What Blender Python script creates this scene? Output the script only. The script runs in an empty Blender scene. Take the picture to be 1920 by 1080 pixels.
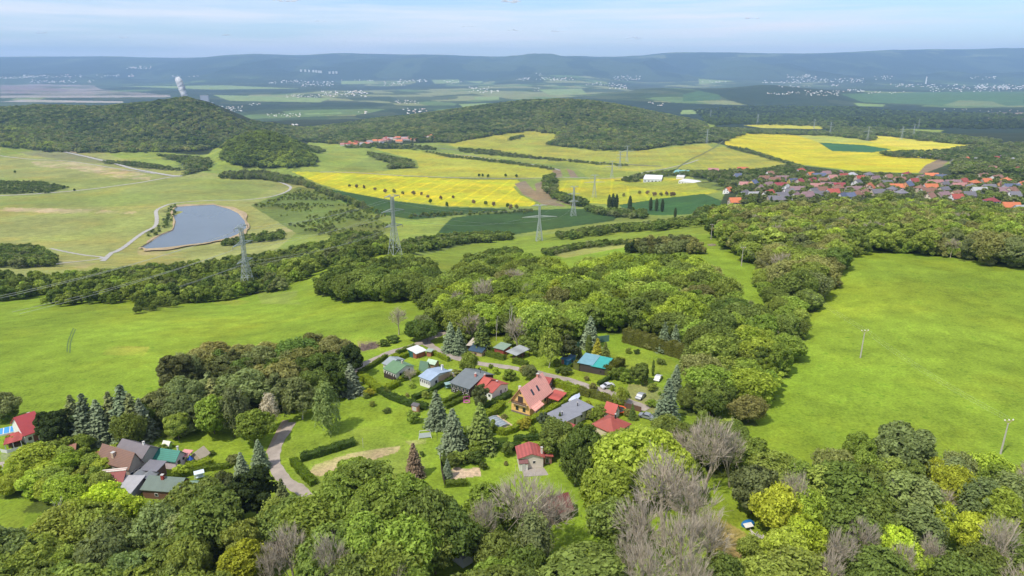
import bpy, math, random
import numpy as np
from mathutils import Vector, Matrix
C = bpy.data.collections.new("scene"); bpy.context.scene.collection.children.link(C)
SC = bpy.context.scene
R = math.radians
# ------------------------------------------------------------------ camera
CAMZ = 90.0; PITCH = R(18.0); F = 1280.0
cam = bpy.data.objects.new("camera", bpy.data.cameras.new("camera")); C.objects.link(cam)
cam.location = (0, 0, CAMZ); cam.rotation_euler = (R(90) - PITCH, 0, 0)
cam.data.sensor_width = 36.0; cam.data.lens = 36.0 * F / 1920.0
cam.data.clip_start = 1.0; cam.data.clip_end = 120000.0
SC.camera = cam
# ------------------------------------------------------------------ world, sun, exposure
SUN_EL = R(57); SUN_AZ = R(-130)      # azimuth clockwise from the view direction (+Y); negative = left
wd = bpy.data.worlds.new("World"); SC.world = wd; wd.use_nodes = True
nt = wd.node_tree; nt.nodes.clear()
def N(nt, t, **k):
    n = nt.nodes.new(t)
    for a, b in k.items(): setattr(n, a, b)
    return n
sky = N(nt, 'ShaderNodeTexSky', sky_type='NISHITA', sun_disc=False)
sky.sun_elevation = SUN_EL; sky.sun_rotation = SUN_AZ % (2 * math.pi)
sky.altitude = 400; sky.air_density = 1.0; sky.dust_density = 0.6; sky.ozone_density = 2.0
bg = N(nt, 'ShaderNodeBackground'); out = N(nt, 'ShaderNodeOutputWorld')
tc = N(nt, 'ShaderNodeTexCoord'); mp = N(nt, 'ShaderNodeMapping'); mp.inputs['Scale'].default_value = (1.3, 1.3, 26)
mp.inputs['Rotation'].default_value = (0, R(-1.2), 0)
nz = N(nt, 'ShaderNodeTexNoise'); nz.inputs['Scale'].default_value = 1.6; nz.inputs['Detail'].default_value = 6; nz.inputs['Roughness'].default_value = 0.55
rp = N(nt, 'ShaderNodeValToRGB'); rp.color_ramp.elements[0].position = 0.40; rp.color_ramp.elements[1].position = 0.62
mx = N(nt, 'ShaderNodeMix', data_type='RGBA'); mx.inputs[7].default_value = (5.5, 5.5, 5.8, 1)
ml = N(nt, 'ShaderNodeMath', operation='MULTIPLY'); ml.inputs[1].default_value = 0.95
tn = N(nt, 'ShaderNodeMix', data_type='RGBA', blend_type='MULTIPLY'); tn.inputs[0].default_value = 1.0; tn.inputs[7].default_value = (0.70, .77, .92, 1)
L = nt.links.new
L(tc.outputs['Generated'], mp.inputs[0]); L(mp.outputs[0], nz.inputs[0]); L(nz.outputs[0], rp.inputs[0]); L(rp.outputs[0], ml.inputs[0])
L(ml.outputs[0], mx.inputs[0]); L(sky.outputs[0], tn.inputs[6]); L(tn.outputs[2], mx.inputs[6]); L(mx.outputs[2], bg.inputs[0]); L(bg.outputs[0], out.inputs[0])
bg.inputs[1].default_value = 0.15
sun = bpy.data.objects.new("sun", bpy.data.lights.new("sun", 'SUN')); C.objects.link(sun)
sun.data.energy = 3.3; sun.data.angle = R(0.6); sun.data.color = (1.0, 0.94, 0.82)
sd = Vector((math.sin(SUN_AZ) * math.cos(SUN_EL), math.cos(SUN_AZ) * math.cos(SUN_EL), math.sin(SUN_EL)))
sun.rotation_euler = sd.to_track_quat('Z', 'Y').to_euler()
SC.view_settings.view_transform = 'Standard'; SC.view_settings.look = 'None'
SC.view_settings.exposure = 0.4; SC.view_settings.gamma = 1.0
SC.render.engine = 'CYCLES'
cy = SC.cycles
cy.max_bounces = 8; cy.diffuse_bounces = 4; cy.glossy_bounces = 2; cy.transmission_bounces = 2; cy.volume_bounces = 2; cy.transparent_max_bounces = 8
cy.use_denoising = True; cy.use_adaptive_sampling = True; cy.adaptive_threshold = 0.02
SC.render.use_persistent_data = False
# ------------------------------------------------------------------ pixel <-> world
SP, CP = math.sin(PITCH), math.cos(PITCH)
def proj(P):
    P = np.atleast_2d(np.asarray(P, float))
    x, y, z = P[:, 0], P[:, 1], P[:, 2] - CAMZ
    t = y * CP - z * SP; u = y * SP + z * CP
    ts = np.where(t > 1, t, 1)
    px = 960 + F * x / ts; py = 540 - F * u / ts
    px = np.where(t > 1, px, -99999)
    return px, py, t
def ray(px, py):
    u = (540 - py) / F
    return np.array([(px - 960) / F, CP + u * SP, -SP + u * CP])
# ------------------------------------------------------------------ value noise
def vnoise(x, y, seed=0):
    x = np.asarray(x, float); y = np.asarray(y, float)
    xi = np.floor(x).astype(np.int64); yi = np.floor(y).astype(np.int64)
    fx = x - xi; fy = y - yi; fx = fx * fx * (3 - 2 * fx); fy = fy * fy * (3 - 2 * fy)
    def h(a, b):
        n = (a * 374761393 + b * 668265263 + seed * 1442695041) & 0xffffffff
        n = ((n ^ (n >> 13)) * 1274126177) & 0xffffffff
        return ((n ^ (n >> 16)) & 0xffff) / 65535.0
    return (h(xi, yi) * (1 - fx) + h(xi + 1, yi) * fx) * (1 - fy) + (h(xi, yi + 1) * (1 - fx) + h(xi + 1, yi + 1) * fx) * fy
def fbm(x, y, o=4, seed=0):
    s = 0; a = .5
    for k in range(o):
        s = s + a * (vnoise(x * 2 ** k, y * 2 ** k, seed + k) - .5); a *= .5
    return s
# ------------------------------------------------------------------ terrain control: ('d', px, py, metres below the camera) or ('t', px, py, depth) or ('w', px, depth, metres below)
CT = []
def D(y, *ps):
    for x, d in ps: CT.append(('d', x, y, d))
def T(*ps):
    for x, y, t in ps: CT.append(('t', x, y, t))
def W(*ps):
    for x, t, d in ps: CT.append(('w', x, t, d))
D(2200, (-900, 94), (960, 92), (2800, 92))
D(1080, (-300, 94), (400, 92), (960, 91), (1500, 91), (2300, 92))
D(900, (-200, 94), (400, 91), (960, 90), (1500, 90), (2150, 92))
D(750, (-200, 98), (0, 96), (300, 92.5), (640, 91), (1000, 90), (1400, 91), (1900, 92), (2300, 92))
D(640, (-300, 112), (0, 108), (300, 104), (640, 97), (820, 93), (1100, 92), (1500, 93), (1900, 93), (2300, 93))
D(560, (-300, 150), (0, 138), (250, 130), (640, 112), (800, 106), (950, 99), (1476, 98), (1900, 93), (2300, 92))
CT.append(('d', 467, 550, 134))
D(500, (-300, 175), (0, 165), (200, 172), (640, 128), (800, 130), (1000, 106), (1150, 103), (1390, 97), (1600, 94), (1900, 92.5), (2300, 92))
CT += [('d', 740, 478, 128), ('d', 900, 480, 152), ('d', 1333, 448, 106), ('d', 1250, 430, 130), ('d', 1150, 440, 145), ('d', 1011, 450, 168), ('d', 1100, 470, 125)]
D(470, (300, 196), (150, 196), (0, 192))
D(440, (300, 200), (400, 200), (470, 200), (640, 178), (-200, 200), (850, 175))
D(400, (0, 205), (300, 200), (400, 200), (480, 200), (640, 198), (820, 198), (1000, 197), (1160, 188), (1290, 170), (-300, 205))
D(365, (300, 210), (550, 214), (700, 214), (950, 212), (1150, 210), (1290, 192), (-200, 212), (50, 212))
D(385, (1400, 150), (1600, 142), (1900, 142), (2300, 142), (1340, 160))
D(330, (-300, 225), (0, 222), (300, 222), (560, 224), (800, 224), (1050, 224), (1250, 214), (1400, 184), (1600, 172), (1900, 168), (2300, 170))
D(300, (-200, 235), (0, 233), (250, 230), (700, 236), (900, 238), (1100, 238), (1300, 232), (1450, 226), (1700, 210), (1900, 206), (2300, 210))
D(272, (-300, 245), (640, 248), (850, 250), (1000, 250), (1450, 245), (1700, 238), (1900, 232), (2300, 235))
D(250, (1400, 256), (1600, 258), (1900, 250), (640, 262))
D(230, (1400, 275), (1600, 275), (1900, 275), (2300, 280))
# left hill
T((350, 184, 2700), (290, 189, 2680), (240, 197, 2700), (385, 188, 2680), (405, 199, 2650), (430, 214, 2600), (460, 233, 2500), (200, 203, 2800), (100, 199, 2900), (0, 207, 2800), (-200, 205, 2800), (330, 245, 2250), (200, 250, 2250), (60, 245, 2250))
W((350, 3600, 275), (0, 3900, 280), (180, 3800, 280), (480, 3500, 285), (-300, 3900, 280), (560, 2600, 262))
# small hill
T((500, 250, 1780), (445, 265, 1740), (560, 276, 1760), (410, 292, 1640), (590, 302, 1640), (500, 308, 1600))
W((500, 2150, 248), (400, 2050, 243), (600, 2050, 246))
# centre hill
T((1050, 188, 3450), (980, 193, 3500), (900, 202, 3550), (750, 226, 3500), (820, 213, 3500), (1130, 195, 3350), (1200, 210, 3200), (1290, 232, 3000), (1150, 243, 2600), (1080, 262, 2420), (1000, 247, 2700), (1200, 270, 2300), (1340, 250, 2600))
W((1050, 4500, 300), (800, 4500, 300), (1300, 4200, 292), (1500, 3800, 290), (600, 4300, 298))
# plain beyond
for tt in (5200, 7500, 10500):
    W(*[(x, tt, 300 if tt < 9000 else 290) for x in (-400, 0, 300, 600, 900, 1150 if tt == 10500 else 1000)])
W(*[(x, 10500, 290) for x in (1430, 1700, 2000, 2300)])
W((1200, 5200, 300), (1430, 5200, 300), (1700, 5200, 295), (2000, 5200, 295), (2300, 5200, 295), (1430, 8600, 300), (1150, 8300, 300), (1750, 8600, 300), (2000, 8600, 300))
T((1430, 159, 7000), (1340, 166, 7000), (1500, 164, 7000), (1230, 166, 6600), (1120, 180, 6400), (1600, 176, 6500), (1750, 178, 6500), (1900, 176, 6500), (2200, 176, 6500))
W(*[(x, 13300, 262) for x in (-400, 0, 300, 600, 900, 1200, 1500, 1800, 2300)])
RIDGE = [(-500, 106), (-200, 107), (0, 109), (70, 108), (120, 110), (190, 107), (250, 109), (340, 112), (400, 106), (490, 102), (560, 106), (620, 102), (700, 104), (800, 105), (880, 106), (1000, 105), (1080, 107), (1180, 108), (1250, 102), (1290, 101), (1400, 101), (1500, 102), (1560, 100), (1650, 97), (1750, 94), (1850, 94), (1920, 92), (2100, 90), (2400, 92)]
T(*[(x, y, 18500) for x, y in RIDGE])
T(*[(x, 118 + 5 * math.sin(x * .011), 16300) for x in range(-400, 2401, 130)])
W(*[(x, 25000, -260) for x in (-400, 0, 300, 600, 900, 1200, 1500, 1800, 2300)])
def ctl():
    A = []
    for c in CT:
        if c[0] == 'd':
            d = ray(c[1], c[2]); t = -c[3] / d[2]
        elif c[0] == 't':
            d = ray(c[1], c[2]); t = c[3]
        else:
            u = (-c[3] / c[2] + SP) / CP
            d = np.array([(c[1] - 960) / F, CP + u * SP, -SP + u * CP]); t = c[2]
        A.append((d[0] * t, d[1] * t, CAMZ + d[2] * t))
    return np.array(A)
CP_ = ctl()
def feat(x, y):
    return np.arctan2(x, y) * 3.2, np.log(np.maximum(np.hypot(x, y), 30.0))
ca, cl = feat(CP_[:, 0], CP_[:, 1])
CC = .09
Kc = np.sqrt((ca[:, None] - ca) ** 2 + (cl[:, None] - cl) ** 2 + CC * CC)
n_ = len(ca); P1 = np.c_[np.ones(n_), ca, cl]
M = np.block([[Kc - np.eye(n_) * .004, P1], [P1.T, np.zeros((3, 3))]])
wts = np.linalg.solve(M, np.r_[CP_[:, 2], 0, 0, 0])
POND = None
def zg(x, y):
    x = np.asarray(x, float); y = np.asarray(y, float); sh = x.shape; x = x.ravel(); y = y.ravel()
    a, l = feat(x, y); z = wts[n_] + wts[n_ + 1] * a + wts[n_ + 2] * l
    for i in range(n_):
        z = z + wts[i] * np.sqrt((a - ca[i]) ** 2 + (l - cl[i]) ** 2 + CC * CC)
    r = np.hypot(x, y)
    am = np.clip((r - 400) / 4000, 0, 1)
    z = z + fbm(x / 260, y / 260, 3, 5) * 22 * am * np.clip(1.6 - r / 9000, .15, 1) + fbm(x / 60, y / 60, 2, 9) * .8
    mt = np.clip((r - 14300) / 2500, 0, 1) * np.clip((20000 - r) / 2600, 0.12, 1)
    rd = 1 - np.abs(2 * vnoise(x / 1500 + .7 * vnoise(x / 700, y / 900, 31), y / 5200, 21) - 1)
    z = z + mt * (rd - .55) * 240 + mt * fbm(x / 700, y / 1000, 4, 41) * 200
    if POND is not None:
        w = smooth_in(x, y)
        z = z * (1 - w) + (POND[2] - .9) * w
    return z.reshape(sh)
def smooth_in(x, y):
    d = np.hypot((x - POND[0]) / POND[3], (y - POND[1]) / POND[4])
    return np.clip((1.45 - d) / .35, 0, 1)
def hit(px, py, lift=0.0, tmax=24000):
    d = ray(px, py)
    ts = np.exp(np.linspace(math.log(60), math.log(tmax), 900))
    x = d[0] * ts; y = d[1] * ts; z = CAMZ + d[2] * ts
    k = np.nonzero(z < zg(x, y) + lift)[0]
    if len(k) == 0: i = len(ts) - 1; return Vector((x[i], y[i], float(zg(x[i:i+1], y[i:i+1])[0])))
    i = k[0]; a = ts[max(i - 1, 0)]; b = ts[i]
    q = np.linspace(a, b, 40); x = d[0] * q; y = d[1] * q; z = CAMZ + d[2] * q; g = zg(x, y)
    k = np.nonzero(z < g + lift)[0]; i = k[0] if len(k) else 39
    return Vector((x[i], y[i], g[i]))
def inpoly(px, py, poly):
    poly = np.asarray(poly, float)
    ins = np.zeros(px.shape, bool)
    bb = (px >= poly[:, 0].min()) & (px <= poly[:, 0].max()) & (py >= poly[:, 1].min()) & (py <= poly[:, 1].max())
    k = np.nonzero(bb)[0]
    if len(k) == 0: return ins
    X = px[k]; Y = py[k]; r = np.zeros(len(k), bool)
    j = len(poly) - 1
    for i in range(len(poly)):
        xi, yi = poly[i]; xj, yj = poly[j]
        if yi != yj:
            c = ((yi > Y) != (yj > Y)) & (X < (xj - xi) * (Y - yi) / (yj - yi) + xi)
            r ^= c
        j = i
    ins[k] = r
    return ins
# ------------------------------------------------------------------ materials
MATS = {}
def mat(name, col=(.5, .5, .5), rough=.8, var=.12, scale=2.0, metal=0.0, tint=False, bump=0.0, kind=None):
    if name in MATS: return MATS[name]
    m = bpy.data.materials.new(name); m.use_nodes = True; t = m.node_tree; b = t.nodes['Principled BSDF']
    b.inputs['Roughness'].default_value = rough; b.inputs['Metallic'].default_value = metal
    g = N(t, 'ShaderNodeTexCoord'); n = N(t, 'ShaderNodeTexNoise'); n.inputs['Scale'].default_value = scale; n.inputs['Detail'].default_value = 5
    r = N(t, 'ShaderNodeMapRange'); r.inputs[3].default_value = 1 - var * 1.6; r.inputs[4].default_value = 1 + var * 1.6
    x = N(t, 'ShaderNodeMix', data_type='RGBA', blend_type='MULTIPLY'); x.inputs[0].default_value = 1
    t.links.new(g.outputs['Object'], n.inputs[0]); t.links.new(n.outputs[0], r.inputs[0]); t.links.new(r.outputs[0], x.inputs[7])
    if tint:
        a = N(t, 'ShaderNodeAttribute', attribute_type='OBJECT', attribute_name='tint'); t.links.new(a.outputs[0], x.inputs[6])
    else: x.inputs[6].default_value = (*col, 1)
    t.links.new(x.outputs[2], b.inputs['Base Color'])
    if kind in ('tiles', 'planks'):
        wv = N(t, 'ShaderNodeTexWave', wave_type='BANDS', bands_direction='Z' if kind == 'tiles' else 'DIAGONAL'); wv.inputs['Scale'].default_value = 1.1 if kind == 'tiles' else 2.2
        wv.inputs['Distortion'].default_value = .6; wv.inputs['Detail'].default_value = 2
        t.links.new(g.outputs['Object'], wv.inputs[0])
        r2 = N(t, 'ShaderNodeMapRange'); r2.inputs[3].default_value = .78; r2.inputs[4].default_value = 1.1
        x2 = N(t, 'ShaderNodeMix', data_type='RGBA', blend_type='MULTIPLY'); x2.inputs[0].default_value = 1
        t.links.new(wv.outputs[1], r2.inputs[0]); t.links.new(x.outputs[2], x2.inputs[6]); t.links.new(r2.outputs[0], x2.inputs[7]); t.links.new(x2.outputs[2], b.inputs['Base Color'])
    if bump:
        bp = N(t, 'ShaderNodeBump'); bp.inputs['Strength'].default_value = bump; t.links.new(n.outputs[0], bp.inputs['Height']); t.links.new(bp.outputs[0], b.inputs['Normal'])
    MATS[name] = m
    return m
def leafmat(name, transl=.42, src='INSTANCER', fixed=None):
    m = bpy.data.materials.new(name); m.use_nodes = True; t = m.node_tree; t.nodes.clear()
    o = N(t, 'ShaderNodeOutputMaterial'); d = N(t, 'ShaderNodeBsdfDiffuse'); tr = N(t, 'ShaderNodeBsdfTranslucent'); ms = N(t, 'ShaderNodeMixShader'); ms.inputs[0].default_value = transl
    lf = N(t, 'ShaderNodeAttribute', attribute_type='GEOMETRY', attribute_name='leaf')
    x = N(t, 'ShaderNodeMix', data_type='RGBA', blend_type='MULTIPLY'); x.inputs[0].default_value = 1
    if fixed: x.inputs[6].default_value = (*fixed, 1)
    else:
        a = N(t, 'ShaderNodeAttribute', attribute_type=src, attribute_name='tint'); t.links.new(a.outputs[0], x.inputs[6])
    t.links.new(lf.outputs[0], x.inputs[7])
    x2 = N(t, 'ShaderNodeMix', data_type='RGBA', blend_type='MULTIPLY'); x2.inputs[0].default_value = 1; x2.inputs[7].default_value = (1.25, 1.15, .6, 1)
    t.links.new(x.outputs[2], x2.inputs[6])
    t.links.new(x.outputs[2], d.inputs[0]); t.links.new(x2.outputs[2], tr.inputs[0]); t.links.new(d.outputs[0], ms.inputs[1]); t.links.new(tr.outputs[0], ms.inputs[2]); t.links.new(ms.outputs[0], o.inputs[0])
    return m
FOL = leafmat('foliage'); NEEDLE = leafmat('needles', .08)
BARK = mat('bark', (.16, .12, .085), .9, .25, 3); PBARK = mat('pale_bark', (.5, .47, .4), .9, .25, 3); GBARK = mat('grey_twigs', (.42, .36, .27), .9, .25, 1)
# ------------------------------------------------------------------ mesh builder
class MB:
    def __init__(s): s.v = []; s.f = []
    def quad(s, a, b, c, d):
        n = len(s.v); s.v += [a, b, c, d]; s.f.append((n, n + 1, n + 2, n + 3))
    def poly(s, pts):
        n = len(s.v); s.v += list(pts); s.f.append(tuple(range(n, n + len(pts))))
    def box(s, x0, x1, y0, y1, z0, z1):
        n = len(s.v)
        s.v += [(x0, y0, z0), (x1, y0, z0), (x1, y1, z0), (x0, y1, z0), (x0, y0, z1), (x1, y0, z1), (x1, y1, z1), (x0, y1, z1)]
        s.f += [tuple(n + i for i in q) for q in ((0, 3, 2, 1), (4, 5, 6, 7), (0, 1, 5, 4), (1, 2, 6, 5), (2, 3, 7, 6), (3, 0, 4, 7))]
        return s
    def slab(s, pts, th):   # closed polygon in 3D (list), extruded down by th
        n = len(s.v); k = len(pts)
        s.v += [tuple(p) for p in pts] + [(p[0], p[1], p[2] - th) for p in pts]
        s.f.append(tuple(range(n, n + k))); s.f.append(tuple(range(n + 2 * k - 1, n + k - 1, -1)))
        for i in range(k):
            j = (i + 1) % k; s.f.append((n + i, n + k + i, n + k + j, n + j))
        return s
    def tube(s, pts, rs, seg=6, cap=True):
        pts = [Vector(p) for p in pts]; n0 = len(s.v)
        if not hasattr(rs, '__len__'): rs = [rs] * len(pts)
        for i, p in enumerate(pts):
            d = (pts[min(i + 1, len(pts) - 1)] - pts[max(i - 1, 0)]).normalized()
            a = d.cross(Vector((0, 0, 1)) if abs(d.z) < .9 else Vector((1, 0, 0))).normalized(); b = d.cross(a)
            for k in range(seg):
                q = 2 * math.pi * k / seg; w = p + (a * math.cos(q) + b * math.sin(q)) * rs[i]; s.v.append(tuple(w))
        for i in range(len(pts) - 1):
            for k in range(seg):
                k2 = (k + 1) % seg; a = n0 + i * seg; s.f.append((a + k, a + k2, a + seg + k2, a + seg + k))
        if cap:
            s.f.append(tuple(n0 + seg - 1 - k for k in range(seg))); e = n0 + (len(pts) - 1) * seg; s.f.append(tuple(e + k for k in range(seg)))
        return s
    def beam(s, a, b, w): return s.tube([a, b], w, 4)
    def ball(s, c, r, seg=10, rings=6, sq=(1, 1, 1)):
        n0 = len(s.v)
        for i in range(rings + 1):
            t = math.pi * i / rings
            for k in range(seg):
                p = 2 * math.pi * k / seg
                s.v.append((c[0] + r * sq[0] * math.sin(t) * math.cos(p), c[1] + r * sq[1] * math.sin(t) * math.sin(p), c[2] + r * sq[2] * math.cos(t)))
        for i in range(rings):
            for k in range(seg):
                k2 = (k + 1) % seg; s.f.append((n0 + i * seg + k, n0 + (i + 1) * seg + k, n0 + (i + 1) * seg + k2, n0 + i * seg + k2))
        return s
    def mesh(s, name, m):
        me = bpy.data.meshes.new(name); me.from_pydata([tuple(v) for v in s.v], [], s.f); (me.materials.append(m) if m else None); me.update()
        return me
    def build(s, name, m, parent=None, smooth=False):
        me = s.mesh(name, m)
        if smooth: me.polygons.foreach_set('use_smooth', [True] * len(me.polygons))
        return obj(name, me, parent)
def obj(name, me, parent=None):
    o = bpy.data.objects.new(name, me); C.objects.link(o)
    if parent: o.parent = parent
    return o
def tag(o, label=None, cat=None, group=None, kind=None):
    if label: o['label'] = label
    if cat: o['category'] = cat
    if group: o['group'] = group
    if kind: o['kind'] = kind
    return o
def empty(name, loc, rz=0, label=None, cat=None, group=None):
    o = bpy.data.objects.new(name, None); C.objects.link(o); o.location = loc; o.rotation_euler = (0, 0, rz); o.empty_display_size = .5
    return tag(o, label, cat, group)
def npmesh(name, V, nq, m, leaf=None, smooth=False, faces=None):
    """V (n,3); faces are consecutive quads unless an (m,4) index array is given"""
    me = bpy.data.meshes.new(name)
    if faces is None: faces = np.arange(nq * 4, dtype=np.int32)
    else: nq = len(faces); faces = np.asarray(faces, np.int32).ravel()
    me.vertices.add(len(V)); me.vertices.foreach_set('co', np.asarray(V, np.float32).ravel())
    me.loops.add(nq * 4); me.loops.foreach_set('vertex_index', faces)
    me.polygons.add(nq); me.polygons.foreach_set('loop_start', np.arange(0, nq * 4, 4, dtype=np.int32))
    me.update(calc_edges=True)
    if smooth: me.polygons.foreach_set('use_smooth', np.ones(nq, bool))
    if leaf is not None:
        a = me.attributes.new('leaf', 'FLOAT', 'FACE'); a.data.foreach_set('value', np.asarray(leaf, np.float32))
    if m: me.materials.append(m)
    return me
# ------------------------------------------------------------------ ground sheet
pw = [hit(300, 462), hit(380, 420), hit(420, 388)]
POND = (float(hit(385, 424)[0]), float(hit(385, 424)[1]), CAMZ - 200.0, 62.0, 118.0)
az = np.concatenate([np.linspace(-100, -43, 40)[:-1], np.linspace(-43, 43, 1060), np.linspace(43, 100, 40)[1:]]) * math.pi / 180
rr = list(np.linspace(4, 85, 12)); r = 88.0
while r < 27000:
    rr.append(r); dep = max(100.0 if r < 500 else 220, 95) / r
    r *= 1 + min(max(.0017 / (dep / (1 + dep * dep)), .0026), .0065)
rr = np.array(rr)
AZ, RR = np.meshgrid(az, rr); GX = (RR * np.sin(AZ)).ravel(); GY = (RR * np.cos(AZ)).ravel(); GZ = zg(GX, GY)
PX, PY, PT = proj(np.c_[GX, GY, GZ])
def S(r, g, b): return tuple(((c / 255 + .055) / 1.055) ** 2.4 if c > 10 else c / 255 / 12.92 for c in (r, g, b))
col = np.zeros((len(GX), 3)); rape = np.zeros(len(GX)); nn = fbm(GX / 45, GY / 45, 4, 3); nn2 = fbm(GX / 16, GY / 22, 5, 13); nnf = fbm(GX / 420, GY / 500, 4, 23)
def paint(c, poly=None, t0=0, t1=1e9, sel=None, soft=None, rp=0.0, amt=1.0):
    k = (PT > t0) & (PT < t1)
    if poly is not None: k &= inpoly(PX + nn * (soft or 0), PY + nn * (soft or 0) * .4, poly)
    if sel is not None: k &= sel
    a = np.full(int(k.sum()), amt)
    if amt < 1 and soft is not None and t0 < 3000: a = a * np.clip(.55 + 2.6 * nn2[k], 0, 1)
    if soft is not None and t0 > 4000: a = a * np.clip(.6 + 2.4 * nnf[k], 0, 1)
    a = a[:, None]; col[k] = col[k] * (1 - a) + np.array(c) * a; rape[k] = rp
MEADOW = (.19, .272, .026); GRASS = (.185, .235, .05); PALE = (.25, .265, .08); CROP = (.042, .085, .022); RAPE = (.46, .41, .02); YG = (.30, .295, .045)
FORE = (.028, .038, .012); TAN = (.42, .33, .21); BROWN = (.22, .17, .11); FARF = (.022, .04, .022); LG = (.215, .27, .05)
col[:] = MEADOW
paint(GRASS, t0=520); paint(FORE, t0=1950); paint((.05, .075, .03), t0=4200)
# far plain patchwork in world space
far = PT > 4000
ang = .35; ux = GX * math.cos(ang) + GY * math.sin(ang); uy = -GX * math.sin(ang) + GY * math.cos(ang)
cx = np.floor(ux / 240 + .35 * vnoise(ux / 500, uy / 500, 2)); cyy = np.floor(uy / 460 + .4 * vnoise(ux / 600, uy / 400, 4))
hsh = vnoise(cx * 7.31 + .5, cyy * 5.17 + .5, 77); big = vnoise(GX / 2600, GY / 2600, 90)
paint((.045, .08, .032), sel=far & (hsh > .5)); paint((.11, .17, .06), sel=far & (hsh * .6 + big * .4 > .54)); paint((.2, .22, .10), sel=far & (hsh * .6 + big * .45 > .66))
paint((.035, .06, .03), sel=far & (vnoise(GX / 1100, GY / 800, 62) > .55), amt=.8)
paint(FARF, sel=far & (vnoise(GX / 700, GY / 1500, 61) > .55), amt=.85)
paint((.03, .05, .03), t0=12800)
mtn = PT > 13300
paint((.018, .034, .02), sel=mtn); paint((.05, .075, .035), sel=mtn & (vnoise(GX / 800, GY / 2400, 15) + .5 * vnoise(GX / 260, GY / 700, 16) > .85), amt=.8)
paint((.12, .15, .07), sel=mtn & (PT > 17300) & (vnoise(GX / 500, GY / 700, 19) > .74))
# open-cast mine, left of the power station
paint((.26, .22, .21), [(0, 158), (60, 157), (175, 160), (190, 168), (320, 178), (310, 183), (200, 180), (0, 184)], 5000, soft=10)
paint((.20, .15, .16), [(0, 160), (90, 160), (130, 170), (40, 176), (0, 172)], 5000, soft=20)
paint((.3, .27, .25), [(0, 180), (180, 179), (320, 179), (320, 182), (150, 183), (0, 183)], 5000)
paint((.34, .31, .28), [(40, 187), (230, 190), (230, 193), (0, 191)], 4500)
for p in ([(230, 162), (420, 160), (560, 166), (400, 168)], [(400, 178), (620, 184), (600, 192), (430, 189)], [(570, 213), (640, 211), (650, 222), (580, 222)], [(640, 152), (700, 151), (705, 157), (640, 158)], [(810, 150), (860, 149), (862, 156), (815, 157)],
          [(870, 152), (905, 152), (900, 157)], [(888, 182), (935, 181), (935, 187), (893, 187)], [(860, 195), (920, 193), (920, 201), (868, 201)], [(1010, 168), (1090, 166), (1100, 176), (1030, 178)], [(1310, 148), (1380, 152), (1310, 158)]):
    paint((.2, .27, .1), p, 4500)
paint((.07, .14, .06), [(1575, 176), (1780, 172), (1920, 172), (1920, 198), (1800, 200), (1700, 195), (1620, 192)], 4200)
paint((.15, .2, .09), [(1765, 198), (1800, 188), (1860, 190), (1890, 200)], 4200)
paint((.06, .12, .05), [(1280, 178), (1310, 170), (1350, 178), (1350, 188), (1280, 190)], 4200)
# woods band on the right, behind the fields
paint(FARF, [(1100, 185), (1320, 195), (1500, 200), (1700, 200), (1920, 205), (1920, 262), (1700, 250), (1450, 240), (1300, 235)], 2700, 6500)
for p in ([(1600, 193), (1660, 196), (1655, 200), (1610, 199)], [(1620, 212), (1650, 212), (1715, 224), (1690, 228), (1630, 224)], [(1510, 218), (1530, 212), (1548, 217), (1590, 223), (1530, 224)], [(1280, 206), (1335, 207), (1300, 214), (1275, 214)]):
    paint((.2, .28, .09), p, 2500, 6500)
paint((.25, .19, .16), [(1845, 217), (1865, 211), (1920, 211), (1920, 229), (1860, 230)], 2500, 7000, soft=8)
# ---- left grassland
paint(PALE, [(-900, 268), (0, 270), (190, 280), (330, 318), (560, 340), (620, 360), (600, 400), (480, 500), (250, 520), (0, 545), (-900, 560)], 520, 2400)
paint(GRASS, [(0, 335), (250, 335), (420, 335), (520, 345), (480, 372), (300, 385), (0, 392)], 520, 2400, amt=.5)
paint(GRASS, [(0, 270), (40, 270), (60, 285), (0, 292)], 520, 2600)
paint(LG, [(185, 283), (220, 279), (270, 279), (352, 292), (345, 310), (300, 312), (230, 298)], 1000, 2700)
paint(LG, [(300, 270), (340, 268), (350, 278), (320, 284)], 1000, 2700); paint(LG, [(375, 268), (430, 264), (420, 290), (450, 312), (560, 318), (640, 320), (725, 312), (780, 300), (700, 275), (580, 266), (560, 285), (400, 310), (380, 300), (400, 280)], 900, 2700)
paint(TAN, [(60, 303), (140, 303), (230, 318), (283, 328), (280, 338), (220, 334), (140, 318), (60, 310)], soft=14, amt=.85)
paint(TAN, [(-300, 389), (0, 389), (140, 392), (262, 397), (250, 401), (120, 400), (0, 396), (-300, 396)], soft=10, amt=.85)
paint(TAN, [(70, 276), (150, 283), (145, 289), (95, 285)], soft=6, t0=900); paint((.2, .2, .09), [(30, 285), (100, 280), (210, 300), (180, 307), (60, 292)], t0=900)
paint(TAN, [(255, 465), (275, 470), (470, 450), (560, 430), (545, 425), (300, 474), (350, 480), (260, 480)], amt=.4, soft=10)
paint(TAN, [(60, 480), (180, 492), (160, 505), (90, 492)], amt=.35, soft=20)
paint((.13, .17, .04), [(470, 385), (560, 350), (640, 365), (740, 400), (720, 440), (560, 440)], 520, 1900)
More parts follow.
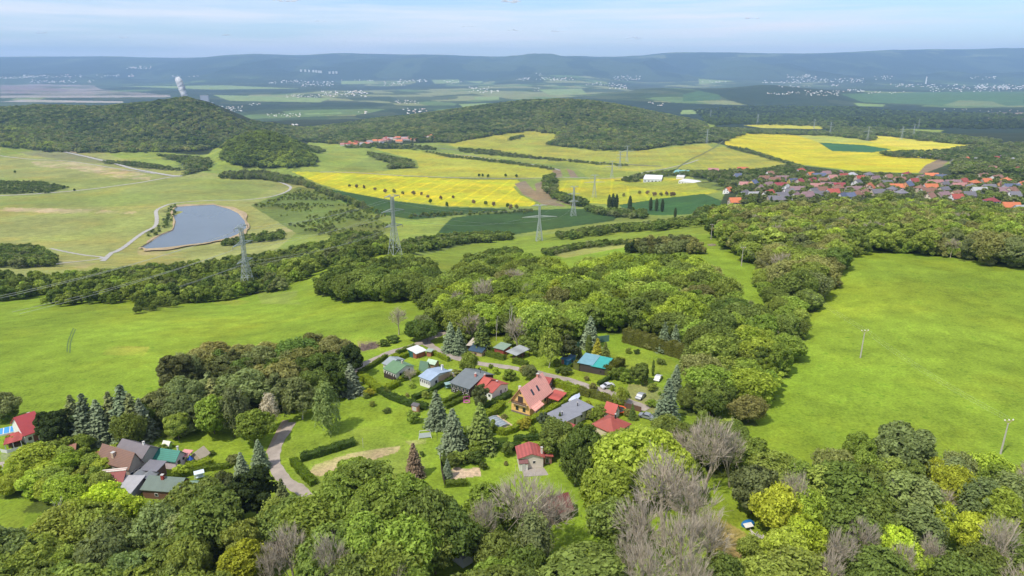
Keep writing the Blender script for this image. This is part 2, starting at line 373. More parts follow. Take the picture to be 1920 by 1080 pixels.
# ---- arable fields in the middle
paint(GRASS, [(600, 330), (760, 270), (860, 265), (1330, 265), (1500, 310), (1380, 400), (1200, 420), (900, 450), (750, 430), (620, 370)], 700, 3000)
paint(YG, [(840, 272), (900, 256), (1000, 242), (1045, 249), (1062, 262), (1020, 269), (1090, 280), (1180, 284), (1260, 276), (1325, 268), (1350, 290), (1290, 312), (1180, 322), (1090, 308), (960, 292), (880, 282)], 1200, 2900, rp=.35)
paint((.3, .31, .045), [(840, 268), (900, 262), (1100, 290), (1180, 312), (1240, 318), (1160, 336), (1105, 335), (1080, 315), (980, 302), (870, 290)], 900, 2600, rp=.3, amt=.5)
paint((.33, .33, .04), [(600, 322), (700, 322), (786, 314), (780, 300), (700, 279), (760, 280), (850, 288), (960, 302), (1035, 316), (1048, 330), (1030, 334), (900, 334), (700, 328)], 900, 2600, rp=.3)
paint(RAPE, [(548, 322), (640, 322), (760, 331), (900, 337), (970, 337), (980, 345), (962, 350), (975, 365), (1005, 380), (1000, 386), (930, 389), (830, 386), (740, 376), (650, 360), (600, 345)], 700, 2500, rp=1)
paint((.38, .365, .03), [(1012, 352), (1025, 340), (1110, 336), (1180, 330), (1280, 335), (1365, 345), (1345, 360), (1280, 372), (1160, 384), (1095, 380), (1040, 372)], 700, 2500, rp=.8)
paint(BROWN, [(965, 345), (985, 339), (1000, 356), (1040, 376), (1062, 388), (1020, 384), (980, 364)], soft=3, t0=600, t1=2500); paint(BROWN, [(1003, 345), (1025, 337), (1014, 352), (1045, 370), (1078, 380), (1080, 388), (1030, 374), (1005, 358)], soft=3, t0=600, t1=2500)
paint(BROWN, [(1035, 320), (1050, 316), (1055, 330), (1042, 334)], t0=900, t1=2600); paint(BROWN, [(1062, 316), (1075, 320), (1085, 333), (1070, 333)], t0=900, t1=2600)
paint(CROP, [(608, 353), (660, 362), (740, 377), (830, 388), (930, 391), (960, 391), (920, 397), (830, 406), (775, 412), (700, 400), (645, 380)], 600, 2200)
paint(LG, [(730, 418), (846, 407), (808, 453), (755, 458)], 450, 1500); paint(CROP, [(848, 408), (940, 398), (1000, 394), (1060, 391), (1110, 392), (1162, 404), (1150, 414), (1050, 428), (960, 440), (890, 446), (808, 453), (830, 425)], 450, 1500)
paint((.045, .105, .03), [(1160, 384), (1240, 372), (1320, 363), (1357, 378), (1345, 393), (1290, 402), (1230, 404), (1175, 396)], 600, 1700)
paint((.19, .25, .03), [(790, 480), (860, 462), (960, 445), (1100, 433), (1200, 424), (1290, 418), (1380, 420), (1330, 440), (1200, 452), (1050, 470), (900, 500), (820, 530)], 400, 1200)
paint((.27, .27, .07), [(1010, 470), (1100, 455), (1182, 450), (1170, 464), (1060, 484)], 380, 900)
# ---- right: big rapeseed field and its neighbours
paint(YG, [(1262, 318), (1300, 298), (1350, 274), (1440, 286), (1500, 312), (1400, 322)], 1000, 2700, rp=.6)
paint(RAPE, [(1357, 250), (1400, 247), (1500, 249), (1600, 252), (1700, 262), (1760, 285), (1762, 298), (1735, 310), (1722, 324), (1620, 322), (1500, 308), (1430, 290), (1360, 271)], 1100, 3200, rp=.25)
paint((.5, .45, .05), [(1590, 251), (1700, 258), (1862, 273), (1850, 284), (1780, 282), (1760, 290), (1640, 268)], 1300, 3300, rp=.3)
paint((.36, .38, .07), [(1480, 250), (1590, 252), (1640, 268), (1535, 267)], 1100, 3200, rp=.3)
paint((.04, .13, .05), [(1535, 267), (1620, 272), (1672, 280), (1635, 286), (1560, 283)], 1100, 3200)
paint((.42, .4, .05), [(1395, 235), (1460, 232), (1550, 234), (1540, 242), (1430, 240)], 1800, 4500); paint(LG, [(1640, 240), (1770, 244), (1760, 250), (1650, 246)], 1800, 4500); paint(LG, [(1300, 228), (1345, 232), (1335, 240), (1300, 238)], 1800, 3300)
paint(BROWN, [(1722, 324), (1735, 310), (1762, 297), (1778, 302), (1760, 318), (1742, 326)], 1000, 2500)
paint(LG, [(1765, 318), (1795, 316), (1795, 326), (1770, 327)], 1000, 2500)
paint((.045, .06, .022), [(1290, 318), (1400, 318), (1500, 310), (1600, 322), (1730, 326), (1800, 300), (1990, 280), (2600, 280), (2600, 470), (1640, 470), (1400, 420), (1345, 395), (1360, 360), (1310, 350)], 560, 2000)
paint(LG, [(1160, 345), (1300, 335), (1345, 337), (1380, 352), (1350, 362), (1280, 360), (1200, 352)], 700, 2200, amt=.6)
# ---- near: details of the gardens and meadows
for p, c, a, s in (([(578, 888), (590, 872), (640, 855), (700, 842), (752, 836), (745, 848), (700, 862), (650, 880), (600, 893)], (.55, .38, .25), .97, 5),
             ([(760, 828), (800, 822), (800, 832), (770, 836)], TAN, .6, 5), ([(832, 893), (850, 877), (900, 878), (902, 892), (836, 900)], (.5, .38, .26), 1, 3), ([(873, 850), (893, 856), (892, 864), (876, 862)], (.5, .38, .26), 1, 3),
             ([(1140, 702), (1190, 690), (1200, 700), (1165, 712)], TAN, .5, 6), ([(1090, 645), (1240, 660), (1280, 690), (1230, 712), (1120, 690)], YG, .45, 10), ([(1060, 660), (1100, 668), (1095, 682), (1070, 675)], (.4, .2, .1), .8, 5),
             ([(1340, 965), (1400, 1000), (1420, 1040), (1350, 1060), (1330, 1010)], (.3, .2, .11), .9, 8),
             ([(200, 648), (280, 650), (270, 668), (190, 665)], YG, .7, 20), ([(420, 560), (470, 565), (440, 575), (400, 570)], YG, .7, 16), ([(480, 548), (560, 545), (560, 570), (490, 570)], PALE, .4, 20), ([(640, 625), (740, 640), (720, 660), (620, 650)], YG, .5, 20), ([(0, 930), (60, 940), (40, 1000), (0, 1005)], YG, .25, 10),
             ([(520, 820), (720, 800), (820, 850), (780, 900), (600, 930), (560, 900)], PALE, .3, 14), ([(0, 850), (80, 850), (60, 885), (0, 880)], (.3, .27, .24), .7, 8), ([(670, 640), (715, 638), (712, 655), (672, 662)], (.24, .16, .12), .9, 5),
             ([(1180, 720), (1240, 725), (1260, 780), (1200, 770), (1170, 745)], (.3, .24, .16), .7, 8), ([(1000, 720), (1060, 728), (1050, 745), (1020, 740)], (.5, .42, .33), 1, 2)):
    paint(c, p, 0, 520, soft=s, amt=a)
woods = []   # darker floor under the woods is added by the forest step below
def wood_floor(poly, t0, t1, c=FORE, amt=.85): paint(c, poly, t0, t1, soft=4, amt=amt)
# ------------------------------------------------------------------ tree prototypes (meshes)
def leaf_quads(P, Nn, size, rng, elong=1.35):
    n = len(P); a = np.cross(Nn, rng.normal(size=(n, 3))); a /= np.linalg.norm(a, axis=1)[:, None] + 1e-9; b = np.cross(Nn, a)
    s = size * rng.uniform(.35, 1.45, n)[:, None]; a = a * s * elong; b = b * s
    bend = Nn * s * .25
    V = np.stack([P - a - b * .5, P - a * .1 + b * -1 + bend, P + a + b * .4, P + b + bend * .5], 1).reshape(-1, 3)
    return V
def broad(name, seed, H, Rr, z0, nl, size, nb=14, flat=1.0, loose=0.0):
    rng = np.random.default_rng(seed)
    cz = (H + z0) / 2; hz = (H - z0) / 2
    B = []; 
    for i in range(nb):
        th = i * 2.39996 + rng.uniform(-.4, .4); f = (i + .5) / nb; zz = 1 - 1.85 * f; rad = math.sqrt(max(0, 1 - zz * zz))
        br = rng.uniform(.2, .46) * Rr; k = .72 + rng.uniform(-.2, .2)
        B.append((rad * math.cos(th) * Rr * k, rad * math.sin(th) * Rr * k, cz + zz * hz * .68 * flat, br))
    B.append((0, 0, cz, Rr * .55)); B = np.array(B); B[:, 3] = np.minimum(B[:, 3], B[:, 2] - z0 * .35)
    pr = B[:, 3] ** 2; pr /= pr.sum(); k = rng.choice(len(B), nl * 3, p=pr)
    d = rng.normal(size=(nl * 3, 3)); d /= np.linalg.norm(d, axis=1)[:, None]
    rad = B[k, 3] * (1 + .28 * loose * rng.normal(size=nl * 3) - (.32 + .6 * loose) * rng.random(nl * 3) ** 1.5)
    P = B[k, :3] + d * rad[:, None] * np.array([1, 1, .85])
    inside = np.zeros(len(P), bool)
    for b in B: inside |= (np.linalg.norm((P - b[:3]), axis=1) < b[3] * (.62 - .45 * loose))
    # ragged: drop patches
    keep = ~inside & (P[:, 2] > z0 * .3)
    hn = vnoise(P[:, 0] * 1.1 + 50, P[:, 1] * 1.1 + P[:, 2] * 1.7, seed); keep &= hn > .3
    P = P[keep][:nl]; d = d[keep][:nl]; hn = hn[keep][:nl]
    Nn = d + rng.normal(size=P.shape) * .55; Nn /= np.linalg.norm(Nn, axis=1)[:, None]
    lf = rng.uniform(.68, 1.34, len(P)) * (.8 + .4 * hn)
    return npmesh(name, leaf_quads(P, Nn, size, rng), len(P), FOL, lf)
def spruce(name, seed, H, Rr, dens=1.0, col=NEEDLE):
    rng = np.random.default_rng(seed); P = []; Nn = []
    z = .35
    while z < H - .15:
        f = 1 - z / H; rad = Rr * (f ** .85) * rng.uniform(.88, 1.08); nbr = max(5, int(11 * f + 4))
        off = rng.uniform(0, 6.28)
        for k in range(nbr):
            th = off + 6.283 * k / nbr + rng.uniform(-.15, .15); L_ = rad * rng.uniform(.8, 1.12); m = max(4, int(L_ * 6.5 * dens))
            s = (np.arange(m) + rng.random(m)) / m * L_; w = .15 + .26 * s
            side = rng.uniform(-1, 1, m) * w
            px = s * math.cos(th) - side * math.sin(th); py = s * math.sin(th) + side * math.cos(th)
            pz = z + .1 * s - .16 * s * s / max(Rr, 1) * 1.4 - np.abs(side) * .35 + rng.normal(size=m) * .05
            P.append(np.c_[px, py, pz]); nv = np.c_[math.cos(th) * .5 + rng.normal(size=m) * .35, math.sin(th) * .5 + rng.normal(size=m) * .35, np.full(m, 1.0)]; Nn.append(nv)
        z += .34 + .12 * f
    P = np.concatenate(P); Nn = np.concatenate(Nn); Nn /= np.linalg.norm(Nn, axis=1)[:, None]
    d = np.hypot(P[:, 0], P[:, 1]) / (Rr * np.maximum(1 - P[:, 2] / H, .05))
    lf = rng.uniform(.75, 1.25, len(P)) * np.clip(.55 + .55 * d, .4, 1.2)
    return npmesh(name, leaf_quads(P, Nn, .27, rng, 1.5), len(P), NEEDLE, lf)
def poplar(name, seed, H, Rr, nl, size):
    rng = np.random.default_rng(seed); z = H * rng.random(nl) ** .9; f = np.clip(z / H, 0, 1); rad = Rr * np.minimum(1, (f + .12) * 3) * np.minimum(1, (1.02 - f) * 2.6) ** .7
    th = rng.uniform(0, 6.283, nl); q = 1 - .35 * rng.random(nl); rad = rad * q * (1 + .22 * np.sin(z * 2.2 + th * 2))
    P = np.c_[rad * np.cos(th), rad * np.sin(th), z]; Nn = np.c_[np.cos(th), np.sin(th), np.full(nl, .4)] + rng.normal(size=(nl, 3)) * .5; Nn /= np.linalg.norm(Nn, axis=1)[:, None]
    return npmesh(name, leaf_quads(P, Nn, size, rng), nl, FOL, rng.uniform(.7, 1.25, nl))
def birch(name, seed, H, Rr, nl, size, droop=1.0):
    rng = np.random.default_rng(seed); P = []; ns = 190
    for i in range(ns):
        th = rng.uniform(0, 6.283); zz = H * (.36 + .62 * rng.random() ** .8); rm = Rr * min(1, 2.2 * (1.03 - zz / H) ** .7); r0 = rm * math.sqrt(rng.random())
        m = nl // ns; s = rng.random(m); ln = rng.uniform(1.2, 3.4) * droop
        P.append(np.c_[r0 * math.cos(th) + rng.normal(size=m) * .28, r0 * math.sin(th) + rng.normal(size=m) * .28, zz - s * ln])
    P = np.concatenate(P); P = P[P[:, 2] > .4]
    Nn = P / np.array([1, 1, 3]) + rng.normal(size=P.shape) * 1.2; Nn /= np.linalg.norm(Nn, axis=1)[:, None]
    return npmesh(name, leaf_quads(P, Nn, size, rng, 1.6), len(P), FOL, rng.uniform(.7, 1.3, len(P)))
def limbs(seed, H, Rr, depth=2, r0=.22, spread=1.0, lean=0.0, first=.28):
    rd = random.Random(seed); b = MB()
    def grow(p, d, ln, r, lv):
        pts = [p]; q = p.copy(); dd = d.copy()
        n = 4
        for i in range(n):
            dd = (dd + Vector((rd.uniform(-.18, .18), rd.uniform(-.18, .18), rd.uniform(-.04, .1)))).normalized(); q = q + dd * ln / n; pts.append(q.copy())
        b.tube(pts, [r * (1 - .7 * i / n) for i in range(n + 1)], 5 if lv == 0 else 3, False)
        if lv < depth:
            k = 7 if lv == 0 else 5
            for j in range(k):
                f = first + (1 - first) * (j + rd.random() * .6) / k if lv == 0 else .3 + .7 * j / k
                i = min(int(f * n), n - 1); base = pts[i].lerp(pts[i + 1], f * n - i) if f * n - i <= 1 else pts[n]
                th = rd.uniform(0, 6.283) if lv else j * 2.4 + rd.uniform(-.3, .3)
                side = Vector((math.cos(th), math.sin(th), 0)); nd = (dd * .4 + side * .6 * spread + Vector((0, 0, .75))).normalized()
                l2 = (Rr * 1.05 * (1.1 - .5 * f) if lv == 0 else ln * .5) * rd.uniform(.7, 1.05)
                grow(base, nd, l2, r * (.5 if lv == 0 else .5) * (1 - .4 * f), lv + 1)
    grow(Vector((0, 0, -.4)), Vector((lean, 0, 1)).normalized(), H * .86, r0, 0)
    return b
def bare_twigs(seed, H, Rr, n=2600, z0=.3, w=.032):
    rng = np.random.default_rng(seed)
    # twigs fan out from points inside the crown, up and outwards
    base = rng.normal(size=(n // 9, 3)); base /= np.linalg.norm(base, axis=1)[:, None]; base *= (rng.random(n // 9) ** .4)[:, None] * .72
    k = rng.integers(0, len(base), n); cz = H * (1 + z0) / 2; hz = H * (1 - z0) / 2
    B = base[k] * np.array([Rr, Rr, hz]) + np.array([0, 0, cz])
    d = base[k] * 1.0 + rng.normal(size=(n, 3)) * .38 + np.array([0, 0, 1.0]); d /= np.linalg.norm(d, axis=1)[:, None]
    ln = rng.uniform(.7, 2.3, n)[:, None] * Rr / 5; E = B + d * ln; s = np.cross(d, rng.normal(size=(n, 3))); s /= np.linalg.norm(s, axis=1)[:, None]; s *= (w * rng.uniform(.7, 1.5, n))[:, None]
    V = np.stack([B - s, B + s, E + s * .3, E - s * .3], 1).reshape(-1, 3)
    return npmesh('twigs', V, n, GBARK)
HB = [broad('crown', 11 + i, 12, 4.6 + .3 * (i % 3), 2.0, 12500, .225, 26 + 4 * i, loose=(i % 2) * .55 + .1 * (i == 4)) for i in range(6)]
LB = [broad('foliage', 51 + i, 12, 5.4, .5, 950, .72, 9 + i) for i in range(3)]
MBR = [broad('foliage', 61 + i, 12, 5.2, 1.0, 5200, .31, 11 + i) for i in range(3)]
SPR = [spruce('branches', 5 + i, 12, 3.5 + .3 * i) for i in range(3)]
PIN = [broad('crown', 91 + i, 11, 3.3, 1.4, 7500, .18, 17) for i in range(2)]
POP = [poplar('crown', 31, 16, 1.9, 3600, .3), poplar('crown', 32, 12, 1.1, 2200, .24)]
BIR = [birch('crown', 41 + i, 13, 3.6, 4600, .17, 1 + .5 * i) for i in range(2)]
TRK = [limbs(3 + i, 11, 4, 1).mesh('trunk', BARK) for i in range(2)]
STK = MB().tube([(0, 0, -.4), (0, 0, 4), (0, 0, 10.5)], [.2, .15, .03], 6).mesh('trunk', BARK)
BTRK = [limbs(23 + i, 13, 3, 2, .17, .8).mesh('trunk', PBARK) for i in range(2)]
BARE = [limbs(33 + i, 12, 4.6, 3, .3, .8, .05, .2).mesh('branches', GBARK) for i in range(3)]
WHITE = [limbs(43 + i, 12, 4.6, 2, .24, .8, .06, .25).mesh('branches', PBARK) for i in range(2)]
TWG = [bare_twigs(71 + i, 12, 4.4, 1350, .34, .026) for i in range(3)]
SMB = [limbs(83 + i, 4, 2.5, 1, .1, 1.0).mesh('trunk', BARK) for i in range(1)]
# ------------------------------------------------------------------ tree tints
GAIN = 1.6
rnd = random.Random(7); rng0 = np.random.default_rng(7)
TINT = {'lime': (.245, .305, .045), 'yellow green': (.30, .35, .04), 'fresh green': (.175, .235, .042), 'mid green': (.14, .18, .042), 'dark green': (.095, .135, .032), 'olive': (.20, .245, .05), 'grey green': (.16, .20, .07),
        'blackish green': (.06, .085, .03), 'brownish green': (.2, .205, .07), 'blue green': (.165, .205, .115), 'dull green': (.155, .18, .07), 'russet': (.21, .16, .10), 'golden': (.25, .25, .03), 'blossoming white': (.5, .47, .38)}
KINDS = {'broad': ('broadleaf_tree', 'broadleaf tree', 'tree'), 'lo': ('shrub', 'shrub', 'shrub'), 'spruce': ('spruce_tree', 'spruce', 'conifer'), 'pine': ('pine_tree', 'pine', 'conifer'), 'poplar': ('poplar_tree', 'poplar', 'tree'),
         'birch': ('birch_tree', 'birch', 'tree'), 'bare': ('bare_tree', 'bare tree with brown twigs', 'tree'), 'white': ('dead_tree', 'leafless tree with white limbs', 'tree'), 'cypress': ('cypress_tree', 'narrow cypress', 'conifer')}
TREES = []      # every tree wanted: dict(x, y, z, h, kind, tint, area, wid)
def add_tree(px, py, h, kind='broad', tint='mid green', area='in the gardens', w=1.0, label=None, base=False, jit=.1):
    """px, py = the pixel of the tree's top (or of its foot when base=True)"""
    p = hit(px, py, 0 if base else h)
    TREES.append(dict(x=p.x, y=p.y, z=p.z, h=h, kind=kind, tint=tint, area=area, w=w, label=label, keep=True))
    return p
# ------------------------------------------------------------------ explicit trees: px, py of the top, height in metres
A = add_tree
GA = 'in the cottage gardens'
# blue spruces and conifers between the cottages
A(817, 728, 11, 'spruce', 'blue green', GA, 1.0, 'blue spruce left of the three tall spruces in front of the half-timbered cottage')
A(848, 763, 12, 'spruce', 'blue green', GA, 1.05, 'blue grey spruce just right of the white goal frame, middle of the tall garden spruces')
A(900, 752, 13, 'spruce', 'mid green', GA, 1.05, 'tallest green spruce left of the glazed pool cover')
A(901, 710, 10, 'pine', 'dull green', GA, .75, 'brownish pine in front of the red roofed white cottage')
A(774, 828, 9, 'spruce', 'russet', GA, .9, 'lone russet brown spruce at the edge of the bare earth patch')
A(1255, 708, 13, 'spruce', 'blue green', GA, 1.1, 'tall blue spruce right of the parked silver car')
A(1270, 682, 10, 'spruce', 'blue green', GA, .9); A(1248, 602, 11, 'spruce', 'blue green', 'along the far conifer hedge'); A(1268, 607, 10, 'spruce', 'blue green', 'along the far conifer hedge'); A(1288, 642, 10, 'spruce', 'mid green', 'along the far conifer hedge')
A(844, 602, 11, 'spruce', 'blue green', 'at the road fork'); A(860, 612, 10, 'spruce', 'blue green', 'at the road fork'); A(903, 592, 13, 'spruce', 'dark green', 'behind the open garden sheds'); A(1108, 590, 12, 'spruce', 'blue green', 'at the upper edge of the gardens')
A(1088, 650, 5.5, 'spruce', 'dull green', GA, 1.1); A(1105, 628, 7, 'cypress', 'mid green', GA, 1.6); A(1121, 632, 8, 'spruce', 'golden', GA, 1.0, 'yellow tinged conifer behind the long dark shed'); A(1136, 640, 7, 'spruce', 'mid green', GA, 1.1)
A(1226, 674, 5.5, 'cypress', 'mid green', GA, .8, 'narrow columnar cypress on the lawn beside the long dark shed'); A(1187, 755, 5, 'spruce', 'dark green', GA, .8); A(1050, 844 - 73, 4.2, 'spruce', 'dark green', GA, .9)
A(1020, 768, 5, 'pine', 'blue green', GA, 1.05, 'round blue green conifer at the corner of the grey flat roofed cottage'); A(832, 842, 4, 'spruce', 'dark green', GA, .8); A(838, 858, 5, 'spruce', 'blue green', GA, .9)
# left garden conifers
LG_ = 'behind the red roofed house at far left'
for x, y, h, k, tn in ((103, 757, 12, 'pine', 'blackish green'), (128, 738, 13, 'spruce', 'dull green'), (150, 735, 14, 'spruce', 'blue green'), (176, 747, 12, 'spruce', 'blue green'), (200, 732, 13, 'spruce', 'dull green'), (222, 718, 15, 'spruce', 'blue green'), (240, 735, 13, 'spruce', 'dull green'), (258, 745, 12, 'spruce', 'blue green'), (82, 765, 10, 'pine', 'blackish green')):
    A(x, y, h, k, tn, LG_, 1.1)
A(235, 772, 8, 'broad', 'mid green', LG_, 1.1); A(270, 752, 8, 'broad', 'dark green', LG_)
A(482, 822, 8, 'spruce', 'blue green', 'left of the track bend', 1.0, 'blue spruce nearer the inside of the gravel track bend'); A(449, 846, 8, 'spruce', 'blue green', 'left of the track bend', 1.0, 'second blue spruce, on the lawn right of the garden swing')
A(412, 880, 9, 'pine', 'dull green', 'beside the green roofed hut'); A(470, 872, 13, 'pine', 'blackish green', 'beside the green roofed hut', 1.2); A(525, 895, 10, 'spruce', 'dull green', 'beside the green roofed hut', .9); A(385, 893, 7, 'pine', 'dull green', 'beside the green roofed hut')
# broadleaf trees on the lawns left of the track
LT = 'on the lawn left of the gravel track'
A(392, 742, 11, 'broad', 'fresh green', LT, 1.0, 'fresh green tree with a visible trunk on the lawn behind the pink cottage'); A(470, 766, 10, 'broad', 'fresh green', LT, .95, 'bright round leafy tree right behind the blue spruce by the track'); A(327, 772, 8, 'broad', 'olive', LT); A(237, 775, 9, 'broad', 'mid green', LT, .9)
A(558, 705, 13, 'birch', 'grey green', 'at the head of the gravel track'); A(610, 712, 15, 'birch', 'grey green', 'at the head of the gravel track', .8, 'tall weeping birch standing alone on the lawn right of the track'); A(500, 735, 11, 'birch', 'blossoming white', LT, .7); A(438, 720, 14, 'birch', 'dull green', LT, .9)
A(640, 660, 12, 'spruce', 'dark green', 'beside the road hedge'); A(655, 680, 10, 'spruce', 'blue green', 'beside the road hedge', 1.2); A(628, 690, 10, 'pine', 'dark green', 'beside the road hedge'); A(655, 640, 12, 'pine', 'blackish green', 'beside the road hedge')
# dark and lime trees at the lower middle
FW = 'in the wood along the bottom edge'
A(1098, 794, 15, 'broad', 'dark green', FW, .85, 'big dark green oak right of the red roofed white cottage'); A(1082, 822, 12, 'broad', 'dark green', FW, .8);
A(1185, 808, 17, 'broad', 'lime', FW, 1.0, 'big lime green tree in front of the dark red roofs'); A(1225, 815, 16, 'broad', 'lime', FW); A(1140, 868, 14, 'broad', 'lime', FW, .9); A(1150, 930, 12, 'broad', 'mid green', FW)
for x, y, h, tn in ((640, 880, 15, 'fresh green'), (700, 900, 15, 'fresh green'), (745, 870, 15, 'fresh green'), (590, 915, 14, 'fresh green'), (800, 905, 15, 'mid green'), (840, 925, 14, 'dark green'), (905, 890, 12, 'fresh green'), (945, 900, 11, 'mid green'), (680, 950, 14, 'fresh green'), (770, 960, 14, 'fresh green'),
                    (610, 970, 14, 'mid green'), (730, 1010, 13, 'fresh green'), (815, 975, 11, 'mid green'), (930, 985, 11, 'mid green'), (660, 1030, 13, 'mid green'), (930, 1040, 11, 'fresh green'), (770, 1045, 11, 'fresh green'), (580, 1030, 12, 'mid green'), (900, 945, 11, 'fresh green')):
    A(x, y + 16, h - 1, 'broad', tn, FW, 1.0)
for x, y, h, k, tn, w in ((985, 890, 15, 'bare', 'grey', 1.25), (1030, 905, 13, 'bare', 'grey', 1.1), (1000, 955, 14, 'birch', 'dull green', .9), (905, 930, 12, 'bare', 'grey', .8),
                       (1335, 785, 15, 'bare', 'grey', 1.15), (1380, 805, 12, 'bare', 'grey', .8), (1260, 850, 17, 'bare', 'grey', 1.2), (1310, 890, 15, 'bare', 'grey', 1.1), (1215, 930, 14, 'bare', 'grey', 1.1), (1280, 970, 14, 'bare', 'grey', 1.2), (1330, 960, 13, 'bare', 'grey', 1.0), (1225, 1010, 13, 'bare', 'grey', 1.1), (1180, 990, 12, 'bare', 'grey', .9), (1310, 1040, 12, 'bare', 'grey', 1.0),
                       (1620, 965, 11, 'bare', 'grey', .8), (1575, 985, 11, 'bare', 'grey', .8), (1760, 1000, 10, 'bare', 'grey', .8), (1890, 970, 12, 'bare', 'grey', .9), (1700, 1020, 9, 'bare', 'grey', .9), (1560, 1040, 9, 'bare', 'grey', .9), (1510, 880, 13, 'bare', 'grey', .7),
                       (545, 985, 12, 'bare', 'grey', 1.1), (625, 1000, 12, 'bare', 'grey', .8), (495, 1015, 11, 'bare', 'grey', .8), (740, 1060, 9, 'bare', 'grey', .9), (88, 930, 11, 'white', 'grey', 1.0), (35, 985, 9, 'white', 'grey', .7), (1010, 920, 14, 'white', 'grey', .7)):
    A(x, y, h * (1.22 if k == 'bare' else 1), k, tn, FW, w * (.82 if k == 'bare' else 1))
for x, y, h, k, tn, w in ((1620, 805, 12, 'broad', 'fresh green', .8), (1700, 795, 13, 'broad', 'grey green', 1.15), (1755, 855, 8, 'broad', 'yellow green', .7), (1862, 845, 10, 'broad', 'lime', 1.0), (1870, 870, 10, 'broad', 'fresh green', 1.0), (1470, 905, 13, 'broad', 'yellow green', .85), (1510, 910, 12, 'broad', 'lime', .8), (1590, 870, 14, 'broad', 'mid green', 1.2),
                       (1640, 880, 13, 'broad', 'mid green', 1.0), (1700, 880, 14, 'birch', 'grey green', 1.2), (1740, 900, 14, 'birch', 'grey green', 1.2), (1800, 875, 12, 'broad', 'yellow green', .7), (1795, 855, 12, 'birch', 'dull green', 1.1), (1780, 940, 11, 'broad', 'yellow green', .6), (1840, 890, 13, 'birch', 'grey green', 1.1), (1900, 880, 13, 'birch', 'dull green', 1.1),
                       (1550, 870, 13, 'birch', 'olive', 1.1), (1450, 850, 12, 'broad', 'olive', 1.0), (1500, 860, 12, 'birch', 'olive', 1.0), (1570, 840, 11, 'broad', 'brownish green', 1.0), (1420, 870, 12, 'broad', 'dull green', .9), (1520, 965, 11, 'broad', 'yellow green', .8), (1690, 985, 11, 'broad', 'yellow green', .8), (1830, 960, 10, 'broad', 'yellow green', .8), (1890, 915, 12, 'broad', 'lime', .9),
                       (1480, 990, 11, 'broad', 'lime', 1.0), (1600, 950, 12, 'broad', 'mid green', 1.0), (1730, 950, 13, 'birch', 'grey green', 1.3), (1650, 930, 12, 'broad', 'mid green', 1.0), (1360, 1030, 11, 'broad', 'mid green', .8), (1450, 1050, 10, 'broad', 'olive', 1.0), (1740, 1035, 9, 'broad', 'lime', 1.0), (1850, 1030, 10, 'broad', 'mid green', 1.0), (1410, 1000, 7, 'broad', 'olive', .8)):
    A(x, y, h, k, tn, 'in the mixed wood at bottom right', w)
for x, y, h, tn in ((195, 905, 10, 'yellow green'), (150, 930, 10, 'lime'), (225, 925, 9, 'yellow green'), (450, 1020, 10, 'yellow green')):
    A(x, y, h, 'broad', tn, 'in the olive wood at bottom left', .9)
# mid wood: bare and notable ones
MW = 'in the wood above the gardens'
A(905, 522, 15, 'bare', 'grey', MW, 1.15, 'large rounded bare tree at the left side of the wood above the gardens'); A(745, 576, 11, 'bare', 'grey', 'on the meadow edge', 1.1, 'bare grey tree above the brush pile on the meadow edge'); A(955, 565, 14, 'white', 'grey', MW, .55); A(930, 590, 10, 'white', 'grey', MW, .6); A(985, 530, 12, 'bare', 'grey', MW, .7); A(860, 545, 12, 'bare', 'grey', MW, .8); A(870, 510, 13, 'white', 'grey', MW, .7)
A(1350, 715, 8, 'broad', 'dark green', 'below the farm track', 1.3); A(1320, 665, 10, 'broad', 'brownish green', MW, 1.2); A(1525, 490, 9, 'broad', 'blossoming white', MW, .7, 'white blossoming tree on the upper rim of the big right meadow'); A(1452, 612, 9, 'broad', 'blossoming white', MW, .7); A(1478, 428, 9, 'broad', 'blossoming white', MW, .5); A(1348, 590, 9, 'broad', 'blossoming white', MW, .5)
A(1030, 612, 14, 'birch', 'olive', 'on the lawn below the wood', .8, 'tall thin birch with a pale trunk on the lawn left of the blue shed'); A(1060, 620, 11, 'pine', 'dull green', 'on the lawn below the wood', 1.2); A(878, 660, 8, 'broad', 'olive', GA, 1.0, 'round olive tree beside the road behind the grey roofed cottage')
A(995, 683, 5, 'broad', 'dull green', GA, 1.0); A(955, 690, 4, 'lo', 'fresh green', GA, 1.2); A(1163, 722, 6, 'birch', 'lime', GA, 1.2, 'small weeping lime green tree beside the lane'); A(1120, 765, 4.5, 'lo', 'fresh green', GA); A(1205, 680, 7, 'broad', 'mid green', GA, 1.1); A(1155, 690, 4, 'lo', 'fresh green', GA, 1.2); A(1175, 697, 3.6, 'lo', 'fresh green', GA, 1.3)
A(773, 770, 3.4, 'lo', 'fresh green', GA, 1.3, 'round bright green bush below the notice board'); A(692, 728, 2.6, 'lo', 'golden', GA, 1.3); A(725, 728, 2.4, 'lo', 'mid green', GA); A(725, 765, 1.3, 'lo', 'dark green', GA, 2.4); A(985, 783, 3, 'lo', 'golden', GA, 1.6, 'yellow green bush at the end of the hedge by the pool cover'); A(1103, 750, 1.6, 'lo', 'golden', GA, 1.3)
A(770, 690, 5, 'bare', 'grey', GA, 1.3); A(1000, 640, 5, 'lo', 'mid green', GA); A(895, 825, 4, 'lo', 'fresh green', GA, 1.3); A(865, 845, 3.4, 'lo', 'olive', GA, 1.5); A(850, 850, 3.6, 'lo', 'mid green', GA, 1.3); A(950, 830, 3.4, 'lo', 'mid green', GA, 1.2); A(920, 785, 4, 'lo', 'fresh green', GA); A(875, 800, 4, 'lo', 'fresh green', GA, 1.2); A(790, 905 - 60, 1.5, 'lo', 'dark green', GA)
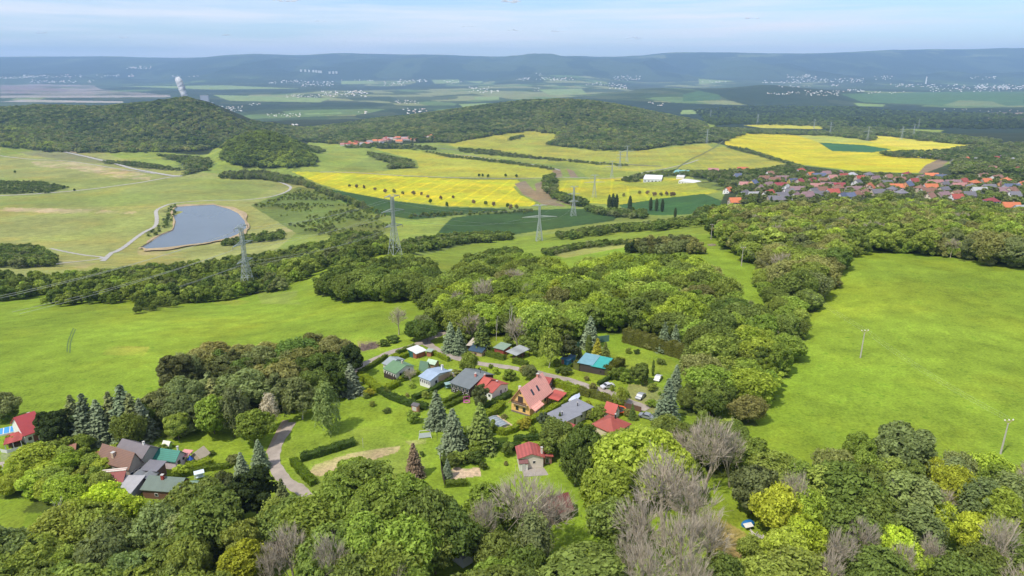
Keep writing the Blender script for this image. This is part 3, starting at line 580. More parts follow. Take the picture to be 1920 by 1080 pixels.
A(735, 628, 3, 'lo', 'dark green', 'on the meadow edge', 1.9); A(720, 636, 2.6, 'lo', 'dark green', 'on the meadow edge', 1.9); A(775, 600, 8, 'broad', 'dark green', 'on the meadow edge', 1.1); A(800, 598, 9, 'broad', 'dark green', 'on the meadow edge', 1.1); A(790, 590, 9, 'broad', 'dull green', 'on the meadow edge', 1.1); A(815, 570, 11, 'broad', 'olive', 'on the meadow edge')
for x, y in ((195, 742), (62, 1005)): pass
A(2, 735, 9, 'broad', 'dull green', LG_); A(15, 760, 5, 'lo', 'dark green', LG_)
rs = random.Random(44)
for x, y in ((735, 690), (748, 724), (760, 708), (770, 725), (792, 712), (800, 745), (815, 750), (762, 742), (858, 705), (868, 720), (905, 700), (918, 690), (932, 700), (944, 712), (930, 770), (945, 785), (962, 712), (985, 700), (1012, 708), (1000, 815), (1020, 812), (985, 825), (1062, 705), (1040, 690), (1100, 712), (1112, 735), (1128, 745), (1130, 775), (1115, 785), (1180, 780), (1195, 790), (1175, 745), (1150, 735), (1208, 722), (1222, 735), (1236, 742), (1225, 765), (1240, 790), (1195, 665), (1180, 660), (1215, 655), (1240, 680), (890, 870), (905, 880), (880, 868), (950, 872), (1290, 745), (1300, 765), (1320, 775), (1360, 765), (1375, 745), (400, 850), (300, 850), (340, 895), (410, 905), (440, 870), (270, 820), (255, 800), (60, 850), (20, 835), (45, 860), (690, 745), (700, 760)):
    A(x + rs.uniform(-3, 3), y + rs.uniform(-3, 3), rs.uniform(1.2, 3.2), 'lo', rs.choice(['mid green', 'fresh green', 'olive', 'dark green', 'lime', 'brownish green']), GA, rs.uniform(.9, 1.7), base=True)
# poplars in the fields
for x, y, h in ((1143, 365, 21), (1150, 363, 22), (1157, 364, 21), (1182, 367, 21), (1221, 370, 18), (1232, 372, 17), (1243, 373, 17), (1267, 389, 12), (1424, 360, 13), (1447, 368, 9)):
    A(x, y, h, 'poplar', 'blackish green', 'in the row at the dark green field', 1.1)
# single trees of the field road (pinkish brown, just in leaf)
for x in (655, 668, 682, 703, 722, 738, 755, 775, 790, 802, 826, 850, 888, 925, 958, 968, 1170, 1200, 1215, 1228, 1240, 1250, 1262):
    A(x, (346 + (x - 655) * .115 if x < 1000 else 360 - (x - 1170) * .03) + rnd.uniform(-3, 3), rnd.uniform(6, 9), 'broad', 'russet' if rnd.random() < .65 else 'brownish green', 'in the avenue below the yellow field', 1.0)
for x, y in ((807, 372), (838, 378), (911, 376), (952, 380), (898, 325), (905, 325), (915, 326), (948, 325), (968, 326)):
    A(x, y, 8, 'broad', 'dark green', 'beside the yellow field', .8)
A(27, 319, 7, 'broad', 'dark green', 'on the pale grassland')
# ------------------------------------------------------------------ woods: lifted canopy outlines in the picture, filled with trees standing in the world
KEEP = [[(1005, 925), (1082, 925), (1090, 1075), (1000, 1075)],  # clearings, tested at the tree's foot
    [(640, 715), (700, 640), (800, 618), (850, 655), (960, 655), (1090, 655), (1110, 630), (1175, 618), (1290, 660), (1270, 705), (1330, 770), (1240, 800), (1050, 800), (1050, 905), (1000, 905), (930, 905), (830, 920), (780, 930), (560, 930), (500, 870), (510, 790), (560, 800), (620, 810), (660, 750)],
    [(0, 760), (70, 750), (100, 800), (60, 885), (0, 890)], [(120, 830), (250, 810), (400, 820), (520, 840), (520, 905), (380, 935), (180, 940)], [(0, 925), (70, 925), (50, 1010), (0, 1010)], [(1340, 960), (1420, 960), (1430, 1110), (1350, 1110)], [(1050, 930), (1090, 930), (1140, 1060), (1080, 1080)], [(800, 1010), (900, 1010), (905, 1200), (790, 1200)]]
WX, WY, WH, WK, WT, WA, WW, WL = [], [], [], [], [], [], [], []
def forest(area, poly, mix, tints, h=(9, 13), sp=7, t0=0, t1=1e9, lod=0, dens=1.0, keep=True, thin=.0):
    hm = (h[0] + h[1]) / 2
    pts = [hit(max(-150, min(2070, x)), y, hm * .6, t1 * 1.3 if t1 < 1e8 else 24000) for x, y in poly]
    X0 = min(p.x for p in pts) - 20; X1 = max(p.x for p in pts) + 20; Y0 = min(p.y for p in pts) * .93; Y1 = min(max(p.y for p in pts) * 1.1, t1 * 1.05)
    gx, gy = np.meshgrid(np.arange(X0, X1, sp), np.arange(Y0, Y1, sp)); gx = gx.ravel(); gy = gy.ravel()
    gx = gx + rng0.uniform(-.42, .42, len(gx)) * sp; gy = gy + rng0.uniform(-.42, .42, len(gy)) * sp
    if thin: k = fbm(gx / 40, gy / 40, 2, 8) > thin - .5; gx = gx[k]; gy = gy[k]
    gz = zg(gx, gy); hh = rng0.uniform(h[0], h[1], len(gx)) * (1 + .5 * fbm(gx / 30, gy / 30, 2, 12)) * rng0.uniform(.8, 1.12, len(gx))
    px, py, t = proj(np.c_[gx, gy, gz + hh * .55]); k = inpoly(px, py, poly) & (t > t0)
    if lod == 0 and hm >= 8:
        k = (t > t0)
        for lf_ in (.3, .8): qx, qy, _ = proj(np.c_[gx, gy, gz + hh * lf_]); k &= inpoly(qx, qy, poly)
    k = k & (t < t1) & (rng0.random(len(gx)) < dens)
    bx, by, _ = proj(np.c_[gx, gy, gz])
    if keep:
        for q in KEEP: k &= ~inpoly(bx, by, q)
    k &= (px > -160) & (px < 2080)
    gx = gx[k]; gy = gy[k]; gz = gz[k]; hh = hh[k]; t = t[k]
    if lod == 0 and TREES and keep:
        EX = np.array([(q['x'], q['y'], q['h'] * .28 * q['w']) for q in TREES if q.get('keep')])
        d = np.hypot(gx[:, None] - EX[:, 0], gy[:, None] - EX[:, 1]); m = (d > EX[:, 2] + 1.6).all(1)
        gx, gy, gz, hh, t = gx[m], gy[m], gz[m], hh[m], t[m]
    mk = list(mix); mw = np.array([mix[q] for q in mk]); mw = mw / mw.sum(); kk = rng0.choice(len(mk), len(gx), p=mw)
    tk = list(tints); tw = np.cumsum([tints[q] for q in tk]); tw = tw / tw[-1]
    # tints come in drifts: same species stand together
    u = np.clip(.5 + 1.25 * fbm(gx / (sp * (4 if lod < 2 else 10)), gy / (sp * (4 if lod < 2 else 10)), 3, len(WX)) + rng0.uniform(-.3, .3, len(gx)), 0, .999)
    ti = np.searchsorted(tw, u)
    for i in range(len(gx)):
        q = dict(x=gx[i], y=gy[i], z=gz[i], h=hh[i], kind=mk[kk[i]], tint=tk[min(ti[i], len(tk) - 1)], area=area, w=rnd.uniform(.95, 1.4), label=None, keep=False)
        if lod == 0: TREES.append(q)
        else:
            FAR.append((q['x'], q['y'], q['z'], q['h'], q['tint'], q['w'], lod, t[i]))
    print('forest', area, len(gx))
FAR = []
forest(FW, [(560, 950), (640, 880), (760, 880), (860, 910), (950, 900), (1000, 960), (1000, 1250), (560, 1250)], {'broad': 1}, {'fresh green': 3, 'mid green': 4, 'dark green': 1}, (10, 14), 6.5)
forest(FW, [(1050, 780), (1120, 780), (1200, 810), (1300, 800), (1400, 800), (1420, 900), (1400, 1250), (1000, 1250), (1030, 900)], {'broad': 4, 'bare': 2, 'birch': 1}, {'mid green': 3, 'olive': 3, 'lime': 2}, (8, 12), 7)
forest('in the olive wood at bottom left', [(-160, 1010), (60, 985), (130, 940), (240, 938), (330, 930), (420, 920), (520, 930), (580, 960), (580, 1260), (-160, 1260)], {'broad': 8, 'birch': 1}, {'olive': 5, 'grey green': 1, 'mid green': 2.5, 'lime': .7}, (10, 13), 6.2)
forest('in the mixed wood at bottom right', [(1400, 860), (1500, 860), (1600, 850), (1700, 840), (1760, 860), (1850, 855), (1930, 870), (2080, 890), (2080, 1250), (1380, 1250), (1370, 1000)], {'broad': 5, 'birch': 2, 'bare': 1.2}, {'mid green': 3, 'olive': 3, 'yellow green': .9, 'grey green': 2, 'lime': 1.2}, (8, 11.5), 5.8)
forest('in the thicket by the brown roofed house', [(-20, 880), (60, 860), (100, 830), (150, 820), (210, 840), (190, 880), (200, 910), (140, 930), (60, 925), (0, 915)], {'broad': 5, 'lo': 3}, {'olive': 2, 'lime': 3, 'mid green': 1}, (4, 7), 4.2, keep=False)
forest('in the dark wood left of the track', [(268, 712), (330, 660), (430, 648), (520, 650), (600, 628), (650, 640), (672, 680), (650, 720), (590, 740), (520, 760), (420, 760), (330, 790), (275, 770)], {'broad': 5, 'pine': 3, 'birch': 1.5, 'spruce': .6}, {'dull green': 5, 'dark green': 2, 'brownish green': 2, 'olive': 1, 'mid green': 1.5}, (9, 14), 6)
forest('in the dark wood left of the track', [(270, 770), (420, 760), (560, 760), (560, 800), (480, 830), (380, 820), (280, 810)], {'broad': 5, 'birch': 1}, {'mid green': 2, 'dull green': 2, 'olive': 1}, (6, 10), 8, dens=.5, keep=True)
forest(MW, [(800, 560), (835, 520), (880, 500), (960, 480), (1060, 492), (1180, 482), (1290, 475), (1330, 495), (1400, 545), (1440, 585), (1494, 598), (1482, 665), (1458, 712), (1415, 762), (1360, 785), (1320, 730), (1290, 660), (1260, 640), (1170, 612), (1110, 620), (1060, 650), (960, 645), (870, 630), (835, 610), (805, 590)],
       {'broad': 12, 'birch': .8, 'bare': .35, 'pine': .3}, {'dark green': .8, 'dull green': .8, 'brownish green': 1, 'olive': 2, 'mid green': 2.2, 'fresh green': 3.2, 'lime': 3.6}, (9, 13), 6.6, 190, 470)
forest('in the wood beside the pylons', [(600, 520), (650, 488), (740, 482), (800, 486), (830, 515), (812, 555), (640, 556), (590, 538)], {'broad': 1}, {'mid green': 3, 'dark green': 2, 'fresh green': 1}, (10, 13), 6.5, 300, 560)
forest('in the belt below the pond', [(-160, 515), (0, 505), (100, 512), (200, 505), (330, 492), (400, 485), (520, 470), (600, 445), (650, 432), (720, 442), (745, 465), (620, 500), (600, 528), (540, 535), (470, 548), (380, 565), (240, 588), (100, 615), (0, 642), (-160, 675)], {'broad': 9, 'lo': 2}, {'dull green': 2, 'mid green': 3, 'dark green': 1.5, 'olive': 1.6, 'fresh green': 2}, (5, 11), 8, 380, 900, thin=.36)
forest('in the belt below the pond', [(235, 585), (300, 545), (380, 545), (370, 560), (300, 575)], {'lo': 2}, {'dark green': 3, 'mid green': 3}, (3, 5), 6, 300, 700)
forest('on the scrub slope right of the pond', [(475, 385), (560, 355), (640, 368), (745, 405), (730, 440), (600, 440), (520, 412)], {'lo': 1}, {'mid green': 3, 'olive': 2, 'dull green': 2}, (2.5, 5), 9, 600, 1600, thin=.45)
forest('in the hedgerow above the pond', [(410, 328), (420, 320), (490, 318), (560, 330), (610, 352), (680, 378), (700, 398), (640, 372), (560, 345), (480, 334), (415, 334)], {'broad': 1}, {'mid green': 3, 'dull green': 3, 'brownish green': 1}, (8, 11), 9, 700, 1700)
RB = 'in the wood below the village'
forest(RB, [(1338, 395), (1400, 372), (1480, 364), (1560, 368), (1640, 358), (1700, 356), (1800, 366), (1880, 390), (2080, 410), (2080, 500), (1920, 488), (1780, 472), (1690, 466), (1620, 460), (1585, 480), (1575, 510), (1545, 545), (1500, 562), (1470, 545), (1425, 500), (1390, 470), (1345, 440)],
       {'broad': 12, 'birch': .6, 'bare': .3}, {'dark green': 1.5, 'mid green': 2.5, 'olive': 3, 'brownish green': 2.2, 'dull green': 1, 'fresh green': 1.6, 'lime': .6}, (10, 15), 6.6, 250, 640)
forest('on the rough ground right of the gardens', [(1275, 690), (1330, 690), (1420, 700), (1430, 740), (1405, 790), (1410, 850), (1330, 850), (1240, 820), (1235, 800), (1280, 770)], {'broad': 5, 'lo': 4, 'bare': 1}, {'mid green': 3, 'dark green': 1, 'olive': 2, 'brownish green': 2, 'fresh green': 1}, (5, 9), 5.6, 100, 300, keep=False, dens=.8)
forest('between the two upper meadows', [(1400, 500), (1430, 510), (1500, 560), (1530, 545), (1515, 580), (1495, 620), (1470, 600), (1440, 560)], {'broad': 5, 'lo': 2}, {'mid green': 2, 'fresh green': 2, 'olive': 2, 'lime': 1}, (6, 9), 6, 240, 420)
forest('in the pine clump above the wood', [(1168, 462), (1200, 445), (1290, 440), (1318, 455), (1318, 470), (1250, 475), (1180, 472)], {'broad': 3, 'pine': 3}, {'dull green': 3, 'brownish green': 3, 'blackish green': 1}, (7, 9), 6, 300, 700)
forest('in the wood rim left of the field', [(860, 500), (880, 482), (960, 466), (985, 480), (1000, 500), (900, 520), (840, 545), (800, 560), (805, 545)], {'broad': 3}, {'dark green': 3, 'mid green': 2, 'olive': 1}, (10, 13), 6.5, 300, 560)
for nm, q, hh, sp in (('hedge trees', [(760, 452), (830, 440), (880, 436), (960, 436), (960, 446), (880, 450), (800, 465), (760, 470)], (5, 8), 7), ('hedge', [(1010, 470), (1090, 455), (1200, 448), (1200, 452), (1100, 461), (1030, 476)], (3, 4), 5),
        ('hedge', [(1040, 436), (1160, 422), (1240, 415), (1340, 405), (1345, 413), (1240, 424), (1160, 430), (1050, 446)], (5, 8), 8), ('hedge', [(1100, 386), (1140, 392), (1210, 394), (1215, 405), (1150, 402), (1100, 392)], (5, 8), 7), ('field trees', [(1020, 330), (1040, 326), (1045, 345), (1040, 358), (1070, 368), (1110, 380), (1090, 383), (1040, 368), (1020, 350)], (8, 11), 8),
        ('hedge', [(1310, 390), (1345, 385), (1345, 400), (1300, 408)], (5, 8), 8), ('young wood', [(-160, 470), (0, 460), (60, 460), (108, 480), (100, 492), (0, 494), (-160, 505)], (6, 8), 7), ('shrubs', [(-160, 342), (0, 338), (80, 340), (130, 350), (90, 360), (0, 362), (-160, 370)], (3, 5), 7), ('bank shrubs', [(315, 390), (330, 380), (330, 400), (310, 430), (275, 445), (270, 438), (300, 420)], (2.5, 4.5), 9),
        ('bank shrubs', [(420, 450), (470, 440), (530, 430), (530, 445), (470, 452), (420, 458)], (5, 7), 8), ('hedge trees', [(770, 400), (850, 397), (1000, 392), (1000, 396), (850, 402), (770, 406)], (3, 5), 9)):
    forest(nm, q, {'lo': 1}, {'mid green': 3, 'dark green': 3, 'dull green': 2}, hh, sp, 400, 2200, lod=1)
HT = {'blackish green': 2, 'dark green': 4, 'dull green': 4, 'brownish green': 1.2, 'mid green': 2, 'olive': .7}
forest('left hill', [(-160, 205), (60, 197), (200, 199), (280, 191), (350, 182), (400, 198), (450, 224), (560, 238), (640, 262), (500, 250), (470, 262), (420, 275), (330, 282), (180, 282), (90, 280), (0, 272), (-160, 270)], {'lo': 1}, HT, (9, 14), 13.5, 1800, 3400, lod=2, keep=False)
forest('small hill', [(413, 292), (430, 264), (470, 246), (530, 244), (572, 270), (594, 300), (586, 308), (500, 311), (440, 306)], {'lo': 1}, {'mid green': 4, 'dark green': 2, 'olive': 2}, (9, 13), 11, 1400, 2000, lod=2, keep=False)
forest('centre hill', [(560, 240), (640, 232), (700, 222), (800, 212), (900, 198), (1000, 185), (1060, 182), (1130, 189), (1200, 204), (1320, 228), (1345, 262), (1280, 268), (1200, 278), (1120, 278), (1022, 268), (1042, 262), (1045, 248), (1000, 243), (930, 250), (850, 265), (780, 262), (740, 250), (640, 255), (560, 245)], {'lo': 1}, HT, (10, 15), 14.5, 1900, 3900, lod=2, keep=False)
forest('valley wood', [(460, 232), (560, 240), (760, 244), (760, 254), (640, 268), (560, 262), (500, 250)], {'lo': 1}, HT, (9, 13), 14, 1800, 4300, lod=2, keep=False)
for q, hh, sp in (([(1300, 240), (1380, 240), (1480, 244), (1560, 246), (1640, 252), (1640, 262), (1560, 252), (1400, 248), (1360, 262), (1310, 265)], (9, 13), 15), ([(1460, 228), (1590, 226), (1590, 234), (1550, 236), (1470, 232)], (9, 12), 16), ([(1540, 236), (1640, 238), (1780, 252), (1880, 262), (1860, 272), (1740, 262), (1640, 250), (1560, 246)], (9, 12), 15),
                  ([(1640, 284), (1760, 282), (1800, 275), (1880, 268), (2080, 262), (2080, 330), (1900, 320), (1780, 322), (1790, 300), (1740, 294), (1680, 292)], (7, 11), 15), ([(1290, 321), (1360, 318), (1430, 316), (1480, 308), (1520, 318), (1600, 322), (1740, 330), (1920, 325), (2080, 325), (2080, 400), (1920, 400), (1400, 390), (1380, 360), (1340, 340)], (4, 8), 15.5),
                  ([(190, 300), (260, 303), (330, 314), (340, 318), (260, 312), (200, 304)], (4, 6), 9), ([(280, 288), (350, 292), (390, 296), (400, 312), (350, 325), (345, 305), (300, 290)], (6, 9), 11), ([(565, 270), (600, 276), (610, 283), (590, 285)], (6, 8), 10),
                  ([(690, 285), (720, 290), (770, 300), (775, 312), (725, 313), (740, 305), (700, 293)], (7, 10), 9), ([(640, 262), (700, 268), (800, 272), (820, 280), (700, 275), (650, 276)], (6, 9), 14), ([(790, 282), (850, 290), (960, 302), (1040, 314), (1040, 317), (960, 306), (850, 294)], (4, 6), 10), ([(850, 276), (920, 280), (1000, 292), (1100, 302), (1180, 308), (1180, 310), (1000, 296), (870, 284)], (4, 8), 12),
                  ([(1360, 272), (1400, 278), (1470, 300), (1510, 312), (1500, 314), (1450, 298), (1370, 276)], (4, 6), 9), ([(1160, 335), (1200, 325), (1260, 318), (1330, 320), (1330, 330), (1260, 326), (1180, 338)], (5, 8), 12), ([(955, 258), (980, 252), (982, 254), (957, 262)], (6, 8), 10)):
    forest('hedges far', q, {'lo': 1}, {'dark green': 3, 'dull green': 3, 'mid green': 2}, hh, sp if sp != 15.5 else 13, 700, 4600, lod=2, keep=False, thin=.2 if sp == 15 else .27 if sp == 15.5 else 0)
forest('far woods', [(1300, 205), (1400, 198), (1500, 198), (1600, 200), (1700, 208), (1920, 212), (2080, 215), (2080, 262), (1920, 255), (1700, 246), (1500, 232), (1330, 232)], {'lo': 1}, {'blackish green': 3, 'dark green': 3}, (10, 15), 30, 3000, 6000, lod=2, keep=False, thin=.3)
UNDER = [dict(q, x=q['x'] + rnd.uniform(-3.4, 3.4), y=q['y'] + rnd.uniform(-3.4, 3.4), h=rnd.uniform(3.5, 6.5), kind='lo', w=rnd.uniform(1, 1.5)) for q in TREES for _ in range(2) if not q['keep'] and q['h'] > 7]
# ------------------------------------------------------------------ darken the ground under the woods, then build the ground mesh
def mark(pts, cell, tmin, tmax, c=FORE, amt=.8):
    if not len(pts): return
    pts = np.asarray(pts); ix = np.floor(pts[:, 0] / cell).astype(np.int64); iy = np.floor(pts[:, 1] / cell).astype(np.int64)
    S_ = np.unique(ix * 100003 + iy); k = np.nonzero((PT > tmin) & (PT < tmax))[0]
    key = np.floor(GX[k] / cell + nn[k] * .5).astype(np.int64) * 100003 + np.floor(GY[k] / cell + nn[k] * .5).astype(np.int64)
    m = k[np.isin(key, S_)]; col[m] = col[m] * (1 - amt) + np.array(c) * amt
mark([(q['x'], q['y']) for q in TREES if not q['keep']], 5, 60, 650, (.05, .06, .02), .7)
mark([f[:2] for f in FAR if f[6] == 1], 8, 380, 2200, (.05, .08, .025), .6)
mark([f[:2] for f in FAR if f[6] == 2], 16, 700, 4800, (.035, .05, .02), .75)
# tractor tracks on the left meadow
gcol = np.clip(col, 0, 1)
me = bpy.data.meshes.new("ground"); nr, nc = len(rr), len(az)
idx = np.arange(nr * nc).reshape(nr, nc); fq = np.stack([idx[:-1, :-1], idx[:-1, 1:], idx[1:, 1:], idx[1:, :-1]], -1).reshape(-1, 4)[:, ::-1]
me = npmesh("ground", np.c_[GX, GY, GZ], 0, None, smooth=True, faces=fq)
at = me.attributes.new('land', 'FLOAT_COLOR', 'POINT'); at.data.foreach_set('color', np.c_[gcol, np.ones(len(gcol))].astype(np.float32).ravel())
at = me.attributes.new('rape', 'FLOAT', 'POINT'); at.data.foreach_set('value', rape.astype(np.float32))
gm = bpy.data.materials.new('ground'); gm.use_nodes = True; t = gm.node_tree; b = t.nodes['Principled BSDF']; b.inputs['Roughness'].default_value = 1; b.inputs['Specular IOR Level'].default_value = .1
g = N(t, 'ShaderNodeNewGeometry'); la = N(t, 'ShaderNodeAttribute', attribute_name='land'); ra = N(t, 'ShaderNodeAttribute', attribute_name='rape')
def noise(scale, det, vec=None, lo=.8, hi=1.2, rough=.6, f0=.3, f1=.7):
    n = N(t, 'ShaderNodeTexNoise'); n.inputs['Scale'].default_value = scale; n.inputs['Detail'].default_value = det; n.inputs['Roughness'].default_value = rough; t.links.new(vec or g.outputs['Position'], n.inputs[0])
    r = N(t, 'ShaderNodeMapRange'); r.inputs[1].default_value = f0; r.inputs[2].default_value = f1; r.inputs[3].default_value = lo; r.inputs[4].default_value = hi; t.links.new(n.outputs[0], r.inputs[0]); return r.outputs[0]
def mulc(a, bb, fac=None, colr=None):
    x = N(t, 'ShaderNodeMix', data_type='RGBA', blend_type='MULTIPLY'); x.inputs[0].default_value = 1; t.links.new(a, x.inputs[6])
    if colr: x.inputs[7].default_value = (*colr, 1)
    else: t.links.new(bb, x.inputs[7])
    if fac: t.links.new(fac, x.inputs[0])
    return x.outputs[2]
c = mulc(la.outputs[0], noise(.012, 6, lo=.74, hi=1.26)); c = mulc(c, noise(.11, 6, lo=.72, hi=1.28, rough=.7)); c = mulc(c, noise(1.3, 4, lo=.68, hi=1.34, rough=.75))
yel = noise(.03, 5, lo=0, hi=.55, f0=.52, f1=.72); c = mulc(c, None, yel, (1.22, 1.03, .9)); dk = noise(.22, 3, lo=0, hi=.8, f0=.63, f1=.72); c = mulc(c, None, dk, (.6, .72, .6)); mp_ = N(t, 'ShaderNodeMapping'); mp_.inputs['Scale'].default_value = (.3, .9, .5); mp_.inputs['Rotation'].default_value = (0, 0, .25); t.links.new(g.outputs['Position'], mp_.inputs[0]); dk2 = noise(1.0, 3, vec=mp_.outputs[0], lo=0, hi=.9, f0=.64, f1=.72, rough=.5); c = mulc(c, None, dk2, (.55, .68, .5)); pat = noise(.006, 4, lo=0, hi=.8, f0=.5, f1=.6); c = mulc(c, None, pat, (.86, .93, .8)); pat2 = noise(.0085, 6, lo=0, hi=.9, f0=.48, f1=.66); c = mulc(c, None, pat2, (1.2, 1.02, .85))
rot = N(t, 'ShaderNodeMapping'); rot.inputs['Rotation'].default_value = (0, 0, R(9)); t.links.new(g.outputs['Position'], rot.inputs[0])
wv = N(t, 'ShaderNodeTexWave', bands_direction='X'); wv.inputs['Scale'].default_value = .0105; wv.inputs['Distortion'].default_value = 1.2; wv.inputs['Detail'].default_value = 1; wv.inputs['Detail Scale'].default_value = .1; t.links.new(rot.outputs[0], wv.inputs[0])
wr = N(t, 'ShaderNodeMapRange'); wr.inputs[1].default_value = .9; wr.inputs[2].default_value = .99; t.links.new(wv.outputs[1], wr.inputs[0])
wm = N(t, 'ShaderNodeMath', operation='MULTIPLY'); t.links.new(wr.outputs[0], wm.inputs[0]); t.links.new(ra.outputs['Fac'], wm.inputs[1]); c = mulc(c, None, wm.outputs[0], (1.26, 1.2, .6)); blm = noise(.018, 5, lo=0, hi=1, f0=.42, f1=.6); bm = N(t, 'ShaderNodeMath', operation='MULTIPLY'); t.links.new(blm, bm.inputs[0]); t.links.new(ra.outputs['Fac'], bm.inputs[1]); c = mulc(c, None, bm.outputs[0], (.78, .92, 1.1))
t.links.new(c, b.inputs['Base Color'])
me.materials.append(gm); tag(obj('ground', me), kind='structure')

# ------------------------------------------------------------------ roads, paths, pond
ROADM = mat('gravel_road', (.33, .28, .235), .95, .3, .45); PATHM = mat('far_track', (.38, .36, .33), .95, .15, .1); DIRT = mat('dirt_track', (.32, .25, .19), .95, .25, .5)
def strip(name, pts, width, m, off=.06):
    P = [hit(x, y) for x, y in pts]; Q = []
    n = len(P)
    for i in range(n - 1):
        p0, p1, p2, p3 = P[max(i - 1, 0)], P[i], P[i + 1], P[min(i + 2, n - 1)]; k = max(4, int((p2 - p1).length / 1.6)); k = min(k, 60)
        for j in range(k):
            s = j / k; Q.append(.5 * ((2 * p1) + (p2 - p0) * s + (2 * p0 - 5 * p1 + 4 * p2 - p3) * s * s + (3 * p1 - p0 - 3 * p2 + p3) * s ** 3))
    Q.append(P[-1]); V = []; F_ = []; K = 5
    for i, q in enumerate(Q):
        d = (Q[min(i + 1, len(Q) - 1)] - Q[max(i - 1, 0)]); d = Vector((d.x, d.y, 0)).normalized(); s = Vector((d.y, -d.x, 0))
        wj = width * (1 + .12 * math.sin(i * .9) + .08 * math.sin(i * 2.3))
        for k in range(K):
            p = q + s * wj * (k / (K - 1) - .5); V.append((p.x, p.y, 0))
    V = np.array(V); V[:, 2] = zg(V[:, 0], V[:, 1]) + off
    F_ = [(i * K + k, i * K + k + 1, (i + 1) * K + k + 1, (i + 1) * K + k) for i in range(len(Q) - 1) for k in range(K - 1)]
    return tag(obj(name, npmesh(name, V, 0, m, smooth=True, faces=np.array(F_))), kind='structure')
strip('road', [(640, 712), (690, 680), (735, 660), (775, 648), (800, 638), (830, 624), (850, 612)], 3.6, ROADM)
strip('road', [(795, 640), (806, 648), (825, 660), (855, 671), (900, 682), (960, 690), (1010, 700), (1060, 712), (1110, 727), (1150, 740), (1185, 756), (1215, 768)], 3.3, ROADM, .09)
strip('road', [(545, 792), (530, 818), (516, 842), (515, 866), (525, 890), (545, 908), (562, 918), (580, 935)], 2.8, ROADM)
strip('path', [(536, 788), (520, 815), (505, 850)], 1.6, DIRT, .05)
strip('path', [(-60, 880), (0, 872), (28, 868)], 3, ROADM)
strip('path', [(300, 788), (270, 790), (245, 795)], 2, DIRT)
strip('road', [(-120, 372), (0, 367), (90, 362), (200, 351), (265, 342), (315, 333), (340, 330)], 7, PATHM, .3)
strip('road', [(-60, 265), (40, 272), (80, 278), (120, 285), (200, 303), (250, 317), (310, 328), (340, 331)], 9, PATHM, .8)
strip('path', [(0, 292), (60, 299), (150, 305), (230, 318), (290, 326)], 4, PATHM, .5)
strip('path', [(192, 490), (210, 474), (240, 458), (268, 437), (290, 425), (294, 410), (293, 396), (305, 388), (330, 381), (400, 376), (460, 375), (520, 366), (545, 352), (522, 340), (495, 334)], 5, PATHM, .3)
strip('path', [(-60, 500), (60, 499), (120, 493), (192, 484), (155, 478), (95, 466)], 4, PATHM, .2)
strip('path', [(600, 323), (660, 324), (760, 330), (840, 333), (960, 335), (1060, 333), (1160, 334), (1215, 322), (1260, 314), (1310, 300)], 5, PATHM, .6)
strip('road', [(820, 278), (900, 284), (1000, 296), (1100, 303), (1180, 309), (1240, 312)], 8, mat('asphalt_far', (.16, .16, .17), .9, .1, .1), .8)
strip('path', [(1262, 322), (1290, 302), (1345, 273), (1358, 262)], 4, mat('field_edge', (.12, .14, .05), .95, .1, .1), .8)
strip('path', [(850, 290), (960, 304), (1020, 312), (1050, 320)], 5, PATHM, .8)
def water_pts(y_list): return [Vector((ray(x, y)[0] * s, ray(x, y)[1] * s, POND[2])) for x, y in y_list for s in [-200.0 / ray(x, y)[2]]]
OUT = [(a / 3, 300 + b_ / 3) for a, b_ in ((985, 270), (1000, 262), (1100, 255), (1200, 250), (1290, 275), (1340, 300), (1375, 340), (1387, 385), (1330, 420), (1280, 440), (1180, 465), (1050, 480), (920, 494), (830, 500), (790, 495), (855, 457), (900, 425), (975, 395), (990, 350), (975, 310))]
W_ = water_pts(OUT); wb = MB(); wb.poly([tuple(p) for p in W_][::-1])
WM = mat('pond_water', (.12, .145, .16), .25, .1, .02); tag(wb.build('pond_water', WM), kind='structure')
cw = sum(W_, Vector()) / len(W_); bk = MB()      # reed bank ring
for i in range(len(W_) * 6):
    a = i / 6; p = W_[int(a) % len(W_)].lerp(W_[(int(a) + 1) % len(W_)], a % 1); q = W_[int(a + 1 / 6) % len(W_)].lerp(W_[(int(a + 1 / 6) + 1) % len(W_)], (a + 1 / 6) % 1)
    o1 = (p - cw).normalized() * (8 + 5 * math.sin(a * 1.7) + 2 * math.sin(a * 5)); o2 = (q - cw).normalized() * (8 + 5 * math.sin((a + 1 / 6) * 1.7) + 2 * math.sin((a + 1 / 6) * 5))
    up = Vector((0, 0, 1.1)); bk.quad(p, q, q + o2 * .25 + up, p + o1 * .25 + up); bk.quad(p + o1 * .25 + up, q + o2 * .25 + up, q + o2 + up * .5, p + o1 + up * .5)
tag(bk.build('reed_bank', mat('dry_reeds', (.36, .27, .15), .95, .3, .15)), kind='structure')
# tractor marks
strip('path', [(138, 615), (128, 640), (126, 660)], .5, mat('track_grass', (.09, .15, .02), .95, .1, 1), .05); strip('path', [(142, 617), (133, 640), (131, 662)], .5, MATS['track_grass'], .05)
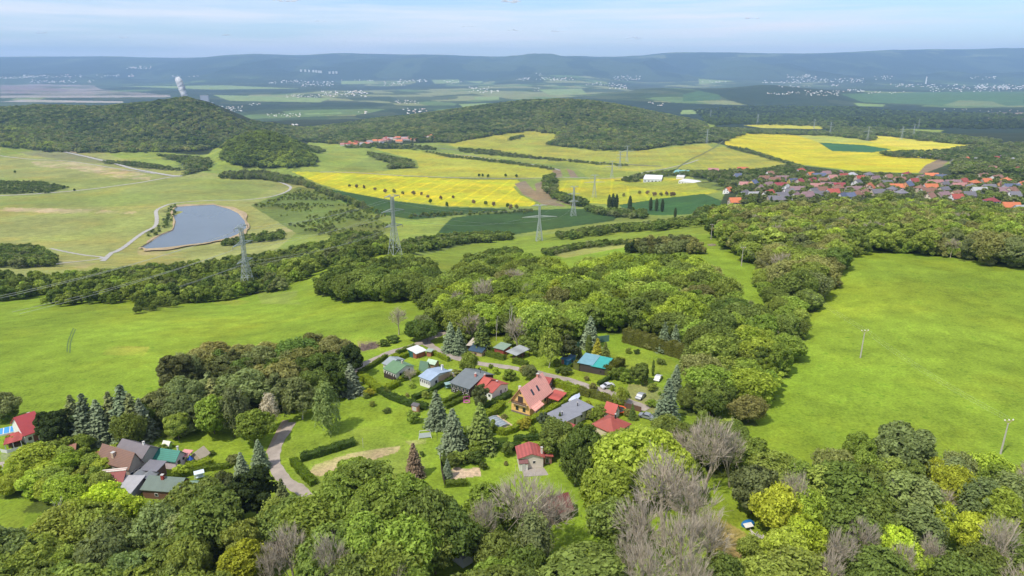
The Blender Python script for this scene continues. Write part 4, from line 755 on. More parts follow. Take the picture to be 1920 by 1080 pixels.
# ------------------------------------------------------------------ turn the tree list into things
ORD = ['first', 'second', 'third', 'fourth', 'fifth', 'sixth', 'seventh', 'eighth', 'ninth', 'tenth', 'eleventh', 'twelfth', 'thirteenth', 'fourteenth', 'fifteenth', 'sixteenth', 'seventeenth', 'eighteenth', 'nineteenth', 'twentieth']
ORD += ['twenty-' + o for o in ORD[:9]] + ['thirtieth'] + ['thirty-' + o for o in ORD[:9]] + ['fortieth'] + ['forty-' + o for o in ORD[:9]]
PT_ = np.array([(q['x'], q['y'], q['z'] + q['h'] * .6) for q in TREES]); tx, ty, td = proj(PT_)
for i, q in enumerate(TREES): q['px'], q['py'], q['t'] = tx[i], ty[i], td[i]; q['in'] = -40 < tx[i] < 1960 and ty[i] < 1080 + F * q['h'] * .75 / td[i]
TREES = [q for q in TREES if q['in']]; TREES.sort(key=lambda q: (not q['keep'], q['t']))
cnt = {}; IND = []; REST = []
CAP = {'broad': 290, 'lo': 100, 'birch': 80, 'bare': 60, 'pine': 90, 'spruce': 90, 'poplar': 40, 'white': 30, 'cypress': 10}
for q in TREES:
    k = q['kind']; cnt[k] = cnt.get(k, 0) + 1
    (IND if cnt[k] <= CAP[k] or q['keep'] else REST).append(q)
# labels: tint + kind + place + order from the left among its equals
grp = {}
for q in IND:
    if q['label'] is None: grp.setdefault(('' if q['kind'] in ('bare', 'white') else q['tint'], q['kind'], q['area']), []).append(q)
for (tn, kd, ar), L_ in grp.items():
    L_.sort(key=lambda q: q['px'])
    w_ = KINDS[kd][1]; nmk = (w_ if kd in ('bare', 'white') else tn + ' ' + w_)
    if kd in ('bare', 'white'): w2 = {'bare': 'bare brown tree', 'white': 'leafless pale tree'}[kd]
    else: w2 = nmk
    for i, q in enumerate(L_):
        q['label'] = f"{w2} {ar}" if len(L_) == 1 else (f"leftmost {w2} {ar}" if i == 0 else f"rightmost {w2} {ar}" if i == len(L_) - 1 else f"{ORD[i]} {w2} from left {ar}")
SRC = {}
HBc = 0
def make_tree(q, i):
    kd = q['kind']; nm, wd_, cat = KINDS[kd]; h = q['h']; s = h / 12; rz = rnd.uniform(0, 6.28)
    e = empty(nm, (q['x'], q['y'], q['z'] - .15), rz, q['label'], cat, {'spruce': 'spruces', 'pine': 'pines', 'broad': 'broadleaf trees', 'lo': 'shrubs and bushes', 'bare': 'bare trees', 'birch': 'birches', 'poplar': 'poplars', 'white': 'leafless pale trees', 'cypress': 'cypresses'}[kd] + ' ' + q['area'])
    tn = [c_ * (GAIN if kd not in ('spruce', 'pine') else 1.1) for c_ in TINT.get(q['tint'], (.1, .1, .05))]; j = rnd.uniform(.78, 1.22); tn = [c_ * j * rnd.uniform(.95, 1.05) for c_ in tn]
    def part(name, me, sc):
        o = obj(name, me, e); o.scale = (sc[0] * asp, sc[1] / asp, sc[2]); o.rotation_euler = tilt; o['tint'] = tn; return o
    w = s * q['w']; asp = rnd.uniform(.85, 1.18) if kd in ('broad', 'lo', 'birch', 'bare') else 1; tilt = (rnd.uniform(-.1, .1), rnd.uniform(-.1, .1), 0) if asp != 1 else (0, 0, 0)
    if kd == 'broad':
        ms = HB[i % 6] if q['t'] < 620 else MBR[i % 3]; o = part('crown', ms, (w, w, s)); SRC.setdefault(ms.name, o); part('trunk', TRK[i % 2], (w, w, s))
    elif kd == 'lo': ms = (MBR if q['t'] < 400 else LB)[i % 3]; o = part('foliage', ms, (w, w, s)); SRC.setdefault(ms.name, o); part('stem', SMB[0], (w * 1.5, w * 1.5, s * 1.6))
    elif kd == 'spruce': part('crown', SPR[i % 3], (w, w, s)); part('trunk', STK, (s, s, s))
    elif kd == 'pine': o = part('crown', PIN[i % 2], (w * 1.1, w * 1.1, s * 1.05)); SRC.setdefault(PIN[i % 2].name, o); part('trunk', STK, (s, s, s * .9))
    elif kd == 'poplar': part('crown', POP[0], (w * .75, w * .75, s * .75)); part('trunk', STK, (s, s, s * .9))
    elif kd == 'cypress': part('crown', POP[1], (w, w, s)); part('trunk', STK, (s * .6, s * .6, s * .8))
    elif kd == 'birch': part('crown', BIR[i % 2], (w, w, s * .93)); part('trunk', BTRK[i % 2], (w, w, s * .9))
    elif kd == 'bare': part('limbs', BARE[i % 3], (w, w, s)); part('twigs', TWG[i % 3], (w, w, s))
    elif kd == 'white': part('limbs', WHITE[i % 2], (w, w, s)); 
for i, q in enumerate(IND): make_tree(q, i)
print('individual trees', len(IND), 'rest', len(REST), 'far', len(FAR), {k: min(v, 999) for k, v in cnt.items()})
for k in range(3):
    for L_ in (LB, MBR):
        if L_[k].name not in SRC:     # every far-wood source is itself a shrub standing in the picture
            p = hit(60 + 40 * k + (200 if L_ is MBR else 0), 352 + 3 * k); q = dict(x=p.x, y=p.y, z=p.z, h=5, kind='lo', tint='dark green', area='on the pale grassland', w=1, t=900, label=f'{ORD[k]} {"low" if L_ is LB else "small"} dark shrub from the left on the pale grassland')
            e = empty('shrub', p, 0, q['label'], 'shrub', 'shrubs on the pale grassland'); o = obj('foliage', L_[k], e); o.scale = (.4, .4, .4); o['tint'] = TINT['dark green']; SRC[L_[k].name] = o; obj('stem', SMB[0], e).scale = (.4, .4, .5)
def scatter(name, label, cat, rows, srcs):
    """rows: x, y, z, sx, sz, rot, idx, tint -> one stuff object with instances of crowns that stand in the scene"""
    a = np.array([[r[0], r[1], r[2]] for r in rows], np.float32); me = bpy.data.meshes.new(name); me.vertices.add(len(a)); me.vertices.foreach_set('co', a.ravel()); me.update()
    sc = me.attributes.new('sc', 'FLOAT_VECTOR', 'POINT'); sc.data.foreach_set('vector', np.array([[r[3], r[3], r[4]] for r in rows], np.float32).ravel())
    ro = me.attributes.new('rot', 'FLOAT_VECTOR', 'POINT'); ro.data.foreach_set('vector', np.array([[0, 0, r[5]] for r in rows], np.float32).ravel())
    ix = me.attributes.new('idx', 'INT', 'POINT'); ix.data.foreach_set('value', np.array([r[6] for r in rows], np.int32))
    ti = me.attributes.new('tint', 'FLOAT_VECTOR', 'POINT'); ti.data.foreach_set('vector', np.array([r[7] for r in rows], np.float32).ravel())
    o = tag(obj(name, me), label, cat, kind='stuff'); ng = bpy.data.node_groups.new(name, 'GeometryNodeTree')
    ng.interface.new_socket('Geometry', in_out='INPUT', socket_type='NodeSocketGeometry'); ng.interface.new_socket('Geometry', in_out='OUTPUT', socket_type='NodeSocketGeometry')
    gi = ng.nodes.new('NodeGroupInput'); go = ng.nodes.new('NodeGroupOutput'); jn = ng.nodes.new('GeometryNodeJoinGeometry')
    m2p = ng.nodes.new('GeometryNodeMeshToPoints'); ng.links.new(gi.outputs[0], m2p.inputs[0])
    def na(n, ty):
        x = ng.nodes.new('GeometryNodeInputNamedAttribute'); x.data_type = ty; x.inputs[0].default_value = n; return x.outputs[0]
    scn, rtn, idn = na('sc', 'FLOAT_VECTOR'), na('rot', 'FLOAT_VECTOR'), na('idx', 'INT'); e2r = ng.nodes.new('FunctionNodeEulerToRotation'); ng.links.new(rtn, e2r.inputs[0])
    for k, s_ in enumerate(srcs):
        oi = ng.nodes.new('GeometryNodeObjectInfo'); oi.inputs[0].default_value = s_; oi.inputs[1].default_value = True; oi.transform_space = 'ORIGINAL'
        cp = ng.nodes.new('FunctionNodeCompare'); cp.data_type = 'INT'; cp.operation = 'EQUAL'; ng.links.new(idn, cp.inputs[2]); cp.inputs[3].default_value = k
        ip = ng.nodes.new('GeometryNodeInstanceOnPoints'); ng.links.new(m2p.outputs[0], ip.inputs['Points']); ng.links.new(cp.outputs[0], ip.inputs['Selection']); ng.links.new(oi.outputs['Geometry'], ip.inputs['Instance'])
        ng.links.new(e2r.outputs[0], ip.inputs['Rotation']); ng.links.new(scn, ip.inputs['Scale']); ng.links.new(ip.outputs[0], jn.inputs[0])
    ng.links.new(jn.outputs[0], go.inputs[0]); md = o.modifiers.new('scatter', 'NODES'); md.node_group = ng
    return o
def tj(n): j = rnd.uniform(.7, 1.3); return [c_ * j * GAIN for c_ in TINT.get(n, (.1, .1, .05))]
def is_hi(q): return q['t'] < 360
for q in UNDER: q['z'] = None
if UNDER:
    uz = zg(np.array([q['x'] for q in UNDER]), np.array([q['y'] for q in UNDER])); up_, uq, ut = proj(np.c_[[q['x'] for q in UNDER], [q['y'] for q in UNDER], uz])
    for i, q in enumerate(UNDER):
        q['z'] = uz[i]; q['t'] = ut[i]
        if -60 < up_[i] < 1980 and uq[i] < 1150: REST.append(dict(q, t=max(ut[i], 400)))
hs = [SRC[m.name] for m in HB] + [SRC[m.name] for m in MBR]
rows = [(q['x'], q['y'], q['z'], q['h'] / 12 * q['w'], q['h'] / 12, rnd.uniform(0, 6.28), rnd.randrange(6) if q['t'] < 360 else 6 + rnd.randrange(3), tj(q['tint'] if q['kind'] not in ('bare', 'white') else 'brownish green')) for q in REST]
scatter('woodland', 'dense mixed green woodland and undergrowth filling the ground between the gardens, meadows and village', 'woodland', rows, hs)
ls = [SRC[m.name] for m in LB]
rows = [(f[0], f[1], f[2], f[3] / 12 * f[5] * 1.12, f[3] / 12, rnd.uniform(0, 6.28), rnd.randrange(3), tj(f[4])) for f in FAR if f[6] == 1]
scatter('hedgerow_scrub', 'loose green hedgerows and scrub along the field edges in the valley', 'hedgerows', rows, ls)
rows = [(f[0], f[1], f[2], f[3] / 12 * f[5] * 1.25, f[3] / 12, rnd.uniform(0, 6.28), rnd.randrange(3), tj(f[4])) for f in FAR if f[6] == 2]
scatter('far_forest', 'dark forest covering the far rounded hills and village edges', 'forest', rows, ls)
# ------------------------------------------------------------------ cottages, sheds and garden things
def cm(c, rough=.85, kind=None, var=.1, scale=.8, bump=0):
    return mat('paint_%02x%02x%02x%s' % (int(c[0] * 255), int(c[1] * 255), int(c[2] * 255), kind or ''), c, rough, var, scale, kind=kind, bump=bump)
WHITE_ = (.72, .70, .66); CREAM = (.62, .52, .38); ORANGE_W = (.78, .48, .17); DKW = (.045, .032, .028); BRICK = (.30, .10, .06); GLASSM = mat('window_glass', (.03, .035, .045), .12, .05, 1)
RED_R = (.36, .075, .055); PINK_R = (.82, .38, .30); GREY_R = (.20, .21, .23); LGREY = (.42, .44, .47); GREEN_R = (.12, .22, .11); TEAL = (.02, .26, .20); BROWN_R = (.21, .115, .08); BLUE_R = (.30, .38, .48)
def frame3(c0, c1, c2):
    p0, p1, p2 = hit(*c0), hit(*c1), hit(*c2); u = Vector((p1.x - p0.x, p1.y - p0.y, 0)); L_ = u.length; u.normalize(); v = Vector((-u.y, u.x, 0))
    w = max(1.5, (p2 - p0).dot(v)); return p0, math.atan2(u.y, u.x), L_, w
def block(e, x0, x1, y0, y1, hw, roof, wcol, rcol, wins=(), chims=(), over=.35, zb=-1.5, wallname='wall', rk=None, doors=()):
    X, Y = x1 - x0, y1 - y0; kind, rise, fr = roof
    w = MB(); r = MB(); th = .14; xm = x0 + X * fr; ym = y0 + Y * fr
    if kind in ('gx', 'gy'):
        if kind == 'gx':
            A0, A1, B0, B1 = (x0, y0), (x1, y0), (x0, y1), (x1, y1)
            w.poly([(x0, y0, zb), (x1, y0, zb), (x1, y0, hw), (x0, y0, hw)]); w.poly([(x1, y1, zb), (x0, y1, zb), (x0, y1, hw), (x1, y1, hw)])
            w.poly([(x0, y1, zb), (x0, y0, zb), (x0, y0, hw), (x0, ym, hw + rise), (x0, y1, hw)]); w.poly([(x1, y0, zb), (x1, y1, zb), (x1, y1, hw), (x1, ym, hw + rise), (x1, y0, hw)])
            s1 = rise / (ym - y0); s2 = rise / (y1 - ym); o = over; tp = hw + rise + th
            r.slab([(x0 - o, y0 - o, hw + th - s1 * o), (x1 + o, y0 - o, hw + th - s1 * o), (x1 + o, ym, tp), (x0 - o, ym, tp)], th); r.slab([(x0 - o, ym, tp), (x1 + o, ym, tp), (x1 + o, y1 + o, hw + th - s2 * o), (x0 - o, y1 + o, hw + th - s2 * o)], th)
            rz = lambda x, y: hw + (s1 * (y - y0) if y < ym else s2 * (y1 - y))
        else:
            w.poly([(x0, y1, zb), (x0, y0, zb), (x0, y0, hw), (x0, y1, hw)]); w.poly([(x1, y0, zb), (x1, y1, zb), (x1, y1, hw), (x1, y0, hw)])
            w.poly([(x0, y0, zb), (x1, y0, zb), (x1, y0, hw), (xm, y0, hw + rise), (x0, y0, hw)]); w.poly([(x1, y1, zb), (x0, y1, zb), (x0, y1, hw), (xm, y1, hw + rise), (x1, y1, hw)])
            s1 = rise / (xm - x0); s2 = rise / (x1 - xm); o = over; tp = hw + rise + th
            r.slab([(x0 - o, y1 + o, hw + th - s1 * o), (x0 - o, y0 - o, hw + th - s1 * o), (xm, y0 - o, tp), (xm, y1 + o, tp)], th); r.slab([(xm, y1 + o, tp), (xm, y0 - o, tp), (x1 + o, y0 - o, hw + th - s2 * o), (x1 + o, y1 + o, hw + th - s2 * o)], th)
            rz = lambda x, y: hw + (s1 * (x - x0) if x < xm else s2 * (x1 - x))
    elif kind == 'hip':
        i = min(X, Y) * .45; w.box(x0, x1, y0, y1, zb, hw); o = over; a = (x0 - o, y0 - o, hw); b_ = (x1 + o, y0 - o, hw); c_ = (x1 + o, y1 + o, hw); d_ = (x0 - o, y1 + o, hw)
        if X >= Y: p, q = (x0 + i, (y0 + y1) / 2, hw + rise), (x1 - i, (y0 + y1) / 2, hw + rise); r.poly([a, b_, q, p]); r.poly([c_, d_, p, q]); r.poly([b_, c_, q]); r.poly([d_, a, p])
        else: p, q = ((x0 + x1) / 2, y0 + i, hw + rise), ((x0 + x1) / 2, y1 - i, hw + rise); r.poly([a, b_, p]); r.poly([b_, c_, q, p]); r.poly([c_, d_, q]); r.poly([d_, a, p, q])
        r.box(x0 - o, x1 + o, y0 - o, y1 + o, hw - .12, hw - .003); rz = lambda x, y: hw + rise * .7
    else:   # plane: rise along +x ('px') or +y ('py'); negative rise falls away
        zz = (lambda x, y: hw + rise * (x - x0) / X) if kind == 'px' else (lambda x, y: hw + rise * (y - y0) / Y)
        cs = [(x0, y0), (x1, y0), (x1, y1), (x0, y1)]
        for k in range(4):
            a, b_ = cs[k], cs[(k + 1) % 4]; w.poly([(*a, zb), (*b_, zb), (*b_, zz(*b_)), (*a, zz(*a))])
        o = over; r.slab([(x, y, zz(x, y) + th) for x, y in ((x0 - o, y0 - o), (x1 + o, y0 - o), (x1 + o, y1 + o), (x0 - o, y1 + o))], th); rz = zz
    w.build(wallname, cm(wcol), e); rf = r.build('roof', cm(rcol, .6, rk, .12), e)
    def opening(nm, face, a, z, ww, wh, fc=WHITE_, door=False):
        m = MB(); g_ = MB(); d = .07; i = .07
        if face == 'x0': x = x0 + X * a; m.box(x - ww / 2, x + ww / 2, y0 - d, y0 + .02, z, z + wh); g_.box(x - ww / 2 + i, x + ww / 2 - i, y0 - d - .012, y0 - d + .01, z + i, z + wh - i)
        elif face == 'y0': y = y0 + Y * a; m.box(x0 - d, x0 + .02, y - ww / 2, y + ww / 2, z, z + wh); g_.box(x0 - d - .012, x0 - d + .01, y - ww / 2 + i, y + ww / 2 - i, z + i, z + wh - i)
        elif face == 'x1': x = x0 + X * a; m.box(x - ww / 2, x + ww / 2, y1 - .02, y1 + d, z, z + wh); g_.box(x - ww / 2 + i, x + ww / 2 - i, y1 + d - .01, y1 + d + .012, z + i, z + wh - i)
        else: y = y0 + Y * a; m.box(x1 - .02, x1 + d, y - ww / 2, y + ww / 2, z, z + wh); g_.box(x1 + d - .01, x1 + d + .012, y - ww / 2 + i, y + ww / 2 - i, z + i, z + wh - i)
        f = m.build(nm, cm(fc), e)
        if not door: g_.build('pane', GLASSM, f)
        else: g_.build('door_panel', cm(tuple(c_ * .7 for c_ in fc)), f)
    for q in wins: opening('window', *q)
    for q in doors: opening('door', *q, door=True)
    for (fx, fy, hh, rad, cc, *rest) in chims:
        x = x0 + X * fx; y = y0 + Y * fy; z = rz(x, y); m = MB()
        if rad > 0: m.box(x - rad, x + rad, y - rad, y + rad, z - .3, z + hh)
        else: m.tube([(x, y, z - .3), (x, y, z + hh)], -rad, 8)
        ch = m.build('chimney', cm(cc), rf); k = abs(rad) + .06; MB().box(x - k, x + k, y - k, y + k, z + hh, z + hh + .1).build('chimney_cap', cm(tuple(q * .55 for q in cc) if rad > 0 else (.6, .6, .6)), ch) if False else None
        c2 = MB().box(x - k, x + k, y - k, y + k, z + hh - .004, z + hh + .1).build('chimney_cap', cm((.5, .48, .45)), e)
    return rz
def cottage(label, c0, c1, c2, *blocks, name='cottage', cat='cottage', grp_='cottages and sheds of the garden colony'):
    p, rz, L_, W_2 = frame3(c0, c1, c2); e = empty(name, p, rz, label, cat, grp_)
    for b_ in blocks:
        x0, x1, y0, y1, *rest = b_; kw = rest.pop() if isinstance(rest[-1], dict) else {}
        block(e, x0 * L_, x1 * L_, y0 * W_2, y1 * W_2, *rest, **kw)
    return e, L_, W_2
WI = lambda n, face, z=.95, w=.9, h=1.0, c=WHITE_: [(face, (i + .5) / n, z, w, h, c) for i in range(n)]
# upper row
cottage('white cottage with green and grey roof and a dark brown glazed front', (743, 714), (776, 700), (719, 708),
        (0, 1, 0, 1, 2.5, ('gy', 1.2, .55), WHITE_, GREEN_R, WI(5, 'y0', 1.1, .8, .8) + [('x0', .25, 0.1, .9, 1.9, (.3, .32, .36)), ('x0', .75, 1.4, .5, .8, DKW)], [(.6, .35, 1.0, .18, CREAM)]),
        (.3, 1.15, 1.02, 1.55, 2.6, ('gy', 1.1, .5), WHITE_, (.27, .31, .32), WI(1, 'y1')), (-.03, -.004, -.01, 1.0, 1.0, ('px', 0.0, .5), DKW, DKW, dict(over=0)))
e, L_, W_2 = cottage('white and beige cottage with light blue metal roof and tall white chimney', (807, 729), (843, 713), (782, 725),
        (0, 1, 0, 1, 2.7, ('gy', .9, .45), WHITE_, BLUE_R, WI(5, 'y0', 1.1, .55, 1.0, (.75, .75, .78)) + [('x0', .3, .9, .8, .9, DKW)], [(.85, .4, 1.7, .28, (.7, .7, .7))]), (.42, 1.01, -.012, -.003, 2.55, ('px', 0, .5), (.60, .42, .27), (.5, .4, .3), dict(over=0)))
cottage('large half-timbered cottage with slate grey roof and white mullioned windows', (880, 746), (925, 722), (847, 734),
        (0, 1, 0, 1, 2.9, ('gy', 1.7, .62), DKW, (.145, .165, .17), WI(5, 'y0', 1.5, .95, 1.0) + WI(4, 'y0', .35, .9, .75), [(.45, .25, 1.1, .24, (.55, .2, .16)), (.62, .2, 1.6, -.09, (.05, .05, .05))]))
cottage('white cottage with bright red metal roof beside the half-timbered cottage', (923, 752), (952, 737), (884, 744),
        (0, 1, 0, .55, 2.7, ('gy', 1.2, .5), WHITE_, RED_R, [('x0', .55, 1.0, .6, 1.0, (.4, .4, .42)), ('x0', .85, 1.0, .5, .8), ('y0', .3, 1, .9, .9), ('y0', .7, 1, .9, .9)], [(.6, .5, .5, .2, (.4, .1, .08))]),
        (.05, .95, .56, 1.0, 2.9, ('gy', 1.5, .5), (.5, .42, .33), (.42, .085, .06), WI(2, 'y0'), [(.55, .9, .9, .2, (.5, .2, .15))]))
e, L_, W_2 = cottage('orange two storey cottage with steep pink red roof, balcony and two roof windows', (993, 781), (1031, 752), (953, 775),
        (0, 1, 0, 1, 3.4, ('gx', 4.2, .5), ORANGE_W, PINK_R, [('y0', .3, .85, .9, 1.2, (.12, .09, .07)), ('y0', .68, .85, .9, 1.2, (.12, .09, .07)), ('y0', .5, 5.9, .45, .5, (.12, .09, .07)), ('x0', .45, .9, .6, 1.1, (.12, .09, .07)), ('x0', .75, .9, .9, 1.1, (.12, .09, .07)), ('y1', .5, .9, .9, 1.1, (.1, .1, .1))],
         [(.15, .72, 1.4, .3, (.55, .5, .45)), (.82, .5, .7, .3, (.5, .2, .15))], dict(over=.6, rk='tiles', doors=[('y0', .5, 3.3, 1.6, 1.9, (.09, .06, .05))])))
MB().box(-.9, -.02, W_2 * .1, W_2 * .9, 3.0, 3.12).build('balcony', cm(CREAM), e)
m = MB(); m.box(-.92, -.86, W_2 * .1, W_2 * .9, 4.0, 4.08)
for k in range(28): y = W_2 * (.1 + .8 * k / 27); m.box(-.91, -.87, y - .06, y + .05, 3.12, 4.0)
m.build('balcony_railing', cm((.10, .05, .035)), e)
for fx in (.32, .58):
    y = W_2 * .22; z = 3.4 + 4.2 * .44 + .17; m = MB(); sl = 4.2 / (W_2 / 2)
    m.slab([(L_ * fx - .4, y - .5, z - sl * .5), (L_ * fx + .4, y - .5, z - sl * .5), (L_ * fx + .4, y + .5, z + sl * .5), (L_ * fx - .4, y + .5, z + sl * .5)], .1); m.build('roof_window', GLASSM, e)
MB().slab([(-.2, -1.9, 2.2), (L_ * .42, -1.9, 2.2), (L_ * .42, -.3, 3.0), (-.2, -.3, 3.0)], .1).build('porch_roof', cm(PINK_R, .6, 'tiles', .12), e)
m = MB(); [m.box(x - .07, x + .07, -1.8, -1.66, -1, 2.15) for x in (0, L_ * .38)]; m.build('porch_post', cm(CREAM), e); MB().box(-.06, 0, -.03, W_2 + .05, -1.4, .45).build('plinth', cm((.2, .15, .14)), e)
MB().box(-.1, L_ * .4, -1.95, -.06, -1.4, .02).build('porch_floor', cm((.4, .36, .32)), e)
cottage('small dark red roofed shed behind the orange cottage', (1028, 733), (1038, 723), (1012, 722), (0, 1, 0, 1, 2.2, ('gy', 1.0, .5), (.12, .06, .05), (.30, .05, .045), WI(1, 'x0', .9, .6, .6)), name='garden_shed', cat='shed')
cottage('white plastered bungalow with flat grey roof and two black flue pipes', (1055, 809), (1112, 783), (1027, 794),
        (0, .55, 0, 1, 2.6, ('px', .15, .5), (.55, .52, .44), (.22, .225, .25), [('y0', .35, .2, .9, 1.9, (.5, .5, .5)), ('y0', .7, .9, .9, 1.0), ('x0', .25, 1.0, .8, 1.0), ('x0', .7, .3, .7, 1.8, CREAM)], [(.35, .45, 1.3, -.12, (.03, .03, .03))], dict(over=.5)),
        (.556, 1, .12, 1.1, 2.75, ('px', .1, .5), (.55, .52, .44), (.225, .23, .255), WI(2, 'x0', 1, .8, .9), [(.5, .5, 1.2, -.12, (.03, .03, .03))], dict(over=.5)))
cottage('tiny white playhouse with bright red gable roof', (1151, 787), (1161, 779), (1130, 784), (0, 1, 0, 1, 1.9, ('gy', 1.9, .5), WHITE_, (.42, .07, .05), [('x0', .5, 1.7, .4, .6, DKW), ('y0', .4, .7, .5, .4, DKW)]), name='playhouse', cat='playhouse')
cottage('low house with hipped red roof and black chimney behind the dark oak', (1150, 828), (1180, 810), (1120, 806), (0, 1, 0, 1, 2.3, ('hip', 2.0, .5), CREAM, (.32, .07, .05), WI(2, 'x0'), [(.6, .4, 1.4, .16, (.03, .03, .03))]))
cottage('small hut with crimson lean-to roof left of the dark oak', (1062, 828), (1080, 816), (1042, 820), (0, 1, 0, 1, 2.0, ('px', .5, .5), (.25, .05, .05), (.34, .05, .06), WI(1, 'x0', .9, .6, .7)), name='garden_shed', cat='shed')
e, L_, W_2 = cottage('white cottage with low red gable roof, white chimney and stone terrace', (973, 880), (1036, 875), (968, 858),
        (0, .72, 0, 1, 3.0, ('gy', 1.0, .52), (.70, .62, .54), (.38, .09, .075), [('x0', .62, 1.4, .7, .7), ('y0', .5, 1.2, .8, .9)], [(.96, .25, 1.7, .22, (.7, .66, .6))], dict(rk='tiles')),
        (.73, 1, .25, 1, 2.6, ('px', -.35, .5), (.3, .15, .12), (.38, .09, .075), [('x0', .5, .5, .9, 1.4)]), (0.0, .25, -.16, -.005, 2.0, ('py', .5, .5), WHITE_, (.2, .08, .08), dict(over=.12, doors=[('x0', .5, 0, .8, 1.7, WHITE_)])))
MB().box(L_ * .1, L_ * 1.02, -3.2, -.1, -2, .12).build('terrace', cm((.34, .3, .27)), e)
cottage('dark red roofed house half hidden under the bare tree at lower middle', (1035, 985), (1072, 972), (1010, 962), (0, 1, 0, 1, 2.8, ('gx', 2.2, .5), (.2, .14, .11), (.17, .05, .045), WI(2, 'x0')))
cottage('grey roofed cabin hidden under trees at lower middle', (930, 990), (962, 977), (902, 975), (0, 1, 0, 1, 2.5, ('gx', 1.4, .5), (.25, .22, .2), (.2, .19, .2), WI(2, 'x0')))
cottage('grey gabled cabin with two dark windows at the bottom edge', (868, 1066), (902, 1046), (838, 1046), (0, 1, 0, 1, 2.8, ('gx', 2.6, .5), (.5, .5, .52), (.16, .15, .16), [('y0', .3, 2.6, .6, .9, DKW), ('y0', .62, 2.6, .6, .9, DKW), ('x0', .5, 1, .8, 1)]))
# sheds along the lane
cottage('red wooden shed with flat pale green roof', (944, 667), (957, 660), (930, 662), (0, 1, 0, 1, 2.1, ('px', .25, .5), (.30, .06, .04), (.22, .30, .22)), name='garden_shed', cat='shed')
def canopy(label, c0, c1, c2, h, rcol, pcol, rise=.4, name='carport', cat='carport'):
    p, rz, L_, W_2 = frame3(c0, c1, c2); e = empty(name, p, rz, label, cat, 'open shelters in the gardens')
    MB().slab([(-.3, -.3, h), (L_ + .3, -.3, h + rise), (L_ + .3, W_2 + .3, h + rise), (-.3, W_2 + .3, h)], .12).build('roof', cm(rcol, .6, 'tiles'), e)
    for x in (0, L_ / 2, L_):
        for y in (0, W_2): MB().box(x - .08, x + .08, y - .08, y + .08, -1, h - .14 + rise * x / L_).build('post', cm(pcol), e)
    MB().box(L_ * .1, L_ * .9, W_2 * .3, W_2 * .5, -.5, .75).build('bench', cm((.14, .08, .05)), e)
canopy('open timber shelter with grey striped roof beside the red shed', (968, 677), (992, 668), (947, 672), 2.1, (.3, .32, .32), (.2, .07, .045))
canopy('open terrace shelter with red roof beside the orange cottage', (1046, 763), (1060, 752), (1027, 757), 2.1, (.40, .08, .06), (.2, .08, .05))
canopy('small red roofed garden shelter with white posts at far left', (12, 846), (42, 839), (6, 833), 2.0, (.36, .06, .05), WHITE_)
canopy('little pink awning beside the pink cottage', (352, 870), (362, 862), (344, 864), 2.1, (.55, .25, .24), (.3, .3, .32))
cottage('small blue hut with blue roof beside the long dark shed', (1066, 686), (1079, 680), (1052, 682), (0, 1, 0, .6, 1.9, ('px', .3, .5), (.05, .23, .36), (.10, .24, .36), [('x0', .5, .7, .6, .6, BRICK)]), (0, .5, .62, 1, 1.7, ('px', .2, .5), (.36, .14, .09), (.12, .26, .37)), name='garden_shed', cat='shed')
cottage('long dark shed with blue grey and teal sheet roof between two clipped hedge blocks', (1133, 704), (1146, 690), (1088, 692), (0, 1, 0, .48, 2.4, ('px', .5, .5), (.06, .045, .04), (.04, .34, .30), [('y0', .3, .7, .6, .6, DKW)]), (.02, 1, .485, 1, 2.55, ('px', .5, .5), (.06, .045, .04), (.16, .32, .38)), name='garden_shed', cat='shed')
cottage('wooden shed with dark blue lean-to roof under the spruce', (903, 669), (912, 663), (885, 662), (0, 1, 0, 1, 1.6, ('px', .8, .5), (.45, .33, .22), (.035, .07, .11), [('y0', .5, .3, .9, .7, BRICK)]), name='garden_shed', cat='shed')
cottage('dark shed with pale board roof behind the blue roofed one', (889, 659), (900, 651), (880, 655), (0, 1, 0, 1, 1.9, ('px', .5, .5), (.06, .04, .03), (.5, .44, .36)), name='garden_shed', cat='shed')
cottage('brick and teal shed with white sheet roof near the road fork', (781, 673), (798, 667), (769, 667), (0, 1, 0, .4, 1.9, ('py', .3, .5), BRICK, (.62, .64, .62)), (0, 1, .41, 1, 2.1, ('py', .1, .5), (.02, .12, .11), (.62, .64, .62)), name='garden_shed', cat='shed')
cottage('tiny brick shed with pale green roof by the lane hedge', (808, 669), (812, 666), (803, 668), (0, 1, 0, 1, 1.8, ('px', .1, .5), (.36, .14, .09), (.3, .38, .3)), name='garden_shed', cat='shed')
cottage('green A-frame hut with white gable behind the blue roofed cottage', (799, 697), (806, 692), (786, 696), (0, 1, 0, 1, .25, ('gy', 2.5, .5), WHITE_, (.10, .19, .12)), name='garden_shed', cat='hut')
cottage('low hut with pale mint roof between the A-frame and the lane', (815, 691), (823, 686), (803, 688), (0, 1, 0, 1, 1.5, ('gy', .7, .5), (.3, .2, .12), (.40, .52, .38)), name='garden_shed', cat='hut')
cottage('small upright notice kiosk with white panel and dark roof on the lawn', (783, 775), (787, 772), (773, 772), (0, 1, 0, 1, 2.0, ('px', .2, .5), (.45, .22, .14), (.12, .11, .11), dict(doors=[('y0', .5, .6, 1.2, 1.1, WHITE_)], over=.15)), name='notice_kiosk', cat='kiosk')
